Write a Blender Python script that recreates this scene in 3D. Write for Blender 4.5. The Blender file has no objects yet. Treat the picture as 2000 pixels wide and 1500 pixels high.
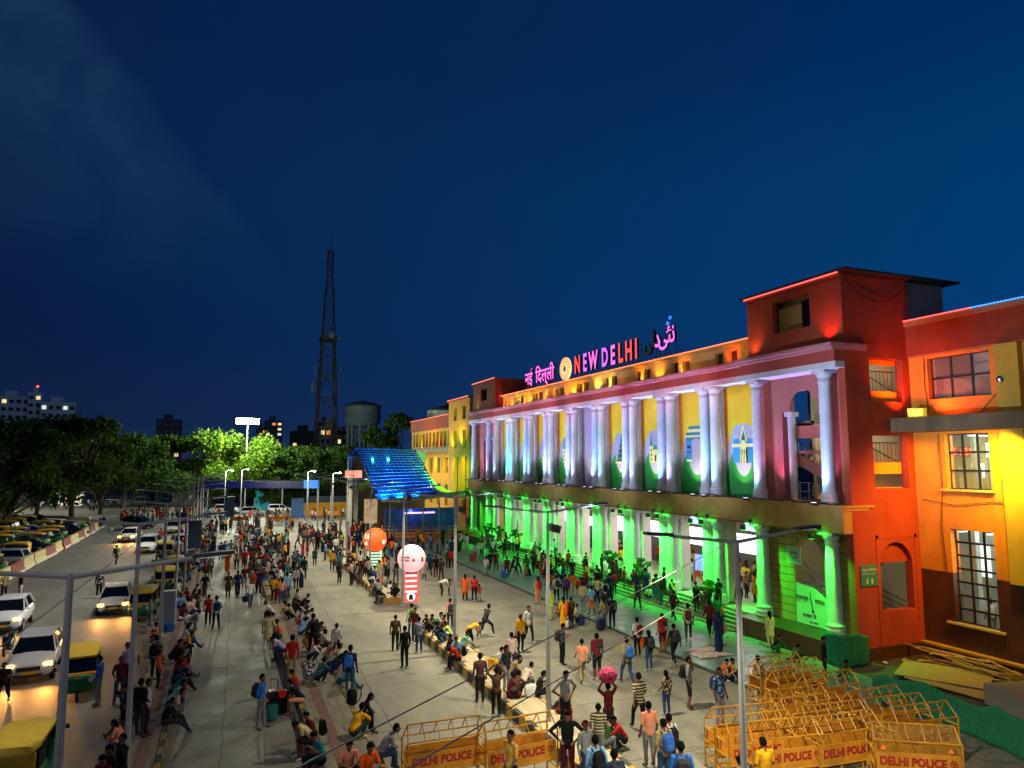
import bpy, bmesh, math, random
import numpy as np
from mathutils import Vector, Matrix
random.seed(7)
SC = bpy.context.scene
COL = SC.collection
pi = math.pi
# ------------------------------------------------------------------ camera
CH = 9.0
cam = bpy.data.objects.new('camera', bpy.data.cameras.new('camera'))
COL.objects.link(cam)
cam.location = (0, 0, CH)
cam.rotation_euler = (math.radians(90 + 6.2), 0, math.radians(-22.0))
cam.data.sensor_width = 36
cam.data.lens = 36 * 1390 / 2000
cam.data.clip_start = 0.1
cam.data.clip_end = 5000
SC.camera = cam
# ------------------------------------------------------------------ sky (dusk)
def lin(c):
    if isinstance(c, str):
        c = [int(c[i:i + 2], 16) / 255 for i in (0, 2, 4)]
    return tuple(x / 12.92 if x <= .04045 else ((x + .055) / 1.055) ** 2.4 for x in c) + (1,)
W = bpy.data.worlds.new('World'); SC.world = W; W.use_nodes = True
nt = W.node_tree; N = nt.nodes; L = nt.links
bg = N['Background']
tc = N.new('ShaderNodeTexCoord'); sep = N.new('ShaderNodeSeparateXYZ'); L.new(tc.outputs['Generated'], sep.inputs[0])
def mth(op, a, b=None, clamp=False):
    m = N.new('ShaderNodeMath'); m.operation = op; m.use_clamp = clamp
    for i, v in enumerate((a, b)):
        if v is None: continue
        if isinstance(v, (int, float)): m.inputs[i].default_value = v
        else: L.new(v, m.inputs[i])
    return m.outputs[0]
def ramp(fac, stops, interp='LINEAR'):
    r = N.new('ShaderNodeValToRGB'); r.color_ramp.interpolation = interp
    e = r.color_ramp.elements
    while len(e) < len(stops): e.new(.5)
    for k, (p, c) in zip(e, stops): k.position = p; k.color = lin(c) if isinstance(c, str) else c
    L.new(fac, r.inputs[0]); return r.outputs[0]
def mixc(f, a, b, bt='MIX'):
    m = N.new('ShaderNodeMix'); m.data_type = 'RGBA'; m.blend_type = bt
    for s, v in ((m.inputs[0], f), (m.inputs[6], a), (m.inputs[7], b)):
        if isinstance(v, (int, float)): s.default_value = v
        elif isinstance(v, tuple): s.default_value = v
        else: L.new(v, s)
    return m.outputs[2]
nrm = N.new('ShaderNodeVectorMath'); nrm.operation = 'DOT_PRODUCT'
L.new(tc.outputs['Generated'], nrm.inputs[0]); nrm.inputs[1].default_value = (math.cos(math.radians(22)), -math.sin(math.radians(22)), 0)
side = mth('ADD', mth('MULTIPLY', nrm.outputs['Value'], .85), .5, True)      # 0 west .. 1 east (brighter)
left = ramp(sep.outputs[2], [(0, '1a2a44'), (.05, '10203f'), (.15, '081c40'), (.4, '021d44'), (1, '031d40')])
right = ramp(sep.outputs[2], [(0, '1d3660'), (.06, '10386e'), (.2, '023c72'), (.35, '003a6c'), (.5, '002c5e'), (1, '031d40')])
base = mixc(side, left, right)
nz = N.new('ShaderNodeTexNoise'); nz.inputs['Scale'].default_value = 2.2; nz.inputs['Detail'].default_value = 7; nz.inputs['Roughness'].default_value = .55; nz.inputs['Distortion'].default_value = .6
L.new(tc.outputs['Generated'], nz.inputs['Vector'])
# a feathery cirrus bank high on the left: bright on its upper right edge, fading away behind it
dotn = N.new('ShaderNodeVectorMath'); dotn.operation = 'DOT_PRODUCT'
L.new(tc.outputs['Generated'], dotn.inputs[0]); CLOUD_DIR = dotn.inputs[1]
CLOUD_DIR.default_value = (-.623, .262, -.737)
edge = mth('ADD', dotn.outputs['Value'], mth('MULTIPLY', mth('SUBTRACT', nz.outputs['Fac'], .5), .42))
band = ramp(edge, [(0, (0, 0, 0, 1)), (.005, (0, 0, 0, 1)), (.05, (.26, .26, .26, 1)), (.13, (.42, .42, .42, 1)), (.3, (.14, .14, .14, 1)), (.6, (0, 0, 0, 1))], 'EASE')
lowfade = ramp(sep.outputs[2], [(0, (0, 0, 0, 1)), (.2, (.0, .0, .0, 1)), (.36, (.35, .35, .35, 1)), (.55, (1, 1, 1, 1)), (1, (1, 1, 1, 1))])
nz3 = N.new('ShaderNodeTexNoise'); nz3.inputs['Scale'].default_value = 5; nz3.inputs['Detail'].default_value = 8; nz3.inputs['Roughness'].default_value = .6; nz3.inputs['Distortion'].default_value = 1.2
L.new(tc.outputs['Generated'], nz3.inputs['Vector'])
wisp = mth('ADD', mth('MULTIPLY', nz3.outputs['Fac'], 1.5), -.28, True)
cl = mixc(mth('MULTIPLY', mth('MULTIPLY', band, lowfade), wisp), base, lin('477890'))
nz2 = N.new('ShaderNodeTexNoise'); nz2.inputs['Scale'].default_value = 1.6; nz2.inputs['Detail'].default_value = 5
L.new(tc.outputs['Generated'], nz2.inputs['Vector'])
cl2 = mixc(mth('MULTIPLY', mth('SUBTRACT', nz2.outputs['Fac'], .48, True), .45, True), cl, lin('2a2a50'))
L.new(cl2, bg.inputs[0]); bg.inputs[1].default_value = .88
SC.view_settings.view_transform = 'Standard'; SC.view_settings.look = 'None'
SC.view_settings.exposure = .2; SC.view_settings.gamma = 1
SC.cycles.use_denoising = True
SC.cycles.max_bounces = 5; SC.cycles.diffuse_bounces = 2; SC.cycles.glossy_bounces = 2; SC.cycles.transparent_max_bounces = 12
SC.cycles.sample_clamp_indirect = 3; SC.cycles.sample_clamp_direct = 0
SC.cycles.use_adaptive_sampling = True

# ------------------------------------------------------------------ materials
MAT = {}
def M(name, col='808080', rough=.7, metal=0, var=.12, scale=4, bump=0, bscale=None, emit=0, col2=None, spec=.5, tex='noise', alpha=1, trans=0, stretch=None, dirt=0):
    if name in MAT: return MAT[name]
    m = bpy.data.materials.new(name); m.use_nodes = True; MAT[name] = m
    t = m.node_tree; b = t.nodes['Principled BSDF']; c = lin(col)
    b.inputs['Roughness'].default_value = rough; b.inputs['Metallic'].default_value = metal
    b.inputs['Specular IOR Level'].default_value = spec
    b.inputs['Base Color'].default_value = c
    if emit:
        b.inputs['Emission Color'].default_value = c; b.inputs['Emission Strength'].default_value = emit
        b.inputs['Base Color'].default_value = (c[0] * .5, c[1] * .5, c[2] * .5, 1)
    if alpha < 1: b.inputs['Alpha'].default_value = alpha
    if trans: b.inputs['Transmission Weight'].default_value = trans
    if var and not emit or col2:
        co = t.nodes.new('ShaderNodeTexCoord'); n = t.nodes.new('ShaderNodeTexNoise')
        n.inputs['Scale'].default_value = scale; n.inputs['Detail'].default_value = 8; n.inputs['Roughness'].default_value = .65
        src = co.outputs['Object']
        if stretch:
            mp = t.nodes.new('ShaderNodeMapping'); mp.inputs['Scale'].default_value = stretch
            t.links.new(src, mp.inputs[0]); src = mp.outputs[0]
        t.links.new(src, n.inputs['Vector'])
        r = t.nodes.new('ShaderNodeValToRGB'); e = r.color_ramp.elements
        e[0].position = .3; e[1].position = .72
        d = lin(col2) if col2 else tuple(min(1, x * (1 + var)) for x in c[:3]) + (1,)
        e[0].color = tuple(x * (1 - var) for x in c[:3]) + (1,); e[1].color = d
        t.links.new(n.outputs['Fac'], r.inputs[0]); t.links.new(r.outputs[0], b.inputs['Base Color'])
        if emit: t.links.new(r.outputs[0], b.inputs['Emission Color'])
        if dirt:
            mp2 = t.nodes.new('ShaderNodeMapping'); mp2.inputs['Scale'].default_value = (1, 1, .22); t.links.new(co.outputs['Object'], mp2.inputs[0])
            n3 = t.nodes.new('ShaderNodeTexNoise'); n3.inputs['Scale'].default_value = 1.1; n3.inputs['Detail'].default_value = 9; n3.inputs['Roughness'].default_value = .7; t.links.new(mp2.outputs[0], n3.inputs['Vector'])
            r3 = t.nodes.new('ShaderNodeValToRGB'); r3.color_ramp.elements[0].position = .34; r3.color_ramp.elements[1].position = .56; k_ = 1 - dirt; r3.color_ramp.elements[0].color = (k_, k_, k_, 1); r3.color_ramp.elements[1].color = (1, 1, 1, 1); t.links.new(n3.outputs['Fac'], r3.inputs[0])
            n4 = t.nodes.new('ShaderNodeTexNoise'); n4.inputs['Scale'].default_value = .5; n4.inputs['Detail'].default_value = 3; n4.inputs['Distortion'].default_value = 1; t.links.new(co.outputs['Object'], n4.inputs['Vector'])
            r4 = t.nodes.new('ShaderNodeValToRGB'); r4.color_ramp.interpolation = 'CONSTANT'; r4.color_ramp.elements[0].color = (1 - dirt * .35,) * 3 + (1,); r4.color_ramp.elements[1].position = .42; r4.color_ramp.elements[1].color = (1, 1, 1, 1); t.links.new(n4.outputs['Fac'], r4.inputs[0])
            for q_ in (r3, r4):
                mx = t.nodes.new('ShaderNodeMix'); mx.data_type = 'RGBA'; mx.blend_type = 'MULTIPLY'; mx.inputs[0].default_value = 1
                t.links.new(b.inputs['Base Color'].links[0].from_socket, mx.inputs[6]); t.links.new(q_.outputs[0], mx.inputs[7]); t.links.new(mx.outputs[2], b.inputs['Base Color'])
        if bump:
            n2 = t.nodes.new('ShaderNodeTexNoise'); n2.inputs['Scale'].default_value = bscale or scale * 6; n2.inputs['Detail'].default_value = 6
            t.links.new(src, n2.inputs['Vector'])
            bp = t.nodes.new('ShaderNodeBump'); bp.inputs['Strength'].default_value = bump; bp.inputs['Distance'].default_value = .03
            t.links.new(n2.outputs['Fac'], bp.inputs['Height']); t.links.new(bp.outputs[0], b.inputs['Normal'])
    return m
def glow(name, col, s): return M(name, col, emit=s, var=0)

# ------------------------------------------------------------------ mesh builder
class MB:
    def __init__(s): s.v = []; s.f = []; s.m = []; s.mi = 0
    def add(s, vs, fs, mi=None):
        o = len(s.v); s.v += [tuple(v) for v in vs]; s.f += [tuple(i + o for i in f) for f in fs]
        s.m += [s.mi if mi is None else mi] * len(fs); return s
    def box(s, x0, x1, y0, y1, z0, z1, mi=None):
        return s.add([(x0, y0, z0), (x1, y0, z0), (x1, y1, z0), (x0, y1, z0), (x0, y0, z1), (x1, y0, z1), (x1, y1, z1), (x0, y1, z1)],
                     [(0, 3, 2, 1), (4, 5, 6, 7), (0, 1, 5, 4), (1, 2, 6, 5), (2, 3, 7, 6), (3, 0, 4, 7)], mi)
    def obox(s, c, sx, sy, sz, rz=0, mi=None, ry=0, rx=0):
        R = Matrix.Rotation(rz, 3, 'Z') @ Matrix.Rotation(ry, 3, 'Y') @ Matrix.Rotation(rx, 3, 'X'); c = Vector(c)
        vs = [c + R @ Vector((a * sx / 2, b * sy / 2, d * sz / 2)) for d in (-1, 1) for a, b in ((-1, -1), (1, -1), (1, 1), (-1, 1))]
        return s.add(vs, [(0, 3, 2, 1), (4, 5, 6, 7), (0, 1, 5, 4), (1, 2, 6, 5), (2, 3, 7, 6), (3, 0, 4, 7)], mi)
    def bar(s, p, q, r, r2=None, n=6, mi=None, cap=True):
        p = Vector(p); q = Vector(q); d = q - p
        if d.length < 1e-6: return s
        r2 = r if r2 is None else r2
        a = d.normalized(); u = a.orthogonal().normalized() if abs(a.z) > .99 or n > 4 else Vector((0, 0, 1)).cross(a).normalized(); w = a.cross(u)
        of = pi / 4 if n == 4 else 0
        vs = [c + (u * math.cos(t) + w * math.sin(t)) * rr for c, rr in ((p, r), (q, r2)) for t in [of + 2 * pi * k / n for k in range(n)]]
        fs = [(k, (k + 1) % n, n + (k + 1) % n, n + k) for k in range(n)]
        if cap: fs += [tuple(range(n - 1, -1, -1)), tuple(range(n, 2 * n))]
        return s.add(vs, fs, mi)
    def lathe(s, prof, c=(0, 0, 0), n=20, mi=None):
        vs = [(c[0] + r * math.cos(2 * pi * k / n), c[1] + r * math.sin(2 * pi * k / n), c[2] + z) for r, z in prof for k in range(n)]
        fs = [(i * n + k, i * n + (k + 1) % n, (i + 1) * n + (k + 1) % n, (i + 1) * n + k) for i in range(len(prof) - 1) for k in range(n)]
        fs += [tuple(range(n - 1, -1, -1)), tuple((len(prof) - 1) * n + k for k in range(n))]
        return s.add(vs, fs, mi)
    def prism(s, poly, f, d, mi=None):      # poly of (u,v); f(u,v,w)->xyz; thickness w in 0..d
        n = len(poly)
        vs = [f(u, v, 0) for u, v in poly] + [f(u, v, d) for u, v in poly]
        return s.add(vs, [tuple(range(n)), tuple(range(2 * n - 1, n - 1, -1))] + [(k, n + k, n + (k + 1) % n, (k + 1) % n) for k in range(n)], mi)
    def grid(s, fn, nu, nv, mi=None):
        vs = [fn(i / nu, j / nv) for j in range(nv + 1) for i in range(nu + 1)]
        w = nu + 1
        return s.add(vs, [(j * w + i, j * w + i + 1, (j + 1) * w + i + 1, (j + 1) * w + i) for j in range(nv) for i in range(nu)], mi)
    def clusters(s, gap=.06):
        n = len(s.v); par = list(range(n))
        def find(a):
            while par[a] != a: par[a] = par[par[a]]; a = par[a]
            return a
        for f in s.f:
            r = find(f[0])
            for i in f[1:]:
                q = find(i)
                if q != r: par[q] = r
        comp = {}
        for i in range(n): comp.setdefault(find(i), []).append(i)
        V = np.array(s.v); keys = list(comp)
        if len(keys) > 1500: return [list(range(len(s.f)))]
        lo = np.array([V[comp[k]].min(0) for k in keys]) - gap / 2; hi = np.array([V[comp[k]].max(0) for k in keys]) + gap / 2
        m = len(keys); p2 = list(range(m))
        def f2(a):
            while p2[a] != a: p2[a] = p2[p2[a]]; a = p2[a]
            return a
        for i in range(m):
            for j in np.nonzero(((lo[i] <= hi[i + 1:]) & (hi[i] >= lo[i + 1:])).all(1))[0]:
                a, b = f2(i), f2(i + 1 + int(j))
                if a != b: p2[b] = a
        idx = {k: i for i, k in enumerate(keys)}; out = {}
        for fi, f in enumerate(s.f): out.setdefault(f2(idx[find(f[0])]), []).append(fi)
        return list(out.values())
    def split_build(s, name, mats, parent, smooth=False, gap=.06, lim=60):
        g = s.clusters(gap)
        if len(g) == 1 or len(g) > lim: return s.build(name, mats, parent, smooth)
        for fs in g:
            b = MB(); mp = {}
            for fi in fs:
                b.f.append(tuple(mp.setdefault(i, len(mp)) for i in s.f[fi])); b.m.append(s.m[fi])
            b.v = [s.v[i] for i in mp]; o = b.build(name, mats, parent, smooth)
        return o
    def build(s, name, mats, parent=None, smooth=False, fix=True, loc=None):
        me = bpy.data.meshes.new(name)
        me.from_pydata(s.v, [], s.f)
        for m in (mats if isinstance(mats, (list, tuple)) else [mats]): me.materials.append(m)
        me.polygons.foreach_set('material_index', s.m)
        if fix:
            b = bmesh.new(); b.from_mesh(me); bmesh.ops.recalc_face_normals(b, faces=b.faces); b.to_mesh(me); b.free()
        if smooth:
            me.shade_smooth()
            if smooth != 2: me.set_sharp_from_angle(angle=math.radians(40))
        me.update()
        o = bpy.data.objects.new(name, me); COL.objects.link(o)
        if parent: o.parent = parent
        if loc is not None: o.location = loc
        return o
def tag(o, label=None, cat=None, group=None, kind=None):
    if label: o['label'] = label
    if cat: o['category'] = cat
    if group: o['group'] = group
    if kind: o['kind'] = kind
    return o
def empty(name, label, cat, loc=(0, 0, 0), rz=0, group=None):
    o = bpy.data.objects.new(name, None); COL.objects.link(o); o.location = loc; o.rotation_euler = (0, 0, rz)
    o.empty_display_size = .3
    return tag(o, label, cat, group)
def copytree(o, parent=None):
    c = o.copy(); COL.objects.link(c); c.parent = parent
    for ch in list(o.children): copytree(ch, c)
    return c
def light(kind, loc, target, power, col, size=.1, spot=80, blend=.8, name='lamp', parent=None, soft=None):
    l = bpy.data.lights.new(name, kind); l.energy = power; l.color = col
    if kind == 'AREA': l.size = size
    else: l.shadow_soft_size = size
    if kind == 'SPOT': l.spot_size = math.radians(spot); l.spot_blend = blend
    o = bpy.data.objects.new(name, l); COL.objects.link(o); o.location = loc
    if target is not None:
        o.rotation_euler = (Vector(target) - Vector(loc)).to_track_quat('-Z', 'Y').to_euler()
    if parent: o.parent = parent
    return o
def textmesh(s, size, ext, name, mats, parent, loc, rot, bold=0, align='CENTER', width=1):
    c = bpy.data.curves.new(name, 'FONT'); c.body = s; c.size = size; c.extrude = ext; c.align_x = align; c.offset = bold; c.resolution_u = 3
    t = bpy.data.objects.new(name + '_c', c); COL.objects.link(t)
    bpy.context.view_layer.update()
    me = bpy.data.meshes.new_from_object(t.evaluated_get(bpy.context.evaluated_depsgraph_get()))
    bpy.data.objects.remove(t); bpy.data.curves.remove(c)
    me.materials.clear()
    for m in (mats if isinstance(mats, (list, tuple)) else [mats]): me.materials.append(m)
    if isinstance(mats, (list, tuple)) and len(mats) > 1:
        for p in me.polygons: p.material_index = 0 if p.normal.z > .9 else 1
    o = bpy.data.objects.new(name, me); COL.objects.link(o); o.location = loc; o.rotation_euler = rot; o.scale = (width, 1, 1)
    if parent: o.parent = parent
    return o
# wall slab in the plane X=pos (axis 'x', u=Y) or Y=pos (axis 'y', u=X), thickness th towards +axis; openings (u0,u1,v0,v1[,arch])
def wall(mb, axis, pos, th, u0, u1, v0, v1, ops=(), mi=None):
    P = (lambda u, v, w: (pos + w, u, v)) if axis == 'x' else (lambda u, v, w: (u, pos + w, v))
    us = sorted({u0, u1} | {min(max(x, u0), u1) for o in ops for x in o[:2]}); vs = sorted({v0, v1} | {min(max(x, v0), v1) for o in ops for x in o[2:4]})
    def solid(i, j):
        if i < 0 or j < 0 or i >= len(us) - 1 or j >= len(vs) - 1: return False
        a = (us[i] + us[i + 1]) / 2; b = (vs[j] + vs[j + 1]) / 2
        return not any(o[0] < a < o[1] and o[2] < b < o[3] for o in ops)
    for i in range(len(us) - 1):
        for j in range(len(vs) - 1):
            if not solid(i, j): continue
            a, b, c, d = us[i], us[i + 1], vs[j], vs[j + 1]
            for w in (0, th): mb.add([P(a, c, w), P(b, c, w), P(b, d, w), P(a, d, w)], [(0, 1, 2, 3)], mi)
            if not solid(i - 1, j): mb.add([P(a, c, 0), P(a, d, 0), P(a, d, th), P(a, c, th)], [(0, 1, 2, 3)], mi)
            if not solid(i + 1, j): mb.add([P(b, c, 0), P(b, d, 0), P(b, d, th), P(b, c, th)], [(0, 1, 2, 3)], mi)
            if not solid(i, j - 1): mb.add([P(a, c, 0), P(b, c, 0), P(b, c, th), P(a, c, th)], [(0, 1, 2, 3)], mi)
            if not solid(i, j + 1): mb.add([P(a, d, 0), P(b, d, 0), P(b, d, th), P(a, d, th)], [(0, 1, 2, 3)], mi)
    for o in ops:
        if len(o) > 4 and o[4]:     # round head: spandrels between the arc and the corners of the opening
            r = (o[1] - o[0]) / 2; cu = (o[0] + o[1]) / 2; cv = o[3] - r
            arc = [(cu + r * math.cos(t), cv + r * math.sin(t)) for t in [pi * k / 16 for k in range(17)]]
            for k in range(16):
                (a, b), (c, d) = arc[k], arc[k + 1]
                e = .003
                mb.add([P(a, b, e), P(c, d, e), P(c, o[3], e), P(a, o[3], e), P(a, b, th - e), P(c, d, th - e), P(c, o[3], th - e), P(a, o[3], th - e)],
                       [(0, 1, 2, 3), (7, 6, 5, 4), (0, 4, 5, 1)], mi)
    return mb
# ------------------------------------------------------------------ ground
def paving_mat():
    m = M('concrete_plaza', '6b6a64', .75, var=.0)
    t = m.node_tree; b = t.nodes['Principled BSDF']; nn = t.nodes.new
    co = nn('ShaderNodeTexCoord')
    def noise(sc, det, stretch=None, rough=.6):
        mp = nn('ShaderNodeMapping'); mp.inputs['Scale'].default_value = stretch or (1, 1, 1); t.links.new(co.outputs['Object'], mp.inputs[0])
        n = nn('ShaderNodeTexNoise'); n.inputs['Scale'].default_value = sc; n.inputs['Detail'].default_value = det; n.inputs['Roughness'].default_value = rough
        t.links.new(mp.outputs[0], n.inputs['Vector']); return n.outputs['Fac']
    def cr(f, a, b_, pa, pb):
        r = nn('ShaderNodeValToRGB'); r.color_ramp.elements[0].position = pa; r.color_ramp.elements[1].position = pb
        r.color_ramp.elements[0].color = a; r.color_ramp.elements[1].color = b_; t.links.new(f, r.inputs[0]); return r.outputs[0]
    def mul(x, y):
        k = nn('ShaderNodeMix'); k.data_type = 'RGBA'; k.blend_type = 'MULTIPLY'; k.inputs[0].default_value = 1
        t.links.new(x, k.inputs[6]); t.links.new(y, k.inputs[7]); return k.outputs[2]
    g = lambda v: (v, v, v, 1)
    c = cr(noise(.25, 9), lin('6e6b61'), lin('918d7c'), .3, .7)
    c = mul(c, cr(noise(1.1, 8, (1, .35, 1)), g(.78), g(1.06), .35, .6))            # worn wheel paths and grime
    c = mul(c, cr(noise(9, 6), g(.86), g(1.05), .35, .65))
    c = mul(c, cr(noise(.55, 4, (1, 1.5, 1)), g(.55), g(1), .30, .42))               # big darker stains
    # slab joints
    br = nn('ShaderNodeTexBrick'); br.offset = 0; br.inputs['Scale'].default_value = 1; br.inputs['Brick Width'].default_value = 5.4; br.inputs['Row Height'].default_value = 5.0
    br.inputs['Mortar Size'].default_value = .025; br.inputs['Color1'].default_value = g(1); br.inputs['Color2'].default_value = g(.9); br.inputs['Mortar'].default_value = g(.42)
    mp = nn('ShaderNodeMapping'); mp.inputs['Rotation'].default_value = (0, 0, .02)
    wn = nn('ShaderNodeTexNoise'); wn.inputs['Scale'].default_value = .4; t.links.new(co.outputs['Object'], wn.inputs['Vector'])
    vm = nn('ShaderNodeVectorMath'); vm.operation = 'MULTIPLY_ADD'; t.links.new(wn.outputs['Color'], vm.inputs[0]); vm.inputs[1].default_value = (.35, .35, 0); t.links.new(co.outputs['Object'], vm.inputs[2])
    t.links.new(vm.outputs[0], mp.inputs[0]); t.links.new(mp.outputs[0], br.inputs['Vector'])
    c = mul(c, br.outputs['Color'])
    t.links.new(c, b.inputs['Base Color'])
    t.links.new(cr(noise(.5, 6), g(.5), g(.85), .3, .7), b.inputs['Roughness'])
    bp = nn('ShaderNodeBump'); bp.inputs['Strength'].default_value = .5; bp.inputs['Distance'].default_value = .02
    t.links.new(noise(14, 6), bp.inputs['Height']); t.links.new(bp.outputs[0], b.inputs['Normal'])
    return m
g_ = MB().add([(-900, -60, 0), (900, -60, 0), (900, 1800, 0), (-900, 1800, 0)], [(0, 1, 2, 3)]).build('ground', M('earth', '3a3a33', .9, scale=.05, var=.3), fix=False)
tag(g_, kind='structure')
p_ = MB().add([(-1.3, -5, .004), (25.4, -5, .004), (25.4, 135, .004), (-1.3, 135, .004)], [(0, 1, 2, 3)]).build('plaza_paving', paving_mat(), fix=False)
tag(p_, kind='structure')
road = MB().add([(-14.6, -5, .004), (-2.6, -5, .004), (-2.6, 200, .004), (-14.6, 200, .004)], [(0, 1, 2, 3)])
road.build('road', M('asphalt', '66645d', .6, scale=.8, var=.28, bump=.4, bscale=30, stretch=(1, .25, 1)), fix=False)['kind'] = 'structure'
lot = MB().add([(-90, -5, .005), (-15.4, -5, .005), (-15.4, 175, .005), (-90, 175, .005)], [(0, 1, 2, 3)])
lot.build('parking_ground', M('lot', '4d4a40', .85, scale=.5, var=.3, bump=.4), fix=False)['kind'] = 'structure'

def tile_mat():
    m = M('green_granite', '58706a', .3, var=0)
    t = m.node_tree; b = t.nodes['Principled BSDF']; nn = t.nodes.new
    co = nn('ShaderNodeTexCoord')
    br = nn('ShaderNodeTexBrick'); br.offset = .5; br.inputs['Scale'].default_value = 1; br.inputs['Brick Width'].default_value = .9; br.inputs['Row Height'].default_value = .6
    br.inputs['Mortar Size'].default_value = .008; br.inputs['Color1'].default_value = lin('769488'); br.inputs['Color2'].default_value = lin('64827a'); br.inputs['Mortar'].default_value = lin('2c3834')
    t.links.new(co.outputs['Object'], br.inputs['Vector'])
    n = nn('ShaderNodeTexNoise'); n.inputs['Scale'].default_value = 1.3; n.inputs['Detail'].default_value = 8; t.links.new(co.outputs['Object'], n.inputs['Vector'])
    k = nn('ShaderNodeMix'); k.data_type = 'RGBA'; k.blend_type = 'MULTIPLY'; k.inputs[0].default_value = .5
    t.links.new(br.outputs['Color'], k.inputs[6]); t.links.new(n.outputs['Color'], k.inputs[7]); t.links.new(k.outputs[2], b.inputs['Base Color'])
    r = nn('ShaderNodeMapRange'); r.inputs[1].default_value = .3; r.inputs[2].default_value = .7; r.inputs[3].default_value = .24; r.inputs[4].default_value = .46
    t.links.new(n.outputs['Fac'], r.inputs[0]); t.links.new(r.outputs[0], b.inputs['Roughness'])
    bp = nn('ShaderNodeBump'); bp.inputs['Strength'].default_value = .12; bp.inputs['Distance'].default_value = .01
    n2 = nn('ShaderNodeTexNoise'); n2.inputs['Scale'].default_value = 3; t.links.new(co.outputs['Object'], n2.inputs['Vector']); t.links.new(n2.outputs['Fac'], bp.inputs['Height']); t.links.new(bp.outputs[0], b.inputs['Normal'])
    return m
MB().box(19.9, 25.35, 20.5, 86, .0, .05).build('forecourt_tiles', tile_mat())['kind'] = 'structure'
MB().box(19.72, 19.9, 20.5, 86, 0, .07).build('forecourt_edging', M('dark_stone', '33302c', .6, var=.2))['kind'] = 'structure'

# raised kerb islands with striped kerbstones
m_pave = M('footpath_slabs', 'b0a284', .8, scale=2, var=.25, bump=.4, stretch=(3, .3, 1))
m_pav2 = M('footpath_brick', '6e4f47', .85, scale=3, var=.25, bump=.4)
m_kby = M('kerb_yellow', 'b08f45', .75, scale=5, var=.35, bump=.3)
m_kbk = M('kerb_black', '37383a', .75, scale=5, var=.35, bump=.3)
m_old = M('footpath_worn', '77705f', .85, scale=2, var=.35, bump=.4, stretch=(3, .5, 1)); m_ky2 = M('kerb_worn', '8a7342', .8, scale=4, var=.45, bump=.4); m_kb2 = M('kerb_grime', '454440', .8, scale=5, var=.4, bump=.4)
def island(x0, x1, y0, y1, h, name='kerb_island', old=True):
    b = MB()
    b.box(x0 + .2, x1 - .2, y0 + .2, y1 - .2, 0, h - .012, 0)
    if old and x1 - x0 > 1.2: b.box(x0 + .55, x0 + .9, y0 + .3, y1 - .3, h - .012, h - .006, 1)
    y = y0; k = 0
    while y < y1 - .01:
        e = min(y + .62, y1)
        for xa, xb in ((x0, x0 + .2), (x1 - .2, x1)):
            b.add([(xa, y + .01, 0), (xb, y + .01, 0), (xb, e, 0), (xa, e, 0), (xa + .02, y + .02, h), (xb - .02, y + .02, h), (xb - .02, e - .01, h), (xa + .02, e - .01, h)],
                  [(0, 3, 2, 1), (4, 5, 6, 7), (0, 1, 5, 4), (1, 2, 6, 5), (2, 3, 7, 6), (3, 0, 4, 7)], 2 + k % 2)
        y = e; k += 1
    for ya in (y0, y1 - .2): b.box(x0 + .2, x1 - .2, ya + .01, ya + .2, 0, h - .002, 2)
    o = b.build(name, [m_old, m_pav2, m_ky2, m_kb2] if old else [m_pave, m_pav2, m_kby, m_kbk]); o['kind'] = 'structure'; return o
island(-2.6, -1.3, 6, 104, .32)
island(2.85, 4.7, 12, 46.5, .38)
island(2.95, 4.5, 50, 100, .38)
island(9.75, 11.25, 8, 36.6, .38, old=False)
island(9.75, 11.1, 45.8, 98, .38, old=False)

# ------------------------------------------------------------------ the station
m_terra = M('terracotta_wall', 'a03c20', .8, scale=.6, var=.16, bump=.2, bscale=20, dirt=.22)
m_ochre = M('ochre_wall', 'ab8a50', .8, scale=.6, var=.16, bump=.2, bscale=20, dirt=.225)
m_tan = M('tan_band', 'b9924c', .8, scale=.5, var=.18, dirt=.25)
m_white = M('white_column', 'c9c6cc', .6, scale=1.6, var=.12, bump=.15, bscale=9, dirt=.1)
m_red = M('red_frieze', '9c4038', .75, scale=.6, var=.16)
m_mar = M('maroon_stone', '54301f', .45, scale=.8, var=.25, dirt=.4)
m_dark = M('dark_metal', '1b1c1f', .5, var=.1)
m_gry = M('grey_concrete', '8b857a', .8, scale=.7, var=.2, bump=.2)
m_yel = M('yellow_wall', 'cf9d35', .8, scale=.6, var=.15, bump=.12, bscale=20)
m_pink = M('pink_wall', 'a8665f', .8, scale=.6, var=.1)
m_hall = M('hall_floor', '8f8a80', .3, scale=1, var=.15)
m_dwall = M('hall_dark', '26221f', .6, scale=.5, var=.2)
m_steel = M('rail_steel', 'b8b8b4', .3, metal=1, var=.05)
st = empty('railway_station', 'long colonnaded railway station with white columns lit green below and violet above', 'station', (27, 52, 0))
def sb(mb, name, mats, smooth=False, parent=None, gap=.06):     # build a station part given in world coordinates
    for i, v in enumerate(mb.v): mb.v[i] = (v[0] - 27, v[1] - 52, v[2])
    return mb.split_build(name, mats, parent or st, smooth, gap)
FX = 26.97
def sb1(mb, name, mats, parent=None):
    for i, v in enumerate(mb.v): mb.v[i] = (v[0] - 27, v[1] - 52, v[2])
    return mb.build(name, mats, parent or st)
PAIRS = [35.1 + 4.57 * k for k in range(8)]
UP = [26.2, 30.95] + [p + d for p in PAIRS for d in (-.5, .5)] + [71.2, 73.5, 78.5]
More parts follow.
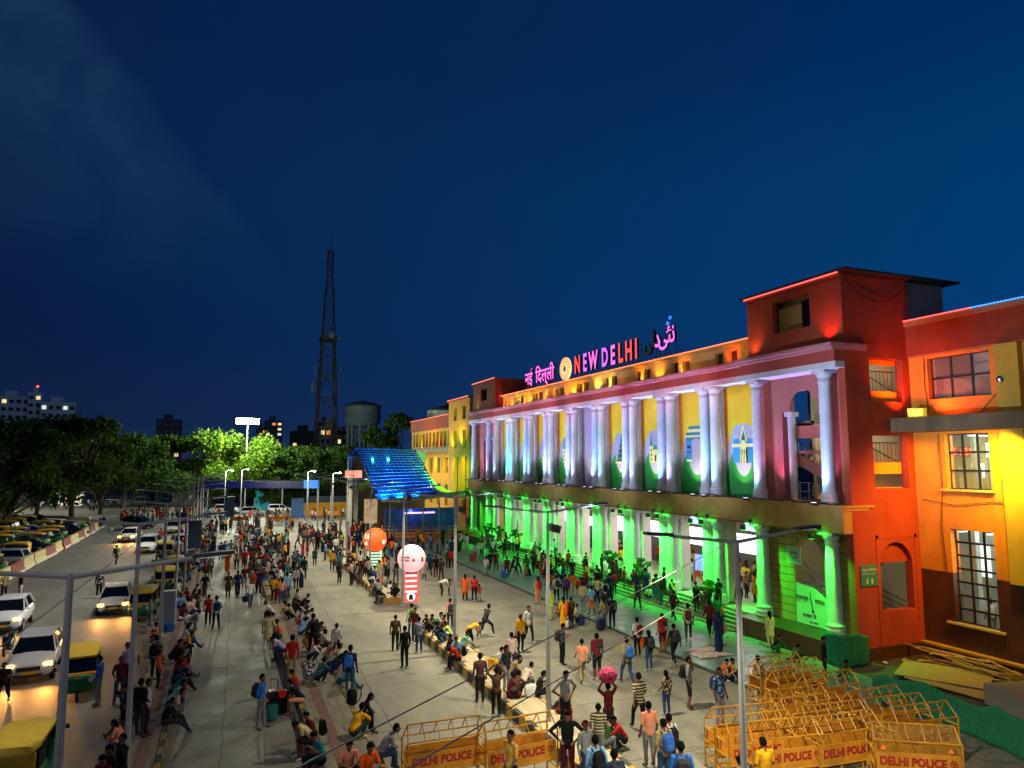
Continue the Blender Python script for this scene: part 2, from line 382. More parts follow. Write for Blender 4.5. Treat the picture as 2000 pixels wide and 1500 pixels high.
# floors, plinth and steps
b = MB()
b.box(26.75, 33.5, 31.5, 78.9, 0, .9); sb(b, 'hall_floor', m_hall)
b = MB()
for k in range(6): b.box(25.25 + .25 * k, 25.5 + .25 * k, 31.5, 73.2, 0, .15 * (k + 1))
sb(b, 'entrance_steps', M('step_stone', '6e6a5c', .6, scale=2, var=.25, stretch=(1, .3, 1)))
b = MB(); b.box(25.6, 27.55, 24.9, 31.5, 0, .88); b.box(25.6, 27.55, 73.2, 78.9, 0, .88); sb(b, 'plinth', m_mar)
b = MB()
for p in PAIRS: b.box(26.15, 27.75, p - 1.15, p + 1.15, .2, .92)
sb(b, 'column_plinth', m_mar)
# lower columns
def column(h, r, name):
    prof = [(r * 1.34, 0), (r * 1.34, .12), (r * 1.22, .14), (r * 1.28, .22), (r * 1.28, .28), (r * 1.18, .34), (r * 1.24, .40), (r * 1.24, .46), (r * 1.06, .52), (r, .62)]
    prof += [(r * (1 - .1 * t), .62 + (h - 1.3) * t) for t in (.33, .66, 1)]
    q = h
    prof += [(r * 1.0, q - .62), (r * 1.0, q - .54), (r * .92, q - .52), (r * .92, q - .40), (r * 1.06, q - .34), (r * 1.2, q - .26), (r * 1.2, q - .16)]
    b = MB(); b.lathe(prof, n=28); b.box(-r * 1.32, r * 1.32, -r * 1.32, r * 1.32, h - .16, h)
    return b.build(name, m_white, None, True)
lowc = column(4.75, .35, 'column'); upc = column(6.42, .315, 'column')
for i, y in enumerate(UP):
    for src, z in ((lowc, .92), (upc, 6.99)):
        c = src.copy(); COL.objects.link(c); c.parent = st; c.location = (FX - 27, y - 52, z)
bpy.data.objects.remove(lowc); bpy.data.objects.remove(upc)
# lower entablature / ledge
b = MB()
b.box(26.45, 28.0, 24.97, 79, 5.68, 6.72, 0); b.box(26.38, 28.0, 24.92, 79.05, 6.72, 6.86, 0); b.box(26.28, 28.3, 24.85, 79.1, 6.86, 6.97, 0)
b.box(26.43, 27.0, 31.6, 71, 5.69, 5.76, 1)
sb(b, 'entablature', [m_tan, m_red])
b = MB(); b.box(28.0, 33.5, 31.5, 79, 5.72, 6.9); sb(b, 'first_floor_slab', m_dwall)
# upper entablature (architrave, frieze, cornice)
b = MB()
b.box(26.5, 28.4, 31.6, 71.0, 13.41, 13.72, 0); b.box(26.44, 28.4, 31.6, 71.0, 13.72, 14.22, 1); b.box(26.3, 28.4, 31.6, 71.0, 14.22, 14.36, 2); b.box(26.15, 28.4, 31.6, 71.0, 14.36, 14.5, 2)
for a, c in ((24.97, 31.6), (71.0, 79.0)):
    b.box(26.42, 28.4, a, c, 13.41, 13.7, 0); b.box(26.38, 28.4, a, c, 13.7, 14.25, 1); b.box(26.2, 28.4, a - .06, c + .06, 14.25, 14.4, 2); b.box(26.05, 28.4, a - .12, c + .12, 14.4, 14.56, 2)
sb(b, 'cornice', [m_white, m_red, M('pink_cornice', 'b5757c', .7, var=.1)])
# attic behind the cornice
ops = []
y = 33.2
while y < 70:
    ops.append((y, y + .8, 14.75, 15.5)); ops.append((y + 1.25, y + 2.05, 14.75, 15.5)); y += 4.57
b = MB(); wall(b, 'x', 27.6, .3, 31.6, 71.0, 14.45, 15.9, ops, 0); b.box(27.86, 28.0, 31.6, 71, 14.6, 15.7, 1)
b.box(27.42, 28.0, 31.6, 71, 15.78, 15.86, 0); b.box(27.35, 28.05, 31.6, 71, 15.86, 15.95, 0)
sb(b, 'attic', [m_ochre, M('attic_glass', '2a2118', .3, var=.1)])
b = MB(); b.box(28.0, 34, 31.6, 71, 15.3, 15.5); b.box(28, 34, 24.97, 31.6, 14.3, 14.4); sb(b, 'roof', m_gry)
# piers and banner bays of the upper storey
PIER = PAIRS
b = MB()
for p in PIER: b.box(27.48, 28.3, p - .5, p + .5, 6.97, 13.41)
b.box(27.48, 28.3, 71.0, 71.5, 6.97, 13.41)
sb(b, 'pier', m_white)
b = MB()
for p in PIER: b.box(27.62, 28.3, p - .45, p + .45, .9, 5.72)
sb(b, 'pier', M('white_pier', 'c4c1bb', .7, scale=1, var=.12))
m_by = M('banner_yellow', 'd8b412', .6, scale=.4, var=.15, col2='e6cf3a'); m_bo = M('banner_orange', 'cf7d1c', .6, var=.15)
m_bg = M('banner_green', '228a36', .6, scale=.7, var=.25); m_bg2 = M('banner_green2', '2f8f3c', .6, var=.15); m_bw = M('banner_white', '9d97ae', .6, var=.06)
m_b1 = M('banner_blue', '2f7fb5', .6, var=.1); m_b2 = M('banner_teal', '2a7c78', .6, var=.1); m_b3 = M('banner_cream', 'd8cf8c', .6, var=.1); m_b4 = M('banner_ink', '1d3038', .6, var=.1)
def banner(y0, y1, kind, X=27.66):
    """printed banner filling one bay: y0 is the near (camera) end, so u runs from the far side"""
    w = y1 - y0; z0, z1 = 7.0, 13.4
    b = MB()
    def f(u, v, d): return (X - d, y1 - u * w, z0 + v * (z1 - z0))
    b.add([f(0, 0, 0), f(1, 0, 0), f(1, 1, 0), f(0, 1, 0)], [(0, 1, 2, 3)], 0)
    def flat(poly, lvl, mi):
        b.add([f(u, v, .004 * lvl) for u, v in poly], [tuple(range(len(poly)))], mi)
    # yellow field with an arched lower edge, drawn as strips
    n = 40
    def ylo(u):
        a = abs(u - .5)
        if a < .3: return .56 + .09 * math.sqrt(max(0, 1 - (a / .3) ** 2)) * 1.0
        t = min(1, (a - .3) / .2); return .56 - .16 * math.sin(t * pi / 2) ** 2
    def ghi(u):
        a = abs(u - .5)
        return .40 - .22 * math.sqrt(max(0, 1 - (a / .25) ** 2)) if a < .25 else .40 - .22 * ((a - .25) / .25) ** 1.5
    for i in range(n):
        a, c = i / n, (i + 1) / n
        b.add([f(a, ylo(a), .004), f(c, ylo(c), .004), f(c, 1, .004), f(a, 1, .004)], [(0, 1, 2, 3)], 2 if (a < .1 or a > .89) and True else 1)
        b.add([f(a, 0, .004), f(c, 0, .004), f(c, ghi(c), .004), f(a, ghi(a), .004)], [(0, 1, 2, 3)], 3)
    flat([(.28 + .44 * (k / 16), .02 + .12 * math.sin(pi * k / 16)) for k in range(17)], 2, 4)
    R = lambda x0, x1, v0, v1, mi, l=3: flat([(x0, v0), (x1, v0), (x1, v1), (x0, v1)], l, mi)
    T = lambda x0, x1, v0, v1, mi, l=3: flat([(x0, v0), (x1, v0), ((x0 + x1) / 2, v1)], l, mi)
    D = lambda cx, r, v0, h, mi, l=3: flat([(cx + r * math.cos(pi * k / 12), v0 + h * math.sin(pi * k / 12)) for k in range(13)], l, mi)
    if kind == 0:      # domed palace in blue and cream
        R(.22, .42, .30, .44, 5); R(.58, .82, .30, .44, 5); R(.2, .84, .44, .47, 7, 4); R(.42, .62, .30, .47, 7)
        for k in range(4): R(.44 + .045 * k, .46 + .045 * k, .30, .42, 8, 4)
        for x in (.28, .36, .52, .66, .76): D(x, .05, .47, .05, 5 if x != .52 else 7, 5); T(x - .02, x + .02, .515, .56, 7, 5)
        T(.42, .62, .5, .66, 7, 4); T(.46, .58, .5, .6, 6, 5)
    elif kind == 1:    # stone gateway
        R(.2, .36, .30, .52, 5); R(.64, .8, .30, .52, 5); R(.2, .8, .52, .60, 6); R(.17, .83, .55, .57, 7, 4); R(.24, .76, .60, .63, 7); R(.28, .72, .63, .66, 6)
        R(.2, .36, .31, .33, 7, 4); R(.64, .8, .31, .33, 7, 4); R(.22, .34, .44, .47, 8, 4); D(.5, .14, .48, .06, 0, 5)
        R(.2, .36, .40, .41, 8, 5); R(.64, .8, .40, .41, 8, 5)
    elif kind == 2:    # twin spired church
        for x in (.34, .62):
            R(x - .06, x + .06, .30, .48, 7); T(x - .06, x + .06, .48, .62, 6)
            for k in range(3): R(x - .02, x + .02, .32 + .05 * k, .345 + .05 * k, 8, 4)
        R(.4, .56, .30, .44, 7); T(.38, .58, .44, .5, 6); R(.45, .51, .31, .38, 8, 4)
    elif kind == 3:    # tapering temple tower
        for k in range(9): R(.3 + .02 * k, .7 - .02 * k, .30 + .03 * k, .328 + .03 * k, 6 if k % 2 else 8)
        T(.46, .54, .57, .63, 6); R(.24, .76, .29, .31, 7, 4)
    elif kind == 4:    # low domed tomb
        R(.26, .74, .30, .38, 7); D(.5, .14, .38, .1, 6); R(.3, .33, .38, .46, 7); R(.67, .7, .38, .46, 7)
        for k in range(4): R(.3 + .12 * k, .35 + .12 * k, .31, .36, 8, 4)
    return sb1(b, 'banner', [m_bw, m_by, m_bo, m_bg, m_bg2, m_b1, m_b2, m_b3, m_b4], parent=st)
BAYS = [(31.5, PAIRS[0] - .5)] + [(PAIRS[k] + .5, PAIRS[k + 1] - .5) for k in range(7)] + [(PAIRS[7] + .5, 71.0)]
KINDS = [0, 1, 2, 3, None, 2, 4, 3, 2]
for (a, c), k in zip(BAYS, KINDS):
    if k is None: b = MB(); b.box(27.66, 28.3, a, c, 6.97, 13.41); sb(b, 'bay_panel', m_bw)
    else: banner(a, c, k)
# back wall of the upper storey
b = MB(); wall(b, 'x', 28.32, .2, 31.5, 71, 6.97, 14.4); sb(b, 'upper_wall', m_dwall)
# hall interior: back wall, ceiling lamps, boards
b = MB(); wall(b, 'x', 33.3, .2, 31.5, 73, .9, 5.72, [], 0); sb(b, 'hall_back_wall', M('hall_wall', '40372f', .7, var=.2))
b = MB()
m_board = glow('lit_board', 'e4ebf2', 2.2); m_bp = glow('lit_board_pink', 'f0d7e2', 2.0)
m_ink = M('board_ink', '7a5a60', .6, var=0)
BO = [(36.6, 3.3, 1.3, 4.45, 'UTS TICKETS'), (41.2, 3.3, 2.6, 4.45, 'RESERVATION'), (46.6, 3.35, 3.0, 4.5, 'TICKETS'), (51.6, 3.35, 3.0, 4.5, 'CENTRAL HALL'), (56.4, 3.35, 2.8, 4.1, 'ENQUIRY'), (61.4, 3.4, 3, 4.3, 'RETIRING'), (66.5, 3.6, 3.2, 4.6, 'PLATFORM')]
for i, (y, z0, w, z1, s) in enumerate(BO):
    w += .7
    b = MB(); b.box(30.5, 30.62, y - w / 2, y + w / 2, z0, z1, 0); b.box(30.48, 30.64, y - w / 2 - .04, y + w / 2 + .04, z0 - .05, z0, 1); b.bar((30.56, y - w / 3, z1), (30.56, y - w / 3, 5.7), .03, mi=1); b.bar((30.56, y + w / 3, z1), (30.56, y + w / 3, 5.7), .03, mi=1)
    o = sb1(b, 'notice_board', [m_bp if i == 2 else m_board, m_dark])
    for dz, sz in ((.3, .26), (.72, .17)):
        textmesh(s if dz < .5 else 'प्रवेश  ENTRY', sz, .002, 'board_text', m_ink, o, (3.49, y - 52, z1 - dz), (pi / 2, 0, -pi / 2))
b = MB(); b.box(30.4, 30.5, 40.4, 42.0, 4.72, 5.25, 0); b.box(30.4, 30.5, 35.2, 36.4, 4.72, 5.3, 1); b.box(29.2, 29.3, 38.6, 40, 1.9, 2.9, 0)
sb(b, 'information_screen', [M('screen_blue', '2c56b8', emit=1.6, var=0, col2='8fb0f0', scale=9), M('screen_map', '9fd8dc', emit=1.2, var=0, col2='2b7f96', scale=4)])
b = MB()
for y in [39.2, 44.5, 49.3, 54, 58.8, 63.9, 69]: b.box(30.3, 30.46, y - 1.15, y + 1.15, .9, 3.2)
sb(b, 'entrance_screen', M('screen_panel', '2d2723', .5, var=.15))
for k, y in enumerate([36, 41, 46, 51, 56.5, 62.5, 68]):
    light('AREA', (30.0, y, 5.6), (30, y, 0), 230, (1, .92, .78), 2.2, name='hall_ceiling_lamp')
b = MB()
for y in [36, 41, 46, 51, 56.5, 62.5, 68]: b.box(29.2, 30.2, y - .5, y + .5, 5.63, 5.7)
sb(b, 'ceiling_lamp', glow('lamp_white', 'fff4e0', 4))

# ---- pavilions at both ends
def pavilion(y0, y1, near):
    yc = (y0 + y1) / 2
    # lower: rusticated wall with arch
    b = MB()
    a0, a1 = yc - .98, yc + .98
    wall(b, 'x', 27.5, .5, y0 + .02, y1, .88, 5.68, [(a0, a1, .88, 5.1, 1)], 0)
    sb(b, 'arched_wall', [m_ochre])
    b = MB()
    for k in range(11):
        z = 1.25 + .38 * k
        if z < 4.15: seg = [(y0 + .3, a0 - .05), (a1 + .05, y1 - .3)]
        else:
            r = .98; dz = z - 4.12; hw = math.sqrt(max(0, (r + .25) ** 2 - dz * dz)) if dz < r + .25 else 0
            seg = [(y0 + .3, yc - hw - .02), (yc + hw + .02, y1 - .3)] if hw > .3 else [(y0 + .3, y1 - .3)]
        for p, q in seg: b.box(27.488, 27.51, p, q, z, z + .028)
    for k in range(9):
        t = pi * (k + .5) / 9
        p = (27.49, yc + 1.03 * math.cos(t), 4.12 + 1.03 * math.sin(t)); q = (27.49, yc + 1.32 * math.cos(t), 4.12 + 1.4 * math.sin(t)); b.bar(p, q, .014, n=4)
    sb(b, 'wall_groove', M('groove', '3a2c18', .9, var=0), gap=.5)
    # upper: wall with tall opening, top panel with arch
    b = MB()
    wall(b, 'x', 27.6, .35, y0 + .02, y1, 6.97, 13.41, [(yc - 1.55, yc + 1.55, 6.97, 11.6), (yc - 1.0, yc + 1.0, 11.6, 12.65)], 0)
    r = 1.0
    arc = [(yc + r * math.cos(pi * k / 14), 11.65 + r * math.sin(pi * k / 14)) for k in range(15)]
    for k in range(14):
        (p, q), (s, t) = arc[k], arc[k + 1]
        b.add([(27.603, p, q), (27.603, s, t), (27.603, s, 12.66), (27.603, p, 12.66)], [(0, 1, 2, 3)])
    sb(b, 'upper_arched_wall', [m_pink])
    b = MB()
    for s in (-1, 1): b.bar((27.9, yc + s * 1.2, 7), (27.9, yc + s * 1.2, 11.6), .2, n=12); b.box(27.65, 28.15, yc + s * 1.2 - .26, yc + s * 1.2 + .26, 11.35, 11.6)
    sb(b, 'inner_column', m_white, True)
    b = MB(); b.box(28.1, 28.3, yc - 1.55, yc + 1.55, 10.2, 10.85); b.box(28.1, 28.3, yc - 1.55, yc + 1.55, 9.4, 9.55)
    b.add([(28.3, yc + 1.5, 9.5), (28.3, yc + 1.5, 8.9), (28.3, yc - 1.5, 7.6), (28.3, yc - 1.5, 8.3)], [(0, 1, 2, 3)])
    sb(b, 'stair_parapet', m_pink)
    b = MB()
    for k in range(9): b.box(28.6, 30.2, yc + 1.4 - .32 * k - .33, yc + 1.4 - .32 * k, 9.4 - .17 * k - .17, 9.4 - .17 * k)
    for k in range(10): b.box(28.4, 30.4, yc - 1.4 + .3 * k, yc - 1.1 + .3 * k, 1.0 + .17 * k, 1.17 + .17 * k)
    sb(b, 'staircase', m_gry)
    b = MB()
    for k in range(7): b.bar((28.5, yc + 1.4 - .45 * k, 9.5 - .24 * k), (28.5, yc + 1.4 - .45 * k, 10.1 - .24 * k), .015, n=4)
    b.bar((28.5, yc + 1.5, 10.1), (28.5, yc - 1.5, 8.6), .025, n=5)
    for z in (7.45, 7.9): b.bar((28.0, yc - 1.5, z), (28.0, yc + 1.5, z), .022, n=5)
    for k in range(6): b.bar((28.0, yc - 1.5 + .6 * k, 7), (28.0, yc - 1.5 + .6 * k, 7.9), .018, n=5)
    for k in (0, 1):
        b.bar((28.35, yc - 1.3, 1.9 + .4 * k), (28.35, yc + 1.4, 3.4 + .4 * k), .03, n=5)
    sb(b, 'stair_rail', m_steel)
    # top block
    b = MB()
    wall(b, 'x', 27.0, .3, y0, y1, 14.5, 18.0, [(yc - 1.3, yc + 1.3, 15.75, 17.4)] if near else [(yc - 1.0, yc + 1.0, 15.8, 17.1)], 0)
    b.box(27.9, 28.1, y0 + .3, y1 - .3, 14.6, 18, 1)
    wall(b, 'y', y0, .3, 27.3, 31.4, 14.5, 18.0, [], 2); wall(b, 'y', y1 - .3, .3, 27.3, 31.4, 14.5, 18, [], 2)
    b.box(26.94, 27.0, y0 + .02, y1, 17.62, 17.72, 0); b.box(26.9, 27.0, y0 - .04, y1, 17.84, 17.99, 0)
    sb(b, 'roof_block', [m_terra, m_ochre, m_terra])
    if near:
        b = MB(); b.box(27.75, 27.85, yc - 1.25, yc - .1, 15.8, 17.3, 0)
        for y in (yc - 1.25, yc - .7, yc - .12): b.box(27.7, 27.75, y, y + .06, 15.8, 17.3, 1)
        sb(b, 'loft_window', [M('dark_glass', '15181c', .08, var=0), m_dark])
pavilion(24.96, 31.55, True)
pavilion(71.6, 79.0, False)
# side wall of the near pavilion, facing the camera
b = MB()
wall(b, 'y', 24.96, .4, 27.0, 31.22, 0, 14.5, [(28.55, 30.75, 11.86, 13.94), (28.52, 30.78, 7.72, 10.23), (28.58, 30.66, 2.09, 5.2, 1)], 0)
sb(b, 'side_wall', [m_terra])
b = MB()
b.box(28.35, 28.5, 24.93, 24.97, .6, 5.55); b.box(30.85, 31.0, 24.93, 24.97, .6, 5.55); b.box(28.35, 31.0, 24.93, 24.97, 5.4, 5.55)
sb(b, 'arch_surround', [m_terra])
b = MB(); b.box(28.45, 30.8, 25.2, 25.36, 4.25, 5.3); sb(b, 'arch_infill', [m_terra])
b = MB(); b.box(26.9, 31.3, 24.8, 24.958, 0, .55); sb(b, 'side_plinth', m_mar)
# parapets, stair flights and light inside the side openings
b = MB(); b.box(28.5, 30.8, 25.36, 25.5, 11.86, 12.4); b.box(28.5, 30.8, 25.36, 25.5, 13.7, 13.94); b.box(28.45, 30.8, 25.36, 25.5, 8.4, 8.95); b.box(28.45, 30.8, 25.37, 25.5, 7.6, 7.75)
sb(b, 'opening_parapet', [m_yel])
b = MB(); b.box(32.6, 32.8, 25.36, 31.4, .1, 14.3); b.box(28.9, 32.6, 28.9, 29.1, 7.02, 14.18); b.box(31.0, 31.2, 25.37, 31.4, 7.02, 14.18); b.box(28.05, 32.6, 31.0, 31.2, .9, 5.6)
sb(b, 'stairwell_wall', [M('cream_paint', 'b8ac86', .8, var=.1)])
b = MB(); b.box(28.42, 31.2, 25.4, 31.4, 5.75, 6.95); b.box(28.9, 31.2, 25.4, 31.4, 11.0, 11.15); b.box(28.42, 31.2, 25.4, 31.4, 14.2, 14.3)
for k in range(10): b.box(28.3 + .25 * k, 28.55 + .25 * k, 25.7, 26.7, 3.4 + .15 * k, 3.6 + .15 * k)
sb(b, 'stair_landing', [m_gry])
b = MB()
for z0, z1 in ((12.4, 13.4), (8.95, 9.9)):
    for k in range(9): b.bar((28.6 + .26 * k, 25.55, z0), (28.6 + .26 * k, 25.55, z1), .014, n=4)
    b.bar((28.5, 25.55, z1), (30.8, 25.55, z1), .025, n=5); b.bar((28.5, 25.53, z1 - .02), (30.8, 25.53, z0), .03, n=5)
for k in range(5): b.bar((28.5, 25.6, 3.3 - .28 * k), (30.8, 25.6, 2.3 - .28 * k), .022, n=5)
sb(b, 'opening_rail', m_dark)
for p, w in (((29.5, 27.3, 13.8), 40), ((29.5, 27.3, 10.6), 50), ((29.4, 27.4, 6.6), 70), ((29.5, 27.5, 5.0), 60)):
    light('POINT', p, None, w, (1, .95, .82), .3, name='stairwell_lamp')
# sign plate with the toilet pictogram
o = MB().box(27.28, 28.3, 24.9, 24.955, 3.3, 4.25).build('toilet_sign', M('sign_green', '2f7d6c', .5, var=.05)); tag(o, 'small teal sign plate with white Hindi lines on the orange side wall', 'sign')
m_sw = M('sign_white', 'c9d2cc', .6, var=0)
textmesh('सशुल्क शौचालय', .15, .004, 'lettering', m_sw, o, (27.79, 24.89, 3.98), (pi / 2, 0, 0)); textmesh('PAY & USE TOILET', .1, .004, 'lettering', m_sw, o, (27.79, 24.89, 3.82), (pi / 2, 0, 0))
b = MB(); b.box(27.6, 27.68, 24.885, 24.895, 3.4, 3.62); b.box(27.9, 27.98, 24.885, 24.895, 3.4, 3.62); b.lathe([(.04, 0), (.04, .01)], (27.64, 24.89, 3.66), 8); b.lathe([(.04, 0), (.04, .01)], (27.94, 24.89, 3.66), 8); b.build('pictogram', m_sw, o)
o = MB().box(27.44, 27.485, 28.75, 29.7, 3.75, 4.65).build('toilet_sign', M('sign_pale', '9fc4a0', .5, var=.05)); tag(o, 'pale square notice lit green beside the lower pavilion arch', 'sign')
textmesh('प्रसाधन', .2, .004, 'lettering', M('sign_dk', '1f5a44', .6, var=0), o, (27.43, 29.22, 4.25), (pi / 2, 0, -pi / 2)); textmesh('TOILET', .14, .004, 'lettering', MAT['sign_dk'], o, (27.43, 29.22, 4.0), (pi / 2, 0, -pi / 2))
# leaning campaign board in the lower arch
o = MB().add([(27.42, 29.15, .9), (27.42, 27.0, .9), (27.46, 27.0, 2.2), (27.46, 28.0, 2.75), (27.46, 29.15, 2.85), (27.47, 29.15, .9), (27.47, 27.0, .9), (27.51, 27.0, 2.2), (27.51, 28.0, 2.75), (27.51, 29.15, 2.85)],
     [(0, 1, 2, 3, 4), (9, 8, 7, 6, 5), (0, 5, 6, 1), (1, 6, 7, 2), (2, 7, 8, 3), (3, 8, 9, 4), (4, 9, 5, 0)]).build('campaign_board', M('board_pale', 'a9b5a2', .6, var=.08))
tag(o, 'pale campaign board with black Hindi words standing in the green lit arch', 'signboard')
mk = M('black_ink', '15171a', .6, var=0)
for s, y, z, k in (('स्वच्छ', 28.75, 2.05, .34), ('भारत', 27.6, 2.0, .34), ('सरकार में', 28.3, 1.25, .26), ('एक कदम', 28.0, 1.0, .16)):
    textmesh(s, k, .004, 'lettering', mk, o, (27.415, y, z), (pi / 2, 0, -pi / 2))
MB().bar((27.41, 28.05, 1.6), (27.42, 28.2, 2.5), .02).lathe([(.06, 0), (.06, .08)], (27.42, 28.04, 1.55), 8).build('broom_emblem', mk, o)
# roof sheet and shed
b = MB(); b.obox((30.6, 28.1, 18.06), 7.9, 7.4, .08); sb(b, 'roof_sheet', M('roof_sheet', '23262b', .6, var=.1))
b = MB()
for k in range(26): b.box(31.42 + .1 * k, 31.47 + .1 * k, 25.0, 25.03, 15.9, 17.98)
b.box(31.4, 34.0, 25.03, 31, 15.9, 17.98)
sb(b, 'roof_shed', M('corrugated', '6d7078', .5, metal=.3, var=.15))
b = MB()
for k in range(14):
    t0, t1 = k / 14, (k + 1) / 14
    q = lambda t: (27.2 + 4.1 * t, 24.9, 17.75 - 1.15 * 4 * t * (1 - t) * .85)
    b.bar(q(t0), q(t1), .02, n=4)
sb(b, 'cable', m_dark)
# wires lying along the ledge
b = MB(); rr = random.Random(3)
for off in range(3):
    y = 25.2; z = 7.0; p = (26.35 + .1 * off, y, 7.0)
    while y < 78.5:
        y += rr.uniform(.35, .7); q = (26.32 + .12 * off + rr.uniform(-.05, .06), y, 6.99 + max(0, rr.uniform(-.04, .13))); b.bar(p, q, .022, n=4); p = q
sb(b, 'ledge_cable', m_dark)

# ---- coloured light: LED strips and uplights (the lamps themselves are built too)
led_o = glow('led_orange', 'ff7a50', 2.2); led_r = glow('led_red', 'ff5a58', 2.4); led_b = glow('led_blue', '3f8cff', 2.2)
def dots(y0, y1, x, z, mi, b):
    y = y0
    while y < y1: b.box(x - .05, x, y, y + .1, z, z + .05, mi); y += .145
b = MB(); dots(31.6, 71, 27.34, 15.93, 0, b); dots(25, 31.55, 26.88, 17.97, 1, b); dots(71.6, 79, 26.88, 17.97, 0, b)
sb(b, 'light_strip', [led_o, led_r])
G_ = (.03, 1, .05)
gl = glow('green_lens', '2cff30', 3.0)
b = MB()
for y in UP:
    b.obox((25.9, y + .22, 5.5), .22, .2, .26, 0, 0); b.obox((25.9, y + .22, 5.36), .19, .17, .012, 0, 1); b.bar((25.9, y + .22, 5.6), (26.5, y + .1, 5.75), .02, n=4, mi=0)
    pts = [(26.45 - .3 * math.sin(pi * k / 6), y + .06, 5.68 + .32 * k / 6 + .0) for k in range(7)]
    for p, q in zip(pts, pts[1:]): b.bar(p, q, .018, n=4, mi=0)
    b.obox((26.18, y, 5.86), .1, .22, .1, 0, 0)
sb(b, 'green_floodlight', [m_dark, gl])
for y in UP:
    light('SPOT', (25.85, y + .22, 5.34), (26.7, y + .05, 2.9), 2500, G_, .05, 105, 1, 'green_floodlight_beam')
    light('POINT', (26.2, y + .1, 5.55), None, 9, G_, .05, name='green_floodlight_glow')
upw = glow('violet_lens', 'd8d8ff', 3)
b = MB()
for y in UP: b.obox((25.95, y, 7.0), .2, .22, .12, 0, 0); b.obox((25.95, y, 7.065), .17, .19, .01, 0, 1); b.bar((25.95, y, 6.97), (26.4, y, 6.9), .025, n=4, mi=0)
sb(b, 'column_floodlight', [m_dark, upw])
VC = [(.24, .38, 1), (.34, .36, 1), (.16, .46, 1)]
for i, y in enumerate(UP):
    c = VC[i % 3]
    if abs(y - (PAIRS[7] + .5)) < .01 or abs(y - (PAIRS[7] - .5)) < .01: c = (.02, .65, 1)
    light('SPOT', (25.95, y, 7.1), (26.6, y, 13.4), 1500, c, .05, 84, 1, 'column_floodlight_beam')
    
for a, c in BAYS:
    light('SPOT', (26.75, (a + c) / 2, 7.1), (27.66, (a + c) / 2 - .3, 13.0), 520, (1, .93, .72), .05, 96, 1, 'banner_fill_beam')  # added fill spot without a fixture, brightens the banner
# cyan tint at the very foot of the near columns
for y in (26.2, 30.95): light('SPOT', (26.1, y + .3, 7.15), (26.7, y, 8.6), 60, (.05, .7, 1), .05, 80, .9, 'cyan_floodlight_beam')
for y, c in ((29.9, (1, .25, .7)), (26.9, (1, .25, .7)), (74.6, (1, .15, .4)), (77, (1, .15, .4))):
    light('SPOT', (26.9, y, 7.2), (27.6, y - .3, 12.5), 450, c, .06, 70, .9, 'magenta_floodlight_beam')
# pink wash along the cornice, amber in the attic
for y in [33 + 4.57 * k for k in range(9)]:
    light('AREA', (25.3, y + 1, 13.3), (26.5, y + 1, 14.2), 26, (1, .16, .26), 3.2, name='cornice_light'); light('AREA', (26.5, y, 14.7), (27.8, y, 15.4), 20, (1, .55, .12), 2.0, name='attic_light')
at = [(33.6, (1, .1, .02)), (36.6, None), (38.5, (1, .3, .02)), (41.2, (1, .45, .03)), (43.6, (1, .35, .03)), (48.2, (1, .9, .3)), (49.9, (1, .9, .3)), (52.7, (1, .4, .05)), (54.2, (1, .6, .03)), (55.4, (1, .2, .03)), (58, (1, .35, .05)), (60, (1, .35, .05)), (62, (1, .5, .03)), (63.6, (1, .5, .03)), (65, (1, .45, .03)), (66.6, (1, .9, .2)), (68.3, (1, .2, .05)), (70, (1, .4, .05))]
b = MB()
for y, c in at:
    if c is None: continue
    b.obox((27.1, y, 14.58), .16, .3, .12, 0, 0); light('SPOT', (27.1, y, 14.68), (27.6, y, 15.3), 170, c, .05, 110, .8, 'attic_light')
# pavilion top lamps
b.obox((26.5, 30.9, 14.62), .2, .3, .14); b.obox((26.5, 25.6, 14.62), .2, .3, .14); b.obox((26.5, 78, 14.62), .2, .3, .14)
sb(b, 'attic_floodlight', m_dark)
light('SPOT', (26.5, 31.0, 14.7), (27, 31.0, 15.6), 110, (1, .35, .02), .05, 90, .8, 'roof_block_light'); light('SPOT', (26.45, 25.7, 14.7), (27, 25.7, 15.8), 200, (1, .06, .01), .05, 90, .8, 'roof_block_light')
light('SPOT', (26.5, 77.2, 14.7), (27, 77.2, 15.6), 80, (.1, 1, .1), .05, 80, .8, 'roof_block_light'); light('SPOT', (27.6, 70.6, 14.8), (28.5, 71.6, 16), 250, (1, .02, .12), .05, 100, .9, 'roof_block_light')
# ------------------------------------------------------------------ near wing (right edge of the photograph)
nw = empty('station_wing', 'orange and yellow station wing with black framed windows and brown stone base at right', 'building', (31.22, 10, 0))
def nb(mb, name, mats, smooth=False):
    for i, v in enumerate(mb.v): mb.v[i] = (v[0] - 31.22, v[1] - 10, v[2])
    return mb.split_build(name, mats, nw, smooth)
WA = (20.98, 23.98, 11.93, 13.92); WB = (21.28, 23.35, 7.73, 10.26); WC = (21.35, 23.35, 1.74, 5.91)
m_or = M('orange_wall', 'd48c2c', .8, scale=.6, var=.15, bump=.2, bscale=20, dirt=.2)
b = MB()
wall(b, 'x', 31.22, .55, 4, 24.96, 3.92, 14.06, [WA, WB, (WC[0], WC[1], 3.92, 5.91)], 0)
wall(b, 'x', 31.22, .55, 4, 24.96, 0, 3.92, [(WC[0], WC[1], WC[2], 3.92)], 1)
nb(b, 'wall', [m_or, m_mar])
b = MB(); b.box(31.1, 31.9, 4, 24.955, 14.06, 15.6, 0); b.box(31.0, 31.9, 4, 24.955, 15.6, 15.85, 1); b.box(31.08, 31.1, 4, 24.95, 14.06, 14.12, 1)
nb(b, 'parapet', [m_terra, M('coping_tan', 'b5744a', .7, var=.1)])
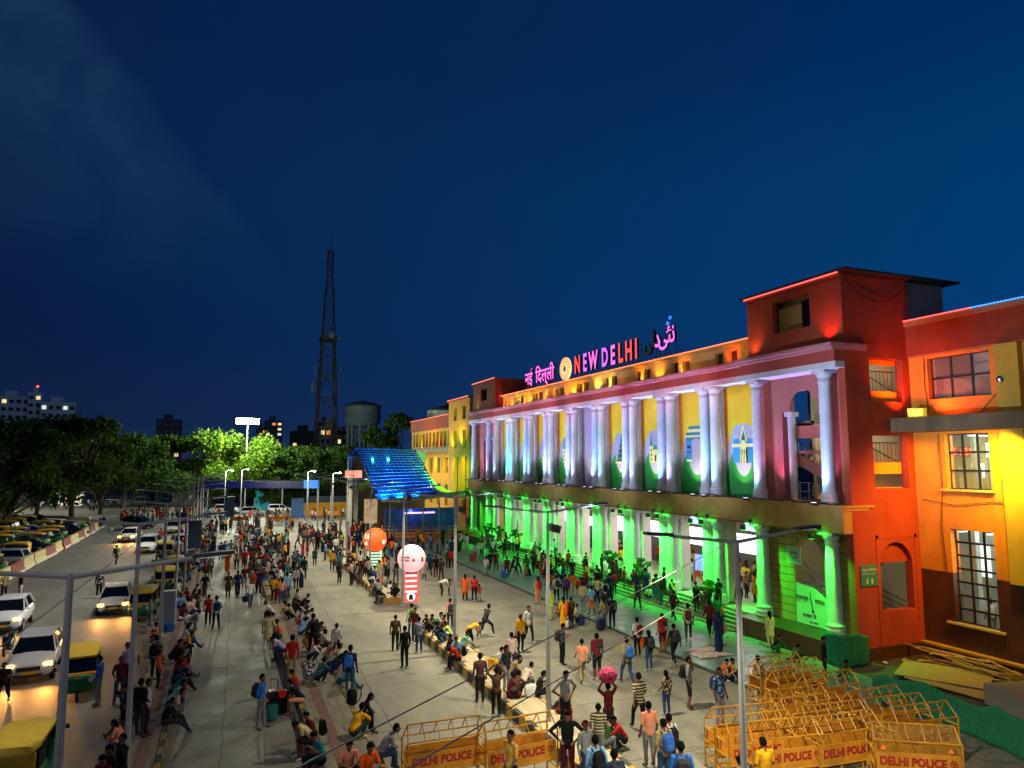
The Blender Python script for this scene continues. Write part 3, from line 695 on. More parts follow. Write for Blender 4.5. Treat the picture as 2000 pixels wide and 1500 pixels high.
b = MB(); b.box(30.95, 31.22, 19.6, 20.6, 3.86, 14.06); b.box(30.95, 31.22, 14.5, 15.5, 3.86, 14.06); nb(b, 'pilaster', M('yellow_pilaster', 'c7a83a', .8, scale=.6, var=.12, dirt=.15))
b = MB(); b.box(29.75, 31.22, 4, 24.96, 10.38, 11.05); nb(b, 'canopy_slab', M('canopy_concrete', '7d6a4c', .85, scale=.6, var=.2, dirt=.35))
b = MB(); b.box(31.0, 31.22, 4, 24.95, 0, .5, 0); b.box(30.86, 31.22, 4, 24.95, .5, .6, 1)
nb(b, 'plinth', [m_mar, M('plinth_cap', 'a88a34', .8, var=.2)])
b = MB(); b.box(31.08, 31.3, WC[0] - .25, WC[1] + .35, WC[2] - .1, WC[2]); b.box(31.08, 31.3, WB[0] - .15, WB[1] + .3, WB[2] - .1, WB[2]); nb(b, 'sill', M('sill_yellow', 'bfae5a', .8, var=.1))
m_glass = M('window_glass', 'c8d4d0', .05, alpha=.1, var=0)
m_lit = M('room_wall', '8f958a', .8, scale=1, var=.15)
def window(w, cols, rows, depth=.3, split=None):
    y0, y1, z0, z1 = w; b = MB(); t = .045
    ys = [y0 + (y1 - y0) * k / cols for k in range(cols + 1)]; zs = [z0 + (z1 - z0) * k / rows for k in range(rows + 1)]
    for y in ys: b.box(31.22 + depth - .04, 31.22 + depth + .02, max(y0, y - t), min(y1, y + t), z0, z1)
    for z in zs: b.box(31.22 + depth - .045, 31.22 + depth + .015, y0, y1, max(z0, z - t), min(z1, z + t))
    f = nb(b, 'window_frame', m_dark)
    g = MB().box(31.22 + depth, 31.22 + depth + .008, y0, y1, z0, z1); nb(g, 'window_pane', m_glass)
window(WA, 3, 2); window(WB, 3, 3); window(WC, 3, 7, .35)
b = MB()
for (y0, y1, z0, z1), col in ((WA, 0), (WB, 0), (WC, 0)):
    b.box(34.8, 34.9, y0 - 2.5, y1 + 2.5, z0 - .8, z1 + .9); b.box(31.77, 34.8, y0 - 2.5, y1 + 2.5, z0 - .85, z0 - .8); b.box(31.77, 34.8, y0 - 2.5, y1 + 2.5, z1 + .85, z1 + .9)
    b.box(31.77, 34.8, y1 + 2.45, y1 + 2.5, z0 - .8, z1 + .85); b.box(31.77, 34.8, y0 - 2.5, y0 - 2.45, z0 - .8, z1 + .85)
nb(b, 'room', m_lit)
b = MB()
b.box(34.0, 34.6, 24.0, 24.75, 6.95, 8.7); b.box(34.2, 34.7, 23.0, 23.5, 6.95, 9.2); b.box(33.9, 34.5, 23.9, 24.2, .95, 2.4); b.box(34.3, 34.7, 23.0, 23.3, .95, 4.2)
for k in range(5): b.bar((33.5, 21.5 + .5 * k, .95), (33.5, 21.5 + .5 * k, 2.6), .03, n=5)
b.box(33.2, 33.5, 23.6, 23.85, .95, 6.7); b.box(33.6, 33.9, 23.6, 23.8, 7, 11.2); b.box(33, 34.6, 24.4, 24.5, 11.15, 13.1)
for z_ in (2.6, 5.3, 9.6): b.box(34.55, 34.75, 21.0, 22.0, z_, z_ + .7)
nb(b, 'cabinet', M('cabinet_grey', 'a9b3ac', .5, var=.3, scale=1.5))
nb(MB().box(33.0, 34.4, 22.8, 22.9, 5.6, 5.65).box(33.0, 34.4, 24.2, 24.3, 5.6, 5.65).box(33, 34.4, 23.4, 23.5, 10.2, 10.25).box(34.7, 34.78, 24.0, 24.8, 3.4, 4.9).box(34.7, 34.78, 24.0, 24.6, 8.2, 8.9).box(34.7, 34.78, 23.4, 23.8, 8.3, 9.9).box(34.7, 34.78, 23.1, 23.6, 2.0, 3.0), 'tube_light', glow('tube_white', 'd8f0e6', 1.5))
nb(MB().box(34.05, 34.15, 24.1, 24.9, 9.2, 9.75), 'display_panel', M('panel_red', '8f1414', .5, var=.0))
o = textmesh('5 : 58', .5, .004, 'display_digits', glow('led_red_text', 'ff3a30', 4), nw, (34.03 - 31.22, 24.5 - 10, 9.32), (pi / 2, 0, -pi / 2))
nb(MB().box(33.7, 34.0, 23.3, 23.9, 12.2, 12.9).box(33.65, 33.7, 23.4, 23.8, 12.3, 12.8), 'ac_unit', M('ac_white', '8c8c88', .5, var=.1))
for p, w, c in (((33.2, 22.3, 10.7), 220, (.85, 1, .9)), ((33.2, 22.3, 6.3), 320, (.9, 1, .92)), ((33.4, 22.3, 13.8), 25, (1, .6, .4)), ((33, 22.3, 3.4), 25, (.9, 1, .92))):
    light('POINT', p, None, w, c, .4, name='room_lamp')
b = MB(); dots(18.9, 21.5, 30.99, 15.86, 2, b); dots(21.5, 24.9, 30.99, 15.86, 1, b); dots(6, 18.9, 30.99, 15.86, 2, b); nb(b, 'light_strip', [led_o, led_r, led_b])
fl = empty('floodlight', 'yellow floodlight box on the concrete canopy slab', 'floodlight', (30.5, 24.1, 11.05))
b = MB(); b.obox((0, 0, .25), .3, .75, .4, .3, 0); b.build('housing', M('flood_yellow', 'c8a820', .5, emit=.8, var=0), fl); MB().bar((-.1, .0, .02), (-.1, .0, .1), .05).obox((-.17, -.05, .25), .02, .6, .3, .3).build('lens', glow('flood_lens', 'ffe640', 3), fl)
light('SPOT', (30.2, 24.2, 11.35), (30.6, 25.2, 14.5), 1100, (1, .12, .01), .15, 130, 1, 'red_floodlight_beam')
light('SPOT', (30.3, 23.4, 11.3), (31.5, 22.4, 13.2), 700, (1, .07, .01), .15, 130, 1, 'red_floodlight_beam')
light('SPOT', (30.2, 24.4, 8.2), (31.2, 24.6, 9.5), 10, (1, .5, .03), .15, 150, 1, 'amber_floodlight_beam')
light('SPOT', (29.6, 19.5, 10.2), (31.3, 22.4, 6.4), 3000, (1, .62, .03), .15, 120, 1, 'amber_floodlight_beam')
light('SPOT', (30.2, 20.9, 10.25), (31.2, 19.9, 7.5), 420, (1, .85, .05), .1, 110, 1, 'yellow_floodlight_beam')
light('SPOT', (29.9, 23.9, 10.3), (30.6, 25, 8.0), 330, (1, .25, .02), .1, 120, 1, 'orange_floodlight_beam')
light('SPOT', (28.6, 18.5, 9.9), (29.6, 25, 6.0), 1900, (1, .14, .02), .3, 76, 1, 'orange_floodlight_beam')
cm = empty('wall_lamp', 'small round grey lamp with a cable on the wing wall', 'wall lamp', (31.2, 20.4, 12.5)); MB().lathe([(.05, 0), (.16, .05), (.18, .2), (.1, .32)], (-.2, 0, -.15), 12).build('lamp_head', m_steel, cm, True); MB().bar((-.02, 0, -.2), (-.02, 1.2, -1.4), .015, n=4).bar((-.2, 0, .1), (0, 0, .1), .03).build('cable', m_dark, cm)

b = MB()
for pts in ([(31.17, 24.1, 14.0), (31.17, 24.14, 12.6), (31.15, 24.0, 11.5), (31.17, 24.2, 11.06)], [(31.18, 23.6, 10.3), (31.18, 23.55, 8.0), (31.17, 23.7, 6.1), (31.18, 23.6, 3.95)], [(31.18, 24.6, 7.2), (31.17, 23.0, 7.0), (31.18, 21.1, 7.25), (31.18, 20.7, 7.2)]):
    for p, q in zip(pts, pts[1:]): b.bar(p, q, .018, n=4)
nb(b, 'wall_cable', m_dark)
# ------------------------------------------------------------------ far wing
fw = empty('station_wing', 'distant yellow and terracotta station wing beyond the far end of the colonnade', 'building', (31.2, 100, 0))
def fb(mb, name, mats, smooth=False):
    for i, v in enumerate(mb.v): mb.v[i] = (v[0] - 31.2, v[1] - 100, v[2])
    return mb.split_build(name, mats, fw, smooth)
ops = []
for k in range(6): ops.append((99.5 + 4.2 * k, 101 + 4.2 * k, 11.4, 13.6)); ops.append((101.6 + 4.2 * k, 103.0 + 4.2 * k, 11.4, 13.6))
for k in range(6): ops.append((98.6 + 4.2 * k, 100.2 + 4.2 * k, 7.2, 9.6)); ops.append((98.6 + 4.2 * k, 100.2 + 4.2 * k, 2.4, 5.6))
b = MB(); wall(b, 'x', 31.2, .4, 79, 125, 0, 14.1, ops, 0); b.box(31.0, 31.6, 79, 125, 14.1, 15.9, 1); b.box(30.9, 31.6, 79, 125.1, 15.9, 16.0, 1); b.box(31.55, 31.65, 80, 124, .5, 14, 2)
fb(b, 'wall', [m_yel, m_terra, m_dwall])
b = MB(); b.box(29.8, 31.2, 80, 126, 10.4, 11.0); fb(b, 'ledge', m_gry)
b = MB(); wall(b, 'x', 29.6, .4, 88.0, 97.3, 0, 17.3, [(89.6, 91.0, 14.6, 16.4), (93.6, 95.0, 14.6, 16.4), (89.6, 91.0, 10.8, 13.2), (93.6, 95, 10.8, 13.2), (89.2, 90.8, 2, 9.6), (92.8, 94.4, 2, 9.6)], 0)
wall(b, 'y', 88.0, .3, 30.0, 31.2, 0, 17.3); b.box(29.4, 31.2, 87.8, 97.5, 17.3, 17.55, 1); b.box(30.05, 30.1, 88.3, 97, 1, 17, 2)
fb(b, 'stair_block', [m_yel, m_terra, m_dwall])
b = MB(); dots(88, 97.4, 29.38, 17.5, 0, b); dots(97.4, 125, 30.88, 15.97, 0, b); fb(b, 'light_strip', [led_o])
for (x, y, z), t, w, c in (((28.4, 91, 10.9), (29.6, 91, 15), 420, (1, .85, .03)), ((28.6, 95, 10.6), (29.6, 95, 14), 300, (1, .7, .03)), ((28.3, 90, 10.2), (29.6, 90.5, 6), 300, (1, .5, .03)), ((28.3, 94.5, 10), (29.6, 94, 5), 300, (1, .4, .03)),
                           ((29.3, 103, 10.2), (31.2, 103, 6), 420, (1, .65, .03)), ((29.3, 109, 10.2), (31.2, 109, 6), 420, (1, .6, .03)), ((29.3, 116, 10.2), (31.2, 116, 6), 400, (1, .6, .03)), ((30.4, 107.6, 11.2), (31.2, 107.6, 12.5), 90, (1, .02, .01)),
                           ((30.4, 100, 11.2), (31.2, 100, 12.5), 110, (1, .55, .03)), ((30.4, 118, 11.2), (31.2, 118, 12.5), 90, (1, .7, .05)), ((28.0, 112, 11), (31, 112, 15.2), 300, (1, .5, .25))):
    light('SPOT', (x, y, z), t, w * 2.2, c, .15, 120, 1, 'facade_floodlight_beam')
# ------------------------------------------------------------------ rooftop sign
rs = empty('rooftop_sign', 'glowing pink and red NEW DELHI letters in three scripts on the station roof', 'sign', (28.2, 52, 15.9))
pk = glow('neon_pink', 'ff6ad8', 1.25); pr = glow('neon_red', 'ff4a48', 1.25); pb = glow('neon_blue', '3a86e8', 1.0); un = M('unlit_letter', '17181f', .6, var=0); pv = glow('neon_violet', 'd668ff', 1.1)
RT = (pi / 2, 0, -pi / 2)
def glyphs(items, size, name='letter', bold=.045, wd=1):
    for s, y, z, m in items: textmesh(s, size, .09, name, [m, un], rs, (0, y - 52, z - 15.9), RT, bold, width=wd)
glyphs([('नई', 65.1, 16.65, pk)], 1.75, bold=.03); glyphs([('िदल्ली', 61.3, 16.65, pk)], 1.75, bold=.03)
glyphs([('N', 54.5, 16.62, pr), ('E', 53.1, 16.62, pv), ('W', 51.65, 16.62, pk), ('D', 49.7, 16.62, pv), ('E', 48.42, 16.62, pk), ('L', 47.25, 16.62, pr), ('H', 46.05, 16.62, pr), ('I', 45.0, 16.62, pr)], 2.1, bold=.06, wd=.68)
glyphs([('ﯽﻟ', 43.25, 17.05, un), ('ﺩ', 42.2, 17.05, pk), ('ﯽﺌﻧ', 41.05, 17.15, pk)], 1.75, bold=.035, wd=.85)
MB().obox((0, 40.7 - 52, 2.95), .1, .22, .22).obox((0, 41.0 - 52, 2.6), .1, .22, .22, rx=.7).build('letter_dot', pb, rs)
b = MB()
for y0, y1 in ((59.2, 66.3), (44.6, 55.3), (40.3, 43.8)):
    b.bar((.12, y0 - 52, .55), (.12, y1 - 52, .55), .035, n=4); b.bar((.12, y0 - 52, 1.7), (.12, y1 - 52, 1.7), .03, n=4)
    y = y0
    while y <= y1: b.bar((.12, y - 52, -.4), (.12, y - 52, 2.0), .03, n=4); b.bar((.12, y - 52, 1.5), (1.0, y - 52, -.4), .025, n=4); y += 1.17
b.build('support_frame', un, rs)
b = MB()
def disc(r0, r1, x, mi, n=40):
    vs = [(x, -.0 + r * math.cos(2 * pi * k / n), r * math.sin(2 * pi * k / n)) for r in (r0, r1) for k in range(n)]
    b.add(vs, [(k, (k + 1) % n, n + (k + 1) % n, n + k) for k in range(n)], mi)
n = 40
b.add([(0, 1.02 * math.cos(2 * pi * k / n), 1.02 * math.sin(2 * pi * k / n)) for k in range(n)] + [(.2, 1.02 * math.cos(2 * pi * k / n), 1.02 * math.sin(2 * pi * k / n)) for k in range(n)], [tuple(range(n))] + [(k, (k + 1) % n, n + (k + 1) % n, n + k) for k in range(n)], 0)
disc(.9, .96, -.01, 1); disc(.55, .6, -.01, 1)
for k in range(16): t = 2 * pi * k / 16; b.bar((-.012, .64 * math.cos(t), .64 * math.sin(t)), (-.012, .86 * math.cos(t), .86 * math.sin(t)), .03, n=4, mi=1)
b.obox((-.012, 0, -.05), .02, .5, .4, 0, 1); b.obox((-.012, 0, .25), .02, .2, .2, 0, 1)
o = b.build('emblem', [glow('emblem_face', 'ffd08a', 1.1), M('emblem_ink', 'c06a28', .6, var=0)], rs, loc=(0, 57.15 - 52, 1.38))
# ------------------------------------------------------------------ street lamps
m_pole = M('galvanised_pole', 'a4a9ae', .5, metal=.25, var=.12, scale=3)
m_head = M('lamp_casing', '3a3e44', .5, var=.1)
m_led = glow('lamp_led', 'f6fbff', .3)
def lamp_post():
    t = empty('street_lamp', None, 'street lamp')
    MB().bar((0, 0, .3), (0, 0, 7.3), .088, .048, 8).bar((0, 0, .3), (0, 0, .34), .2, .2, 8).build('pole', m_pole, t)
    for s in (-1, 1):
        MB().bar((0, 0, 7.25), (s * 1.75, 0, 7.45), .045, .035, 6).build('arm', m_pole, t)
        h = MB().obox((s * 2.0, 0, 7.5), .62, .22, .06, 0, 0, ry=-s * .07).build('lamp_head', m_head, t)
        MB().obox((s * 2.0, 0, 7.462), .44, .14, .012, 0, 0, ry=-s * .07).build('lens', m_led, h)
    return t
lp = lamp_post(); first = True
LY = [12.8, 22.6, 33.1, 43.6, 54.2, 64.8, 75.4, 86, 96.6]
words = ['nearest', 'second', 'third', 'fourth', 'fifth', 'sixth', 'seventh', 'eighth', 'farthest']
for X, row in ((-2.08, 'road side kerb'), (10.45, 'plaza side kerb')):
    for i, y in enumerate(LY):
        o = lp if first else copytree(lp); first = False
        o.location = (X, y, 0)
        tag(o, f'double armed grey street lamp, {words[i]} in the row on the {row}', 'street lamp', 'double armed street lamps')
        for s in (-1, 1):
            if X > 0: light('SPOT', (X + s * 2.0, y, 7.43), (X + s * 3.2, y, 0), ((2900 if s > 0 else 1200) if i < 4 else 1600) if i < 7 else 1900, (1, .9, .62), .05, 135, .7, 'street_lamp_beam')
            elif i > 2: light('SPOT', (X + s * 2.0, y, 7.43), (X + s * (2.6 if s > 0 else 13), y, 0), (700 if s > 0 and i < 6 else 1500) if s > 0 else 3000, (1, .93, .74), .05, 122, .8, 'street_lamp_beam')
            elif s < 0: light('SPOT', (X + s * 2.0, y, 7.43), (X + s * 7, y, 0), 900, (1, .84, .6), .05, 122, .8, 'street_lamp_beam')
# more poles beyond, some with glaring heads
for k, (x, y, h) in enumerate([(0.5, 118, 7.5), (3, 126, 7.6), (12, 112, 7.4), (15.2, 108, 7.2), (17.5, 102, 7.2), (-27, 155, 10), (-36, 160, 10), (-44, 150, 10)]):
    t = empty('street_lamp', 'lit street lamp on a tall thin pole, ' + ['left of the blue gantry', 'behind the blue gantry', 'right of the blue gantry', 'near the glass entrance', 'nearest the glass entrance', 'behind the ticket kiosk', 'among the dark trees', 'deepest in the dark trees'][k], 'street lamp', (x, y, 0))
    MB().bar((0, 0, 0), (0, 0, h), .09, .05, 6).build('pole', m_pole, t); MB().bar((0, 0, h), (.8, -.4, h + .2), .04, n=5).build('arm', m_pole, t)
    MB().lathe([(.1, .1), (.17, 0), (.12, -.08)], (.9, -.5, h + .1), 10).build('lamp_head', glow('bright_head', 'f2f6ff', 30), t)
    light('POINT', (x + .9, y - .9, h - .3), None, 1500 if k < 5 else 3500, (1, .96, .8), .2, name='street_lamp_beam')
# pole furniture
def cab(x, y, z, w, d, h, label, col, name='junction_box', cat='box'):
    o = MB().box(-w / 2, w / 2, -d / 2, d / 2, 0, h).box(-w / 2 - .02, w / 2 + .02, -d / 2 - .02, d / 2 + .02, h, h + .04).build(name, M('cab_' + col, col, .5, var=.12), None, loc=(x, y, z))
    return tag(o, label, cat)
cab(-2.35, 43.2, .32, .62, .5, 1.75, 'tall pale grey electrical cabinet beside the road lamp post', '9b9da8', 'electrical_cabinet', 'cabinet')
cab(-1.7, 58.5, 2.6, .9, .2, 2.0, 'dark blue notice board hung high on a lamp post', '274055', 'pole_board', 'board')
cab(-1.72, 54.0, 2.2, .45, .3, .8, 'small grey meter box strapped to a lamp post', '8d929a', 'meter_box', 'box')
cab(1.0, 96, 2.2, 1.2, .2, 2.4, 'blue panel on posts at the far left of the plaza', '3c5a78', 'pole_board', 'board')
o = cab(9.6, 101, 1.4, 1.6, .2, 2.6, 'upright blue information panel at the far end of the plaza', '2c4c80', 'information_panel', 'board')
# cables overhead
def cable(p, q, sag, label, r=.008, n=24, col='6d706a'):
    p = Vector(p); q = Vector(q); b = MB(); pts = [p.lerp(q, k / n) - Vector((0, 0, sag * 4 * (k / n) * (1 - k / n))) for k in range(n + 1)]
    for a, c in zip(pts, pts[1:]): b.bar(a, c, r, n=5, cap=False)
    tag(b.build('overhead_cable', M('cable_' + col, col, .5, var=0), None, True), label, 'cable')
cable((.58, 6.24, 6.52), (26.4, 27.1, 7.3), .12, 'pale overhead cable rising from lower centre to the station ledge')
cable((1.22, 5.98, 6.4), (26.5, 29.9, 4.6), .12, 'lower pale overhead cable slanting over the yellow barricades to a green lit column')
cable((-2.43, 10.69, 6.75), (-2.0, 22.6, 6.9), .05, 'thin cable running from the left edge to the second lamp post', .008)
# ------------------------------------------------------------------ lit advertising balloons on pillars
def balloon(x, y, r, zc, ph, pw, label, bc, pc, words_, face):
    t = empty('advertising_balloon', label, 'balloon', (x, y, .0))
    b = MB(); n = 14
    prof = [(max(.02, r * math.sin(pi * k / n)), zc - r * math.cos(pi * k / n)) for k in range(n + 1)]
    b.lathe(prof, n=36); b.build('balloon_skin', glow('bal' + bc, bc, .8), t, 2)
    b = MB().box(-pw / 2, pw / 2, -pw * .3, pw * .3, .38, ph); b.build('pillar', glow('pil' + pc, pc, 1.0), t)
    MB().lathe([(r * .45, ph), (r * .4, ph + .12)], n=16).build('collar', m_dark, t)
    return t
A1 = math.atan2(11.1, 43.8)
t = balloon(11.15, 44.3, .87, 2.98, 2.12, .92, 'pale pink glowing advertising balloon on a red and white lit pillar', 'f6bcbc', 'e8564f', 0, 0)
t.rotation_euler = (0, 0, -A1)
wp = glow('sticker_white', 'ffeaea', 1.1); rd = M('print_maroon', '7a2440', .6, var=0); ink = M('print_ink', '3c2430', .6, var=0)
for k in range(4): MB().box(-.36, .36, -.284, -.278, 1.92 - .32 * k, 2.04 - .32 * k).build('stripe', wp, t)
MB().lathe([(.27, 0), (.27, .012)], n=20).build('portrait_disc', wp, t).matrix_local = Matrix.Translation((0, -.285, .72)) @ Matrix.Rotation(pi / 2, 4, 'X')
MB().lathe([(.12, 0), (.12, .01)], (0, .02, 0), n=12).obox((0, -.12, .005), .26, .14, .01).build('portrait', ink, t).matrix_local = Matrix.Translation((0, -.30, .72)) @ Matrix.Rotation(pi / 2, 4, 'X')
def on_ball(t, r, zc, az, el, build, name, mat):
    o = build(name, mat, t)
    d = Vector((math.sin(az) * math.cos(el), -math.cos(az) * math.cos(el), math.sin(el)))
    o.location = d * r + Vector((0, 0, zc)); o.rotation_euler = (pi / 2 - el, 0, az); return o
on_ball(t, .875, 2.98, .16, 0, MB().lathe([(.105, -.02), (.1, .012), (.02, .012)], n=16).build, 'round_logo', rd)
b = MB()
for k in range(12): b.bar((.2 * math.cos(k / 12 * 4.6 - .6), .2 * math.sin(k / 12 * 4.6 - .6), .0), (.2 * math.cos((k + 1) / 12 * 4.6 - .6), .2 * math.sin((k + 1) / 12 * 4.6 - .6), .0), .012, n=4)
on_ball(t, .875, 2.98, .18, .0, b.build, 'logo_ring', rd)
on_ball(t, .87, 2.98, .85, .03, MB().obox((0, .05, 0), .14, .16, .03).obox((0, -.09, 0), .2, .12, .03).build, 'emblem', M('print_brown', '7a4a2c', .6, var=0))
for s, el in (('TOGETHER', .13), ('FOR INDIA', -.06)):
    o = textmesh(s, .15, .004, 'lettering', ink, t, (0, 0, 0), (0, 0, 0), .006, width=.78); az = -.45
    d = Vector((math.sin(az) * math.cos(el), -math.cos(az) * math.cos(el), math.sin(el))); o.location = d * .92 + Vector((0, 0, 2.98)); o.rotation_euler = (pi / 2, 0, az)
t = balloon(11.3, 56.6, .92, 2.9, 2.0, 1.1, 'orange glowing advertising balloon above a pale green lit pillar', 'ff5a1e', 'c9e8b0', 0, 0)
t.rotation_euler = (0, 0, -.2)
wy = glow('sticker_cream', 'ffe9b0', 1.2)
for s, az, el, sz in (('16', -.75, .2, .55), ('al', -.8, -.28, .4)):
    o = textmesh(s, sz, .004, 'lettering', wy, t, (0, 0, 0), (0, 0, 0), .02)
    d = Vector((math.sin(az) * math.cos(el), -math.cos(az) * math.cos(el), math.sin(el))); o.location = d * .95 + Vector((0, 0, 2.85)); o.rotation_euler = (pi / 2 - el * .5, 0, az)
on_ball(t, .91, 2.9, .85, -.12, MB().lathe([(.19, -.03), (.16, .014), (.02, .014)], n=10).build, 'emblem', wy)
b = MB()
for k in range(5): b.box(-.45, .45, -.335, -.332, 1.75 - .22 * k, 1.85 - .22 * k)
b.split_build('stripe', M('stripe_blue', '49749a', .5, emit=.7, var=0), t, gap=.01)
for p, c, w in (((11.15, 43.2, 3.0), (1, .75, .75), 60), ((11.3, 55.4, 2.9), (1, .35, .08), 60)): light('POINT', p, None, w, c, .8, name='balloon_glow')

# ------------------------------------------------------------------ police barricades
m_by2 = M('barricade_yellow', 'c98a1c', .45, scale=5, var=.25, col2='d99c28', bump=.1, dirt=.4)
m_bpn = M('barricade_panel', 'd6902a', .5, scale=3, var=.2, bump=.05, dirt=.35)
m_btx = M('barricade_red', 'a8231c', .6, var=.1); m_tri = M('reflector_orange', 'ff7a30', .4, emit=.5, var=0)
m_mesh = M('wire_mesh', '9a7424', .5, var=.1)
BW = 2.25
def barricade(meshy=False):
    t = empty('police_barricade', None, 'barricade')
    w = BW / 2; r = .025; b = MB()
    yf, yb, zt, zr = -.31, .31, 1.36, 1.74
    for y in (yf, yb):
        for x in (-w, w): b.bar((x, y, .06), (x, y, zt), r, n=6)
        for z in (zt, .28, .52): b.bar((-w, y, z), (w, y, z), r, n=6)
        for x in (-w / 3, w / 3): b.bar((x, y, .28), (x, y, .52), r * .7, n=4)
    b.bar((-w + .08, 0, zr), (w - .08, 0, zr), r, n=6)
    for x in [-w + .02] + [-w + .08 + (BW - .16) * k / 5 for k in range(1, 5)] + [w - .02]:
        xr = max(-w + .08, min(w - .08, x))
        for y in (yf, yb): b.bar((x, y, zt), (xr, 0, zr), r * (.85 if abs(x) > w - .1 else .6), n=5)
    for x in (-w, w):
        for z in (.28, .75, 1.12): b.bar((x, yf, z), (x, yb, z), r, n=5)
        b.bar((x, yf, .28), (x, yb, .75), r * .7, n=4)
        for y in (yf, yb): b.lathe([(.05, 0), (.05, .05)], (x, y, .01), 10)
    b.build('frame', m_by2, t, True)
    p = MB(); pz0, pz1 = .55, 1.07
    p.box(-w + .06, w - .06, yf - .008, yf + .008, pz0, pz1); p.build('sign_panel', m_bpn, t)
    q = MB(); q.box(-w + .06, w - .06, yb - .008, yb + .008, pz0, pz1); q.build('sign_panel', m_bpn, t)
    if meshy:
        g = MB()
        for k in range(1, 56):
            x = -w + BW * k / 56; g.bar((x, yf, zt), (x, -.02, zr - .02), .004, n=3, cap=False); g.bar((x, yf, .28), (x, yf, .66), .004, n=3, cap=False); g.bar((x, yf, 1.08), (x, yf, zt), .004, n=3, cap=False)
        for k in range(1, 10):
            g.bar((-w, yf + .29 * k / 10, zt + .36 * k / 10), (w, yf + .29 * k / 10, zt + .36 * k / 10), .004, n=3, cap=False)
        for k in range(1, 7): g.bar((-w, yf, 1.08 + .04 * k), (w, yf, 1.08 + .04 * k), .004, n=3, cap=False); g.bar((-w, yf, .28 + .055 * k), (w, yf, .28 + .055 * k), .004, n=3, cap=False)
        g.build('wire_mesh', m_mesh, t)
        for x, z in ((-w + .25, 1.14), (w - .3, 1.14), (-w + .25, .42), (w - .3, .42)):
            MB().prism([(-.07, 0), (.07, 0), (0, .12)], lambda u, v, d, x=x, z=z: (x + u, yf - .03 + d, z + v), .012).build('reflector', m_tri, t)
    textmesh('DELHI POLICE', .3, .003, 'lettering', m_btx, t, (-.14, yf - .014, .74), (pi / 2, 0, 0), .012, width=.9)
    if meshy: textmesh('दिल्ली पुलिस सेवा', .1, .003, 'lettering', m_btx, t, (.35, yf - .014, .60), (pi / 2, 0, 0), .003)
    e = MB(); R = .085
    for k in range(14): a0, a1 = 2 * pi * k / 14, 2 * pi * (k + 1) / 14; e.bar((R * math.cos(a0), 0, R * math.sin(a0)), (R * math.cos(a1), 0, R * math.sin(a1)), .012, n=4)
    for k in range(3): a0 = 2 * pi * k / 3 + .5; e.bar((0, 0, 0), (R * math.cos(a0), 0, R * math.sin(a0)), .014, n=4)
    o = e.build('emblem', m_btx, t); o.location = (w - .24, yf - .014, .85)
    return t
bar0 = barricade(); barm = barricade(True)
NB = [(18.05, 15.0, -32, 1, 'mesh fronted police barricade with four orange reflectors at the lower right corner'),
      (16.9, 16.35, -4, 0, 'yellow police barricade between the pole side one and the mesh fronted one'),
      (14.93, 16.65, -8, 0, 'yellow police barricade behind the yellow shirted man by the lamp post'),
      (14.6, 17.3, -5, 0, 'yellow police barricade second in the front left stack of the right pile'),
      (14.73, 18.0, -8, 0, 'yellow police barricade third back at the left end of the right pile'),
      (17.3, 17.15, -5, 0, 'yellow police barricade in the middle of the right pile with a bird at its end'),
      (19.6, 16.95, -6, 0, 'yellow police barricade in the second row by the green netting'),
      (17.2, 17.95, -2, 0, 'yellow police barricade in the middle row of the right pile'),
      (17.4, 18.7, -2, 0, 'yellow police barricade wedged fourth from the front in the pile'),
      (19.7, 16.1, -5, 0, 'yellow police barricade directly behind the mesh fronted one'),
      (19.62, 17.7, 1, 0, 'yellow police barricade with a bright white edge rail beside the netting'),
      (19.66, 19.6, -1, 0, 'yellow police barricade with its open end showing, front of the upper group'),
      (19.0, 20.4, 4, 0, 'yellow police barricade second in the upper group near the tiles'),
      (19.77, 21.2, 3, 0, 'yellow police barricade third in the upper group near the tiles'),
      (19.61, 22.0, 4, 0, 'yellow police barricade farthest back in the upper group on the green tiles'),
      (6.08, 20.15, 0, 0, 'yellow police barricade at bottom centre, left of its pair'),
      (8.1, 19.62, 4, 0, 'yellow police barricade at bottom centre, behind the man in white and yellow')]
FB = [(2.6, 111, 2, 'yellow barricade left of the far median crowd'), (7.2, 109.5, 0, 'yellow barricade right of the far median crowd'), (9.6, 110, 3, 'yellow barricade next to the far blue information panel'), (14.0, 118, 12, 'yellow barricade leaning in the far fence under the trees'),
      (16.3, 117, 5, 'yellow barricade in the far fence beside the glass entrance'), (17.0, 80.5, -25, 'yellow barricade at the left end of the row before the glass entrance'), (19.2, 79.2, -12, 'yellow barricade second in the row before the glass entrance'),
      (21.4, 78.5, -6, 'yellow barricade third in the row before the glass entrance'), (23.6, 77.9, 0, 'yellow barricade with a handcart behind it before the glass entrance'), (25.6, 77.4, 8, 'yellow barricade ending the row beside the hall ramp')]
used0 = usedm = False
for x, y, a, mm, lab in NB + [(x, y, a, 0, l) for x, y, a, l in FB]:
    if mm: o = barm
    elif not used0: o = bar0; used0 = True
    else: o = copytree(bar0)
    o.location = (x, y, .05 if (x > 19.9 and y > 20) or y > 77 and x > 19 and y < 86 else .012); o.rotation_euler = (0, 0, math.radians(a)); tag(o, lab, 'barricade', 'yellow police barricades')
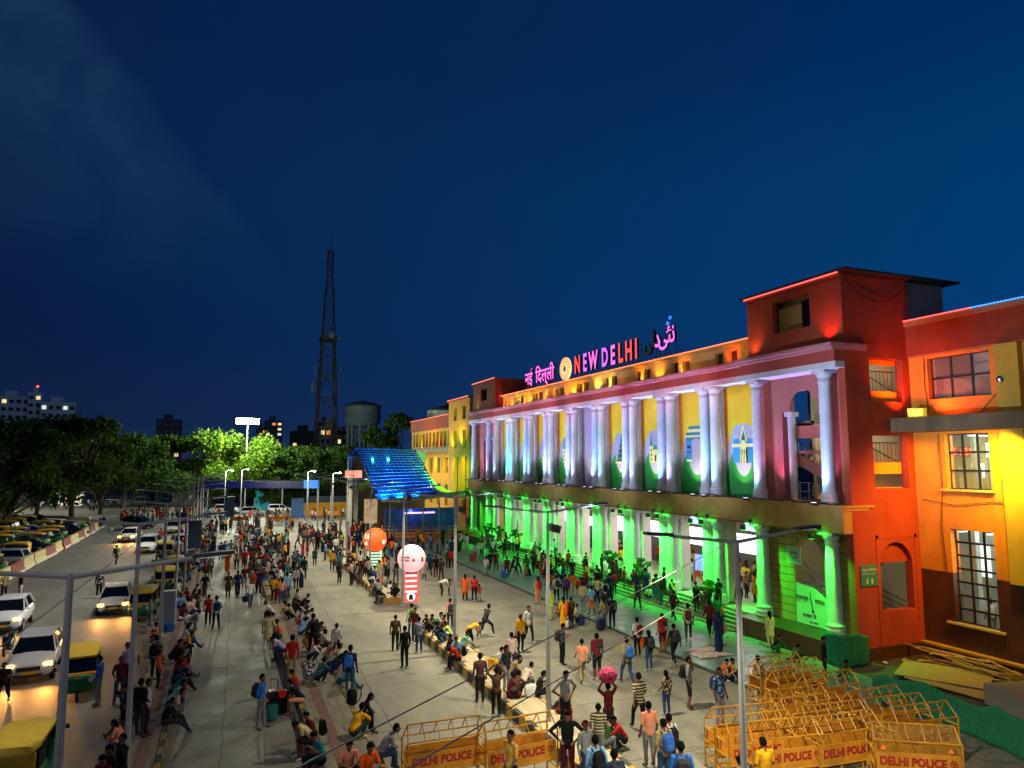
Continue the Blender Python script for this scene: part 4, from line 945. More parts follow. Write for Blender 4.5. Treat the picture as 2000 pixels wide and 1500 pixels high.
# ------------------------------------------------------------------ pigeon on the barricade
bp_ = empty('pigeon', 'dark pigeon perched on the rail of a yellow barricade', 'bird', (18.42, 16.2, 1.76), math.radians(200))
b = MB(); sec = [(-.17, .02, .0), (-.1, .05, .03), (-.02, .075, .06), (.06, .07, .09), (.11, .04, .15), (.14, .034, .20), (.17, .03, .215), (.2, .008, .205)]
n = 10
vs = [(x, r * math.cos(2 * pi * k / n), z + r * math.sin(2 * pi * k / n) + .03) for x, r, z in sec for k in range(n)]
b.add(vs, [(i * n + k, i * n + (k + 1) % n, (i + 1) * n + (k + 1) % n, (i + 1) * n + k) for i in range(len(sec) - 1) for k in range(n)] + [tuple(range(n)), tuple(range((len(sec) - 1) * n, len(sec) * n))])
b.obox((-.24, 0, .02), .2, .07, .015); b.bar((.0, .03, .0), (.0, .03, .05), .008); b.bar((.0, -.03, .0), (.0, -.03, .05), .008)
b.build('body', M('pigeon_grey', '20242c', .7, var=.2), bp_, True)
# ------------------------------------------------------------------ builders' leftovers by the wing
ply = M('plywood', '8f7346', .8, scale=2, var=.25, stretch=(1, 6, 1)); rdm = random.Random(5)
for i, (x, y, z, sx, sy, rz, lab) in enumerate([(28.1, 21.7, .22, 2.4, 3.3, .5, 'large top plywood sheet of the stack beside the wing'), (27.7, 20.9, .14, 2.2, 3.0, .2, 'plywood sheet under the top one, its corner sticking out to the left'), (27.9, 20.6, .08, 1.3, 2.6, .9, 'lowest plywood sheet lying in shadow under the stack')]):
    o = MB().box(-sx / 2, sx / 2, -sy / 2, sy / 2, 0, .025).build('plywood_sheet', ply, None, loc=(x, y, z)); o.rotation_euler = (.03 * i, -.03, rz); tag(o, lab, 'plywood', 'plywood sheets by the wing')
wd = M('timber', '9a7b45', .8, scale=3, var=.3); wd2 = M('timber_pale', 'c2a860', .8, scale=3, var=.2)
for i in range(34):
    Lw = rdm.uniform(1.4, 3.2); o = MB().box(-Lw / 2, Lw / 2, -.05, .05, 0, .035).build('plank', wd2 if i % 4 == 0 else wd, None, loc=(rdm.uniform(29.2, 30.4), rdm.uniform(19.6, 23.6), .05 + .018 * i * .9))
    o.rotation_euler = (rdm.uniform(-.1, .1), rdm.uniform(-.12, .12), -pi / 2 + rdm.uniform(-.45, .65)); tag(o, 'loose timber plank in the heap of scrap wood along the wing', 'plank', 'planks in the scrap wood heap')
for x, y, s, lab in ((28.9, 24.2, .3, 'crumpled pale scrap beside the orange wall corner'), (27.8, 24.3, .25, 'small pale stone left of the wall corner'), (29.6, 24.0, .22, 'white rag in the wall corner')):
    o = MB().lathe([(s * .3, 0), (s * .5, s * .2), (s * .3, s * .45), (s * .05, s * .5)], n=7).build('scrap', M('rag', 'b5b09a', .9, var=.2), None, loc=(x, y, 0)); tag(o, lab, 'scrap')
o = MB().box(-1.7, 1.7, -.9, .9, 0, .75).build('concrete_block', m_gry, None, loc=(28.2, 17.8, 0)); o.rotation_euler = (0, 0, -.25); tag(o, 'broad grey concrete block at the right edge', 'block')
# green netting fence
def netting(pts, name, label, hgt, seed=1):
    rg = random.Random(seed); b = MB(); P = [Vector((x, y, 0)) for x, y in pts]; L_ = []
    for p, q in zip(P, P[1:]):
        m = max(2, int((q - p).length / .18))
        for k in range(m): L_.append(p.lerp(q, k / m))
    L_.append(P[-1]); nv = 7
    def fn(i, j):
        p = L_[i]; w = math.sin(i * 1.1) * .05 + rg.uniform(-.03, .03)
        return (p.x + w, p.y + w * .6 + rg.uniform(-.02, .02), j / nv * (hgt + .06 * math.sin(i * .9) + .12 * math.sin(i * .31)))
    vs = [fn(i, j) for j in range(nv + 1) for i in range(len(L_))]; w = len(L_)
    b.add(vs, [(j * w + i, j * w + i + 1, (j + 1) * w + i + 1, (j + 1) * w + i) for j in range(nv) for i in range(w - 1)])
    o = b.build(name, M('green_net', '0f6b4a', .9, scale=12, var=.35), None, 2); so = o.modifiers.new('s', 'SOLIDIFY'); so.thickness = .008
    return tag(o, label, 'netting')
netting([(22.3, 20.1), (22.9, 19.2), (23.5, 18.4), (23.2, 17.4), (23.0, 16.0), (22.6, 14.2), (22.2, 12)], 'green_netting', 'green safety netting fence strung beside the yellow barricades at lower right', 1.15, 2)
netting([(25.4, 25.4), (25.3, 24.7), (25.9, 24.3), (26.6, 24.35), (27.1, 24.5)], 'green_netting', 'green netting wrapped round the end of the green lit plinth', 1.35, 4)
# handcart and rubbish on the tiles
cart = empty('handcart', 'yellow framed luggage handcart leaning on the road side kerb', 'handcart', (-2.5, 35.2, .32), .2)
b = MB()
for x in (-.4, .4): b.bar((x, -.5, .3), (x, .5, 1.2), .025)
for k in range(6): b.bar((-.4, -.5 + .2 * k, .3 + .18 * k), (.4, -.5 + .2 * k, .3 + .18 * k), .018)
b.build('frame', m_by2, cart)
for s in (-1, 1): MB().lathe([(.2, -.03), (.22, 0), (.2, .03)], n=16).build('wheel', m_dark, cart).matrix_local = Matrix.Translation((s * .48, .25, .22)) @ Matrix.Rotation(pi / 2, 4, 'Y')
b = MB(); rr = random.Random(9); 
def cloth(x, y, w, d, label, mat, n=14, h=.06):
    b = MB(); rg = random.Random(int(x * 10)); a = [[rg.uniform(0, h) for i in range(n + 1)] for j in range(n + 1)]
    b.add([(-w / 2 + w * i / n + rg.uniform(-.05, .05), -d / 2 + d * j / n + rg.uniform(-.05, .05), a[j][i] + .012) for j in range(n + 1) for i in range(n + 1)], [(j * (n + 1) + i, j * (n + 1) + i + 1, (j + 1) * (n + 1) + i + 1, (j + 1) * (n + 1) + i) for j in range(n) for i in range(n)])
    o = b.build('cloth', mat, None, 2, loc=(x, y, .05)); o.modifiers.new('s', 'SOLIDIFY').thickness = .006
    return tag(o, label, 'cloth')
cloth(21.4, 28.6, 1.7, 1.5, 'crumpled patterned pink cloth spread on the green tiles', M('cloth_pink', 'c98f86', .6, scale=3, var=.3, col2='e8dcd0'))
cloth(22.9, 29.7, .8, .5, 'small dark and white cloth lying on the tiles beside the blue sari', M('cloth_dark', '3c3f44', .6, scale=5, var=.3, col2='c5c5c5'))
# ------------------------------------------------------------------ vehicles
m_tyre = M('tyre', '141416', .8, var=.1); m_rim = M('rim', '9a9da0', .35, metal=.8, var=.05); m_vglass = M('car_glass', '0b0f13', .06, var=0, spec=.8)
m_head_on = glow('headlight_on', 'ff9c34', 30); m_head_off = M('headlight_off', 'c9d0d4', .15, var=0); m_plate_y = M('plate_yellow', 'd8a51c', .5, var=.1); m_plate_w = M('plate_white', 'd8d8d0', .5, var=.05); m_tail = M('tail_red', 'a01414', .3, emit=.4, var=0)
def loft(b, secs, mi=0, n=16, e=4.0):
    """secs: (y, halfwidth, z0, z1) superellipse rings"""
    vs = []
    for y, w, z0, z1 in secs:
        for k in range(n):
            t = 2 * pi * (k + .5) / n; c, s = math.cos(t), math.sin(t)
            vs.append((w * math.copysign(abs(c) ** (2 / e), c), y, (z0 + z1) / 2 + (z1 - z0) / 2 * math.copysign(abs(s) ** (2 / e), s)))
    m = len(secs)
    return b.add(vs, [(i * n + k, i * n + (k + 1) % n, (i + 1) * n + (k + 1) % n, (i + 1) * n + k) for i in range(m - 1) for k in range(n)] + [tuple(range(n - 1, -1, -1)), tuple((m - 1) * n + k for k in range(n))], mi)
def wheel(t, x, y, r, w=.19, far=False):
    o = MB().lathe([(r * .6, -w / 2), (r * .95, -w / 2), (r, -w * .3), (r, w * .3), (r * .95, w / 2), (r * .6, w / 2)], n=20).build('wheel', m_tyre, t, True)
    o.matrix_local = Matrix.Translation((x, y, r)) @ Matrix.Rotation(pi / 2, 4, 'Y')
    if not far:
        q = MB().lathe([(r * .62, -w / 2 + .01), (r * .55, -w / 2 - .008), (r * .1, -w / 2 - .02), (r * .1, w / 2 + .02), (r * .55, w / 2 + .008), (r * .62, w / 2 - .01)], n=12)
        q.build('rim', m_rim, o)
def car(col, on, kind='hatch', L_=3.9, taxi=True, name='parked_car'):
    t = empty(name, None, 'car'); mb = M('paint_' + col, col, .25, var=.04, scale=1, spec=.6); H = L_ / 2
    suv = kind == 'suv'; zt = 1.62 if suv else 1.5; hb = .12 if suv else 0
    b = MB()
    loft(b, [(-H, .62, .38, .60 + hb), (-H + .06, .76, .27, .70 + hb), (-H + .3, .83, .22, .80 + hb), (-H + .75, .85, .21, .89 + hb), (-H + 1.1, .86, .21, .98 + hb), (0, .87, .21, 1.0 + hb), (H - .8, .87, .21, 1.02 + hb), (H - .25, .84, .23, .99 + hb), (H - .05, .78, .28, .9 + hb), (H, .66, .36, .78 + hb)], 0, 20, 3.6)
    b.build('body', mb, t, True)
    yb0, yb1 = -H + 1.0, (H - .15 if kind != 'sedan' else H - .65); yt0, yt1 = -H + 1.75, (H - .45 if kind != 'sedan' else H - 1.25); zb = .94 + hb
    c = MB().add([(-.80, yb0, zb), (.80, yb0, zb), (.78, yb1, zb), (-.78, yb1, zb), (-.60, yt0, zt - .05), (.60, yt0, zt - .05), (.58, yt1, zt - .05), (-.58, yt1, zt - .05)], [(0, 1, 5, 4), (1, 2, 6, 5), (2, 3, 7, 6), (3, 0, 4, 7), (4, 5, 6, 7)])
    c.build('windows', m_vglass, t)
    r = MB(); loft(r, [(yt0 - .06, .5, zt - .09, zt - .05), (yt0 + .05, .62, zt - .09, zt - .01), ((yt0 + yt1) / 2, .63, zt - .09, zt + .02), (yt1 - .05, .61, zt - .09, zt - .01), (yt1 + .05, .5, zt - .09, zt - .05)], 0, 14, 4)
    r.build('roof', mb, t, True)
    p = MB()
    for s in (-1, 1):
        p.bar((s * .80, yb0, zb), (s * .605, yt0, zt - .05), .035, n=5); p.bar((s * .79, yb1, zb), (s * .59, yt1, zt - .05), .05, n=5); p.bar((s * .81, .1, zb), (s * .62, .12, zt - .05), .035, n=5)
    p.build('pillar', mb, t)
    for s in (-1, 1):
        MB().obox((s * .64, -H + .13, .64 + hb * .8), .3, .16, .13, s * .35, 0, rx=-.3).build('headlight', m_head_on if on else m_head_off, t)
        MB().obox((s * .93, -H + 1.15, 1.0 + hb), .16, .1, .11).build('wing_mirror', mb, t)
        MB().obox((s * .7, H - .05, .75 + hb), .2, .08, .22).build('tail_light', m_tail, t)
        for y in (-H + .72, H - .72): wheel(t, s * .78, y, .30 + hb * .3)
    MB().obox((0, -H + .015, .55 + hb * .6), .82, .08, .16, 0, 0, rx=-.1).obox((0, -H - .0, .36), 1.0, .08, .12).build('grille', m_dark, t)
    MB().obox((0, -H - .035, .47), .5, .02, .12).build('number_plate', m_plate_y if taxi else m_plate_w, t)
    MB().obox((0, -H - .02, .63 + hb * .6), .12, .03, .07).build('badge', m_rim, t)
    return t
def auto(name='auto_rickshaw', far=False, on=False):
    t = empty(name, None, 'auto rickshaw')
    gn = M('auto_green', '0f6a34', .4, var=.1); yl = M('auto_yellow', 'c99a1a', .5, var=.12, scale=3); cr = M('auto_canvas', 'b39a2c', .8, var=.15, scale=4)
    b = MB(); loft(b, [(-1.3, .3, .42, .82), (-1.24, .5, .34, .94), (-1.08, .61, .28, 1.0), (-.6, .65, .26, 1.0), (-.3, .64, .28, .62), (.25, .66, .28, .55), (.4, .67, .28, .98), (1.1, .66, .3, .98), (1.3, .6, .36, .9)], 0, 18, 3.4)
    b.build('body', gn, t, True)
    MB().add([(-.57, -1.0, .98), (.57, -1.0, .98), (.53, -.74, 1.52), (-.53, -.74, 1.52), (-.57, -.98, .98), (.57, -.98, .98), (.53, -.72, 1.52), (-.53, -.72, 1.52)], [(0, 1, 2, 3), (7, 6, 5, 4), (0, 4, 5, 1), (2, 6, 7, 3), (0, 3, 7, 4), (1, 5, 6, 2)]).build('windscreen', m_vglass, t)
    b = MB()
    for s in (-1, 1): b.bar((s * .58, -1.01, .96), (s * .54, -.73, 1.55), .03, n=5); b.bar((s * .62, .35, .95), (s * .6, .3, 1.55), .03, n=5)
    b.bar((-.58, -1.03, .97), (.58, -1.03, .97), .03, n=5); b.build('windscreen_frame', m_dark, t)
    MB().obox((0, -1.1, .99), 1.14, .08, .07).build('dash_stripe', glow('stripe_orange', 'c8701a', .25), t)
    b = MB(); loft(b, [(-.88, .4, 1.5, 1.56), (-.8, .58, 1.46, 1.62), (-.3, .64, 1.5, 1.70), (.5, .66, 1.5, 1.72), (1.2, .64, 1.4, 1.68), (1.34, .5, 1.3, 1.56)], 0, 16, 3.2)
    b.build('canopy', yl if far else cr, t, True)
    MB().obox((0, -.84, 1.53), 1.0, .1, .07).build('canopy_trim', yl, t)
    MB().box(-.6, .6, .45, 1.2, .9, 1.35).box(-.58, .58, .42, .5, .6, 1.15).build('rear_seat', M('seat_dark', '1f1a17', .8, var=.1), t)
    MB().obox((0, 1.3, 1.12), 1.1, .04, .5).build('rear_panel', yl, t)
    if not far:
        for s in (-1, 1):
            MB().lathe([(.08, 0), (.085, .03), (.02, .04)], n=12).build('headlamp', m_head_on if on else m_head_off, t).matrix_local = Matrix.Translation((s * .4, -1.25, .76)) @ Matrix.Rotation(pi / 2, 4, 'X')
            MB().bar((s * .6, -1.0, 1.15), (s * .74, -1.05, 1.2), .012).obox((s * .78, -1.06, 1.22), .1, .03, .13).build('mirror', m_dark, t)
        MB().obox((0, -1.28, .86), .28, .02, .12).build('number_plate', m_plate_y, t)
        MB().bar((-.3, -.75, 1.0), (.3, -.75, 1.0), .02).bar((0, -.9, .5), (0, -.75, 1.0), .025).build('handlebar', m_dark, t)
    MB().bar((0, -1.1, .5), (0, -1.12, .25), .05).obox((0, -1.12, .42), .18, .36, .04, rx=.1).build('fork', m_dark, t)
    wheel(t, 0, -1.2, .23, .12, far); wheel(t, -.58, .85, .23, .13, far); wheel(t, .58, .85, .23, .13, far)
    return t
def scooter():
    t = empty('scooter', None, 'scooter'); k = M('scooter_dark', '1c2028', .35, var=.1)
    b = MB(); loft(b, [(-.05, .12, .3, .42), (.2, .16, .28, .62), (.5, .18, .34, .8), (.85, .12, .5, .8), (.95, .05, .6, .74)], 0, 12, 3); b.box(-.16, .16, -.42, 0, .26, .33); b.build('body', k, t, True)
    b = MB(); loft(b, [(-.5, .1, .3, 1.0), (-.44, .17, .3, 1.0), (-.38, .14, .3, .98)], 0, 10, 3); b.bar((-.3, -.42, 1.02), (.3, -.42, 1.02), .02); b.build('front_shield', k, t, True)
    MB().lathe([(.07, 0), (.075, .03), (.02, .04)], n=10).build('headlamp', m_head_off, t).matrix_local = Matrix.Translation((0, -.5, .95)) @ Matrix.Rotation(pi / 2, 4, 'X')
    MB().box(-.13, .13, .1, .85, .8, .88).build('seat', m_tyre, t)
    for y in (-.62, .62): wheel(t, 0, y, .24, .09, True)
    return t
cars = {}
def put_car(col, on, kind, L_, x, y, rz, label, name='parked_car', taxi=True, z=.004):
    key = (col, on, kind)
    if key in cars: o = copytree(cars[key])
    else: o = cars[key] = car(col, on, kind, L_, taxi)
    o.name = name; o.location = (x, y, z); o.rotation_euler = (0, 0, math.radians(rz)); tag(o, label, 'car', 'cars on the road and in the parking'); 
    if on:
        R = Matrix.Rotation(math.radians(rz), 3, 'Z')
        for s in (-1, 1):
            p = Vector((x, y, .68)) + R @ Vector((s * .64, -L_ / 2 - .12, 0)); q = Vector((x, y, 0)) + R @ Vector((s * .8, -L_ / 2 - 5, 0))
            light('SPOT', p, q, 260, (1, .42, .09), .05, 130, 1, 'headlight_beam')
    return o
put_car('c4c8cf', True, 'suv', 3.85, -7.1, 37.0, 4, 'silver white taxi with glowing orange headlights beside the nearest auto rickshaw', 'taxi_car')
put_car('c4c8cf', True, 'suv', 3.85, -10.4, 47.2, 2, 'silver taxi cut off by the left edge with one bright headlight', 'taxi_car')
put_car('d6d3c6', True, 'hatch', 3.7, -5.7, 50.2, 3, 'cream white hatchback with a bright yellow headlight behind the second auto rickshaw', 'taxi_car')
put_car('cfc8b8', True, 'hatch', 3.7, -9.4, 92.5, -8, 'small beige taxi with a bright headlight near the barrier blocks', 'taxi_car')
put_car('dfe3e6', False, 'suv', 4.2, -6.5, 81.0, -6, 'white people carrier with an open rear door on the road', 'taxi_car')
put_car('dfe3e6', False, 'hatch', 4.0, -3.6, 82.0, 10, 'white hatchback parked close to the kerb crowd', 'taxi_car')
put_car('1b1d22', False, 'suv', 4.2, -10.2, 110, 60, 'black car crossing the far end of the road')
put_car('1b1d22', False, 'sedan', 4.2, -5.0, 117, 0, 'dark saloon far along the road near the left lamp row')
put_car('9ba0a5', False, 'sedan', 4.2, -5.5, 101, 4, 'grey saloon behind the white cars on the road')
put_car('9ba0a5', False, 'hatch', 4.2, 5, 127, 90, 'pale van behind the far yellow barricades')
put_car('dfe3e6', False, 'suv', 4.2, 9.5, 131, 90, 'white van roof showing behind the far crowd at the gantry')
put_car('dfe3e6', False, 'suv', 4.2, 1.0, 134, 80, 'white car under the left part of the blue gantry')
a_near = auto(); a_far = auto(far=True); ua = uf = False
def put_auto(x, y, rz, label, near):
    global ua, uf
    if near: o = a_near if not ua else copytree(a_near); ua = True
    else: o = a_far if not uf else copytree(a_far); uf = True
    o.location = (x, y, .005); o.rotation_euler = (0, 0, math.radians(rz)); tag(o, label, 'auto rickshaw', 'green and yellow auto rickshaws')
put_auto(-4.85, 33.2, 6, 'green and yellow auto rickshaw with a man leaning on its side', True)
put_auto(-3.95, 47.3, -3, 'green auto rickshaw stopped in front of the cream hatchback', True)
put_auto(-3.4, 55.8, 4, 'auto rickshaw third from the front beside the kerb', True)
put_auto(-3.15, 61.6, -6, 'yellow topped auto rickshaw fourth from the front', True)
put_auto(-4.6, 73.5, 8, 'green auto rickshaw next to the white people carrier', True)
put_auto(-4.75, 24.3, 178, 'yellow backed auto rickshaw cut off by the bottom edge', True)
light('POINT', (-4.1, 47.8, 1.3), None, 8, (1, .8, .4), .1, name='auto_cabin_lamp')
rl = random.Random(21)
ORD = ['first', 'second', 'third', 'fourth', 'fifth', 'sixth', 'seventh', 'eighth', 'ninth']
rows = [(-17.2, 56), (-20.6, 60), (-24.0, 66), (-27.5, 72), (-31, 78), (-35, 84)]
RN = ['in the barrier side parking row', 'in the second parking row', 'in the third parking row', 'in the fourth parking row', 'in the fifth parking row', 'in the back parking row']
for r, (x, y0) in enumerate(rows):
    for i in range(13):
        y = y0 + i * 4.5 + rl.uniform(-.5, .5)
        if y > 128: break
        xx = x + rl.uniform(-.5, .5)
        if (i + r) % 4 == 2 or (r == 0 and i in (1, 4)):
            put_car(rl.choice(['1b1d22', '1b1d22', '9ba0a5']), False, rl.choice(['sedan', 'hatch']), 4.0, xx, y, rl.choice([82, 96, 88, 262]), f'dark parked car {RN[r]}, number {i + 1} from the near end', taxi=True)
        else: put_auto(xx, y, rl.choice([80, 95, 100, 270]), f'parked auto rickshaw {RN[r]}, number {i + 1} from the near end', False)
sc0 = scooter()
for i, (x, y, rz, lab) in enumerate([(-4.3, 64.5, 5, 'dark scooter standing behind the yellow topped auto rickshaw'), (-16.6, 67.0, 70, 'scooter beside the riders in orange and yellow'), (-17.4, 69.3, 80, 'scooter parked between cars near the barrier'), (-16.8, 71.2, 95, 'scooter third along the barrier blocks'), (-9.0, 41, 0, 'motor scooter ridden past the silver taxi at the left edge')]):
    o = sc0 if i == 0 else copytree(sc0); o.location = (x, y, .005); o.rotation_euler = (0, 0, math.radians(rz)); tag(o, lab, 'scooter', 'scooters')
# ------------------------------------------------------------------ road barrier blocks
def jersey(L_=3.75):
    b = MB(); pr = [(-.32, 0), (.32, 0), (.3, .22), (.16, .42), (.13, .95), (-.13, .95), (-.16, .42), (-.3, .22)]
    n = len(pr); vs = [(x, y, z) for y in (-L_ / 2, L_ / 2) for x, z in pr]
    b.add(vs, [tuple(range(n - 1, -1, -1)), tuple(range(n, 2 * n))])
    for k in range(n): b.add([vs[k], vs[(k + 1) % n], vs[n + (k + 1) % n], vs[n + k]], [(0, 1, 2, 3)], 1 if k in (1, 7) else 0)
    return b
j1 = [M('barrier_cream', 'b8b07a', .8, scale=2, var=.2), M('barrier_white', 'c9c6b6', .8, scale=2, var=.2)]; j2 = [M('barrier_maroon', '7d3a34', .8, scale=2, var=.2), MAT['barrier_white']]
for k in range(16):
    y = 53 + k * 3.95; c = k in (4, 7, 9, 11, 13, 15)
    o = jersey().build('barrier_block', j2 if c else j1, None, loc=(-15.05 + .0 * k + .05 * math.sin(k * 2.1), y, 0)); o.rotation_euler = (0, 0, .03 * math.sin(k * 1.7))
    tag(o, f'{"maroon" if c else "cream"} and white concrete road barrier block, number {k + 1} counting from the near end', 'barrier block', 'road barrier blocks')
# ------------------------------------------------------------------ trees
def leaf_mat(name, a, b_, tr=.25):
    m = bpy.data.materials.new(name); m.use_nodes = True; t = m.node_tree; p = t.nodes['Principled BSDF']
    oi = t.nodes.new('ShaderNodeNewGeometry'); r = t.nodes.new('ShaderNodeValToRGB'); r.color_ramp.elements[0].color = lin(a); r.color_ramp.elements[1].color = lin(b_)
    t.links.new(oi.outputs['Random Per Island'], r.inputs[0]); t.links.new(r.outputs[0], p.inputs['Base Color']); p.inputs['Roughness'].default_value = .85; p.inputs['Specular IOR Level'].default_value = .15
    tl = t.nodes.new('ShaderNodeBsdfTranslucent'); t.links.new(r.outputs[0], tl.inputs[0]); mx = t.nodes.new('ShaderNodeMixShader'); mx.inputs[0].default_value = tr
    t.links.new(p.outputs[0], mx.inputs[1]); t.links.new(tl.outputs[0], mx.inputs[2]); t.links.new(mx.outputs[0], t.nodes['Material Output'].inputs[0]); return m
m_leaf = leaf_mat('leaves_dark', '1d3312', '44601f'); m_leaf2 = leaf_mat('leaves_fresh', '2f5512', '74902a', .35); m_bark = M('bark', '4a4034', .9, scale=3, var=.3, stretch=(1, 1, .2))
def tree_mesh(seed, h=14, r=5.5, n=5200, leaf=.34, droop=0, base=.28, blobs=16):
    rg = np.random.RandomState(seed); tb = MB(); C_ = []
    tb.bar((0, 0, 0), (rg.uniform(-.3, .3), rg.uniform(-.3, .3), h * base), .38, .27, 8)
    for k in range(blobs):
        a = 2 * pi * k / blobs * 2.4 + rg.uniform(-.4, .4); q = rg.uniform(.25, 1) ** .7; zz = h * (base + .12 + (.9 - base - .12) * rg.uniform(.05, 1))
        rr = r * q * math.sin(min(1, (1.08 - zz / h) / .55 + .15) * pi / 2)
        e = Vector((rr * math.cos(a), rr * math.sin(a), zz)); m_ = e * .5 + Vector((0, 0, h * .1)); s0 = Vector((0, 0, h * base * rg.uniform(.7, 1)))
        tb.bar(s0, m_, .17, .1, 5); tb.bar(m_, e, .1, .03, 5); br = r * rg.uniform(.24, .42); C_.append((e, br))
        for j in range(3):
            d = Vector(rg.normal(size=3)).normalized() * br * .8; tb.bar(m_.lerp(e, .6), e + d, .045, .015, 4)
    C_.append((Vector((0, 0, h * .9)), r * .3))
    per = n // len(C_); P = []
    for e, br in C_:
        u = rg.normal(size=(per, 3)); u /= np.linalg.norm(u, axis=1)[:, None]; rad = br * rg.uniform(.45, 1.12, (per, 1)) * (1 + .25 * np.sin(u[:, :1] * 7 + u[:, 1:2] * 5))
        p = np.array(e) + u * rad * np.array([1, 1, .72]); p[:, 2] -= droop * rg.rand(per) * 1.5; P.append(p)
    P = np.concatenate(P); m = len(P); a = rg.normal(size=(m, 3)); a /= np.linalg.norm(a, axis=1)[:, None]; b = np.cross(a, rg.normal(size=(m, 3))); b /= np.linalg.norm(b, axis=1)[:, None]
    s = leaf * rg.uniform(.6, 1.5, (m, 1)); V = np.stack([P - a * s, P + b * s * .55, P + a * s, P - b * s * .55], 1).reshape(-1, 3)
    return tb, V
def tree_thing(seed, lm, name='broadleaf_tree', **k):
    t = empty(name, None, 'tree'); tb, V = tree_mesh(seed, **k); tb.build('trunk', m_bark, t)
    me = bpy.data.meshes.new('crown'); n = len(V) // 4; me.vertices.add(len(V)); me.vertices.foreach_set('co', V.ravel()); me.loops.add(len(V)); me.loops.foreach_set('vertex_index', np.arange(len(V))); me.polygons.add(n); me.polygons.foreach_set('loop_start', np.arange(0, len(V), 4)); me.update(calc_edges=True); me.materials.append(lm)
    o = bpy.data.objects.new('crown', me); COL.objects.link(o); o.parent = t; return t
T = [tree_thing(1, m_leaf), tree_thing(2, m_leaf, n=6000, blobs=20), tree_thing(3, m_leaf, droop=1, r=6, base=.2), tree_thing(4, m_leaf, h=14, r=6.5, n=6500, blobs=22, base=.15)]
TB = tree_thing(5, m_leaf2, h=14, r=8.5, n=13000, leaf=.36, blobs=34, base=.1); TT = tree_thing(6, m_leaf, h=18, r=3.6, n=3000, leaf=.3, base=.35, blobs=11)
usedT = set()
def put_tree(src, x, y, s, rz, lab, z=0, sx=1):
    o = src if src.name not in usedT else copytree(src); usedT.add(src.name)
    o.location = (x, y, z); o.rotation_euler = (0, 0, rz); o.scale = (s * sx, s * sx, s); tag(o, lab, 'tree', 'trees round the forecourt'); return o
rt = random.Random(8)
TL_ = [(-20, 121, 1.13, 'big dark tree overhanging the parking, right end of the left clump'), (-31, 117, 1.16, 'big dark tree over the parking in front of the white apartment towers'), (-42, 119, 1.05, 'dark tree at the far left edge of the parking'), (-25, 108, 1.0, 'dark tree with pale bare limbs low over the parked rickshaws'), (-36, 105, 1.02, 'dark tree nearest the left edge behind the parked cars'), (-47, 108, 1.1, 'dark tree cut by the left edge of the picture'),
       (-52, 128, 1.1, 'dark tree behind the left edge trees'), (-27, 134, .98, 'dark tree behind the ticket kiosk'), (-19, 140, .9, 'dark tree above the kiosk, left of the fork limbed tree'), (-17.5, 158, 1.05, 'middle tree with a bare forked trunk showing between green clumps'), (-11, 150, .95, 'mid green tree hanging over the far end of the road'), (-23, 165, 1.1, 'tall tree behind the forked trunk tree'), (-9.5, 166, 1.05, 'half lit tree touching the left of the bright green tree'),
       (12.5, 158, .86, 'dark green tree right of the bright one, above the gantry end'), (17.5, 154, .90, 'dense green tree in the middle of the right clump'), (22.5, 152, .86, 'dark tree right end of the clump beside the lattice tower foot'), (15, 166, .9, 'tree behind the right clump under the tower'), (28, 168, .92, 'dark tree in front of the water tank base'), (-14, 176, 1.1, 'tree far behind the road end'), (24, 172, .9, 'tree rising at the foot of the lattice tower')]
for i, (x, y, s, lab) in enumerate(TL_): put_tree(T[i % 4], x, y, s, rt.uniform(0, 6), lab)
put_tree(TB, 1.3, 161, 1.05, 0, 'large tree lit bright green by the floodlight mast')
put_tree(TB, 6.5, 172, .9, 2, 'second bright green tree behind the floodlit one')
put_tree(TT, 33.2, 148, 1.12, 0, 'tall narrow dark tree beside the domed water tank'); put_tree(TT, 29.6, 150, .95, 2, 'thin dark tree left of the tall narrow one')
bk = [(-2, 139, .45), (3.5, 140, .42), (8.5, 137, .45), (12, 139, .4)]
for i, (x, y, s) in enumerate(bk): put_tree(T[i % 4], x, y, s, i * 1.3, f'small dark tree under the blue gantry, {ORD[i]} from the left')
# ------------------------------------------------------------------ planters and potted trees at the steps
pot = M('terracotta_pot', '9a4a30', .7, var=.2)
ptree = tree_thing(12, leaf_mat('pot_leaves', '1f4a1a', '3f7a2a'), 'potted_tree', h=2.3, r=.75, n=520, leaf=.1, base=.5, blobs=7)
ptree.children[0].scale = (.12, .12, 1) if ptree.children[0].name.startswith('trunk') else (1, 1, 1)
MB().lathe([(.2, 0), (.3, .42), (.34, .45), (.32, .5)], n=16).build('pot', pot, ptree)
for i, (x, y, z, lab) in enumerate([(26.0, 34.6, .6, 'potted tree with a dark round crown on the steps before the last lit columns'), (26.5, 42.3, .9, 'potted tree on the steps beside the fourth column pair'), (26.6, 46.6, .9, 'potted tree on the plinth between green columns'), (26.5, 64.5, .9, 'potted tree towards the far end of the steps'), (26.4, 68.9, .9, 'potted tree one before the far pavilion'), (26.4, 72.2, .9, 'potted tree in front of the far pavilion')]):
    o = ptree if i == 0 else copytree(ptree); o.location = (x, y, z); o.rotation_euler = (0, 0, i * 1.1); o.scale = (.8, .8, .72); tag(o, lab, 'potted tree', 'potted trees along the steps')
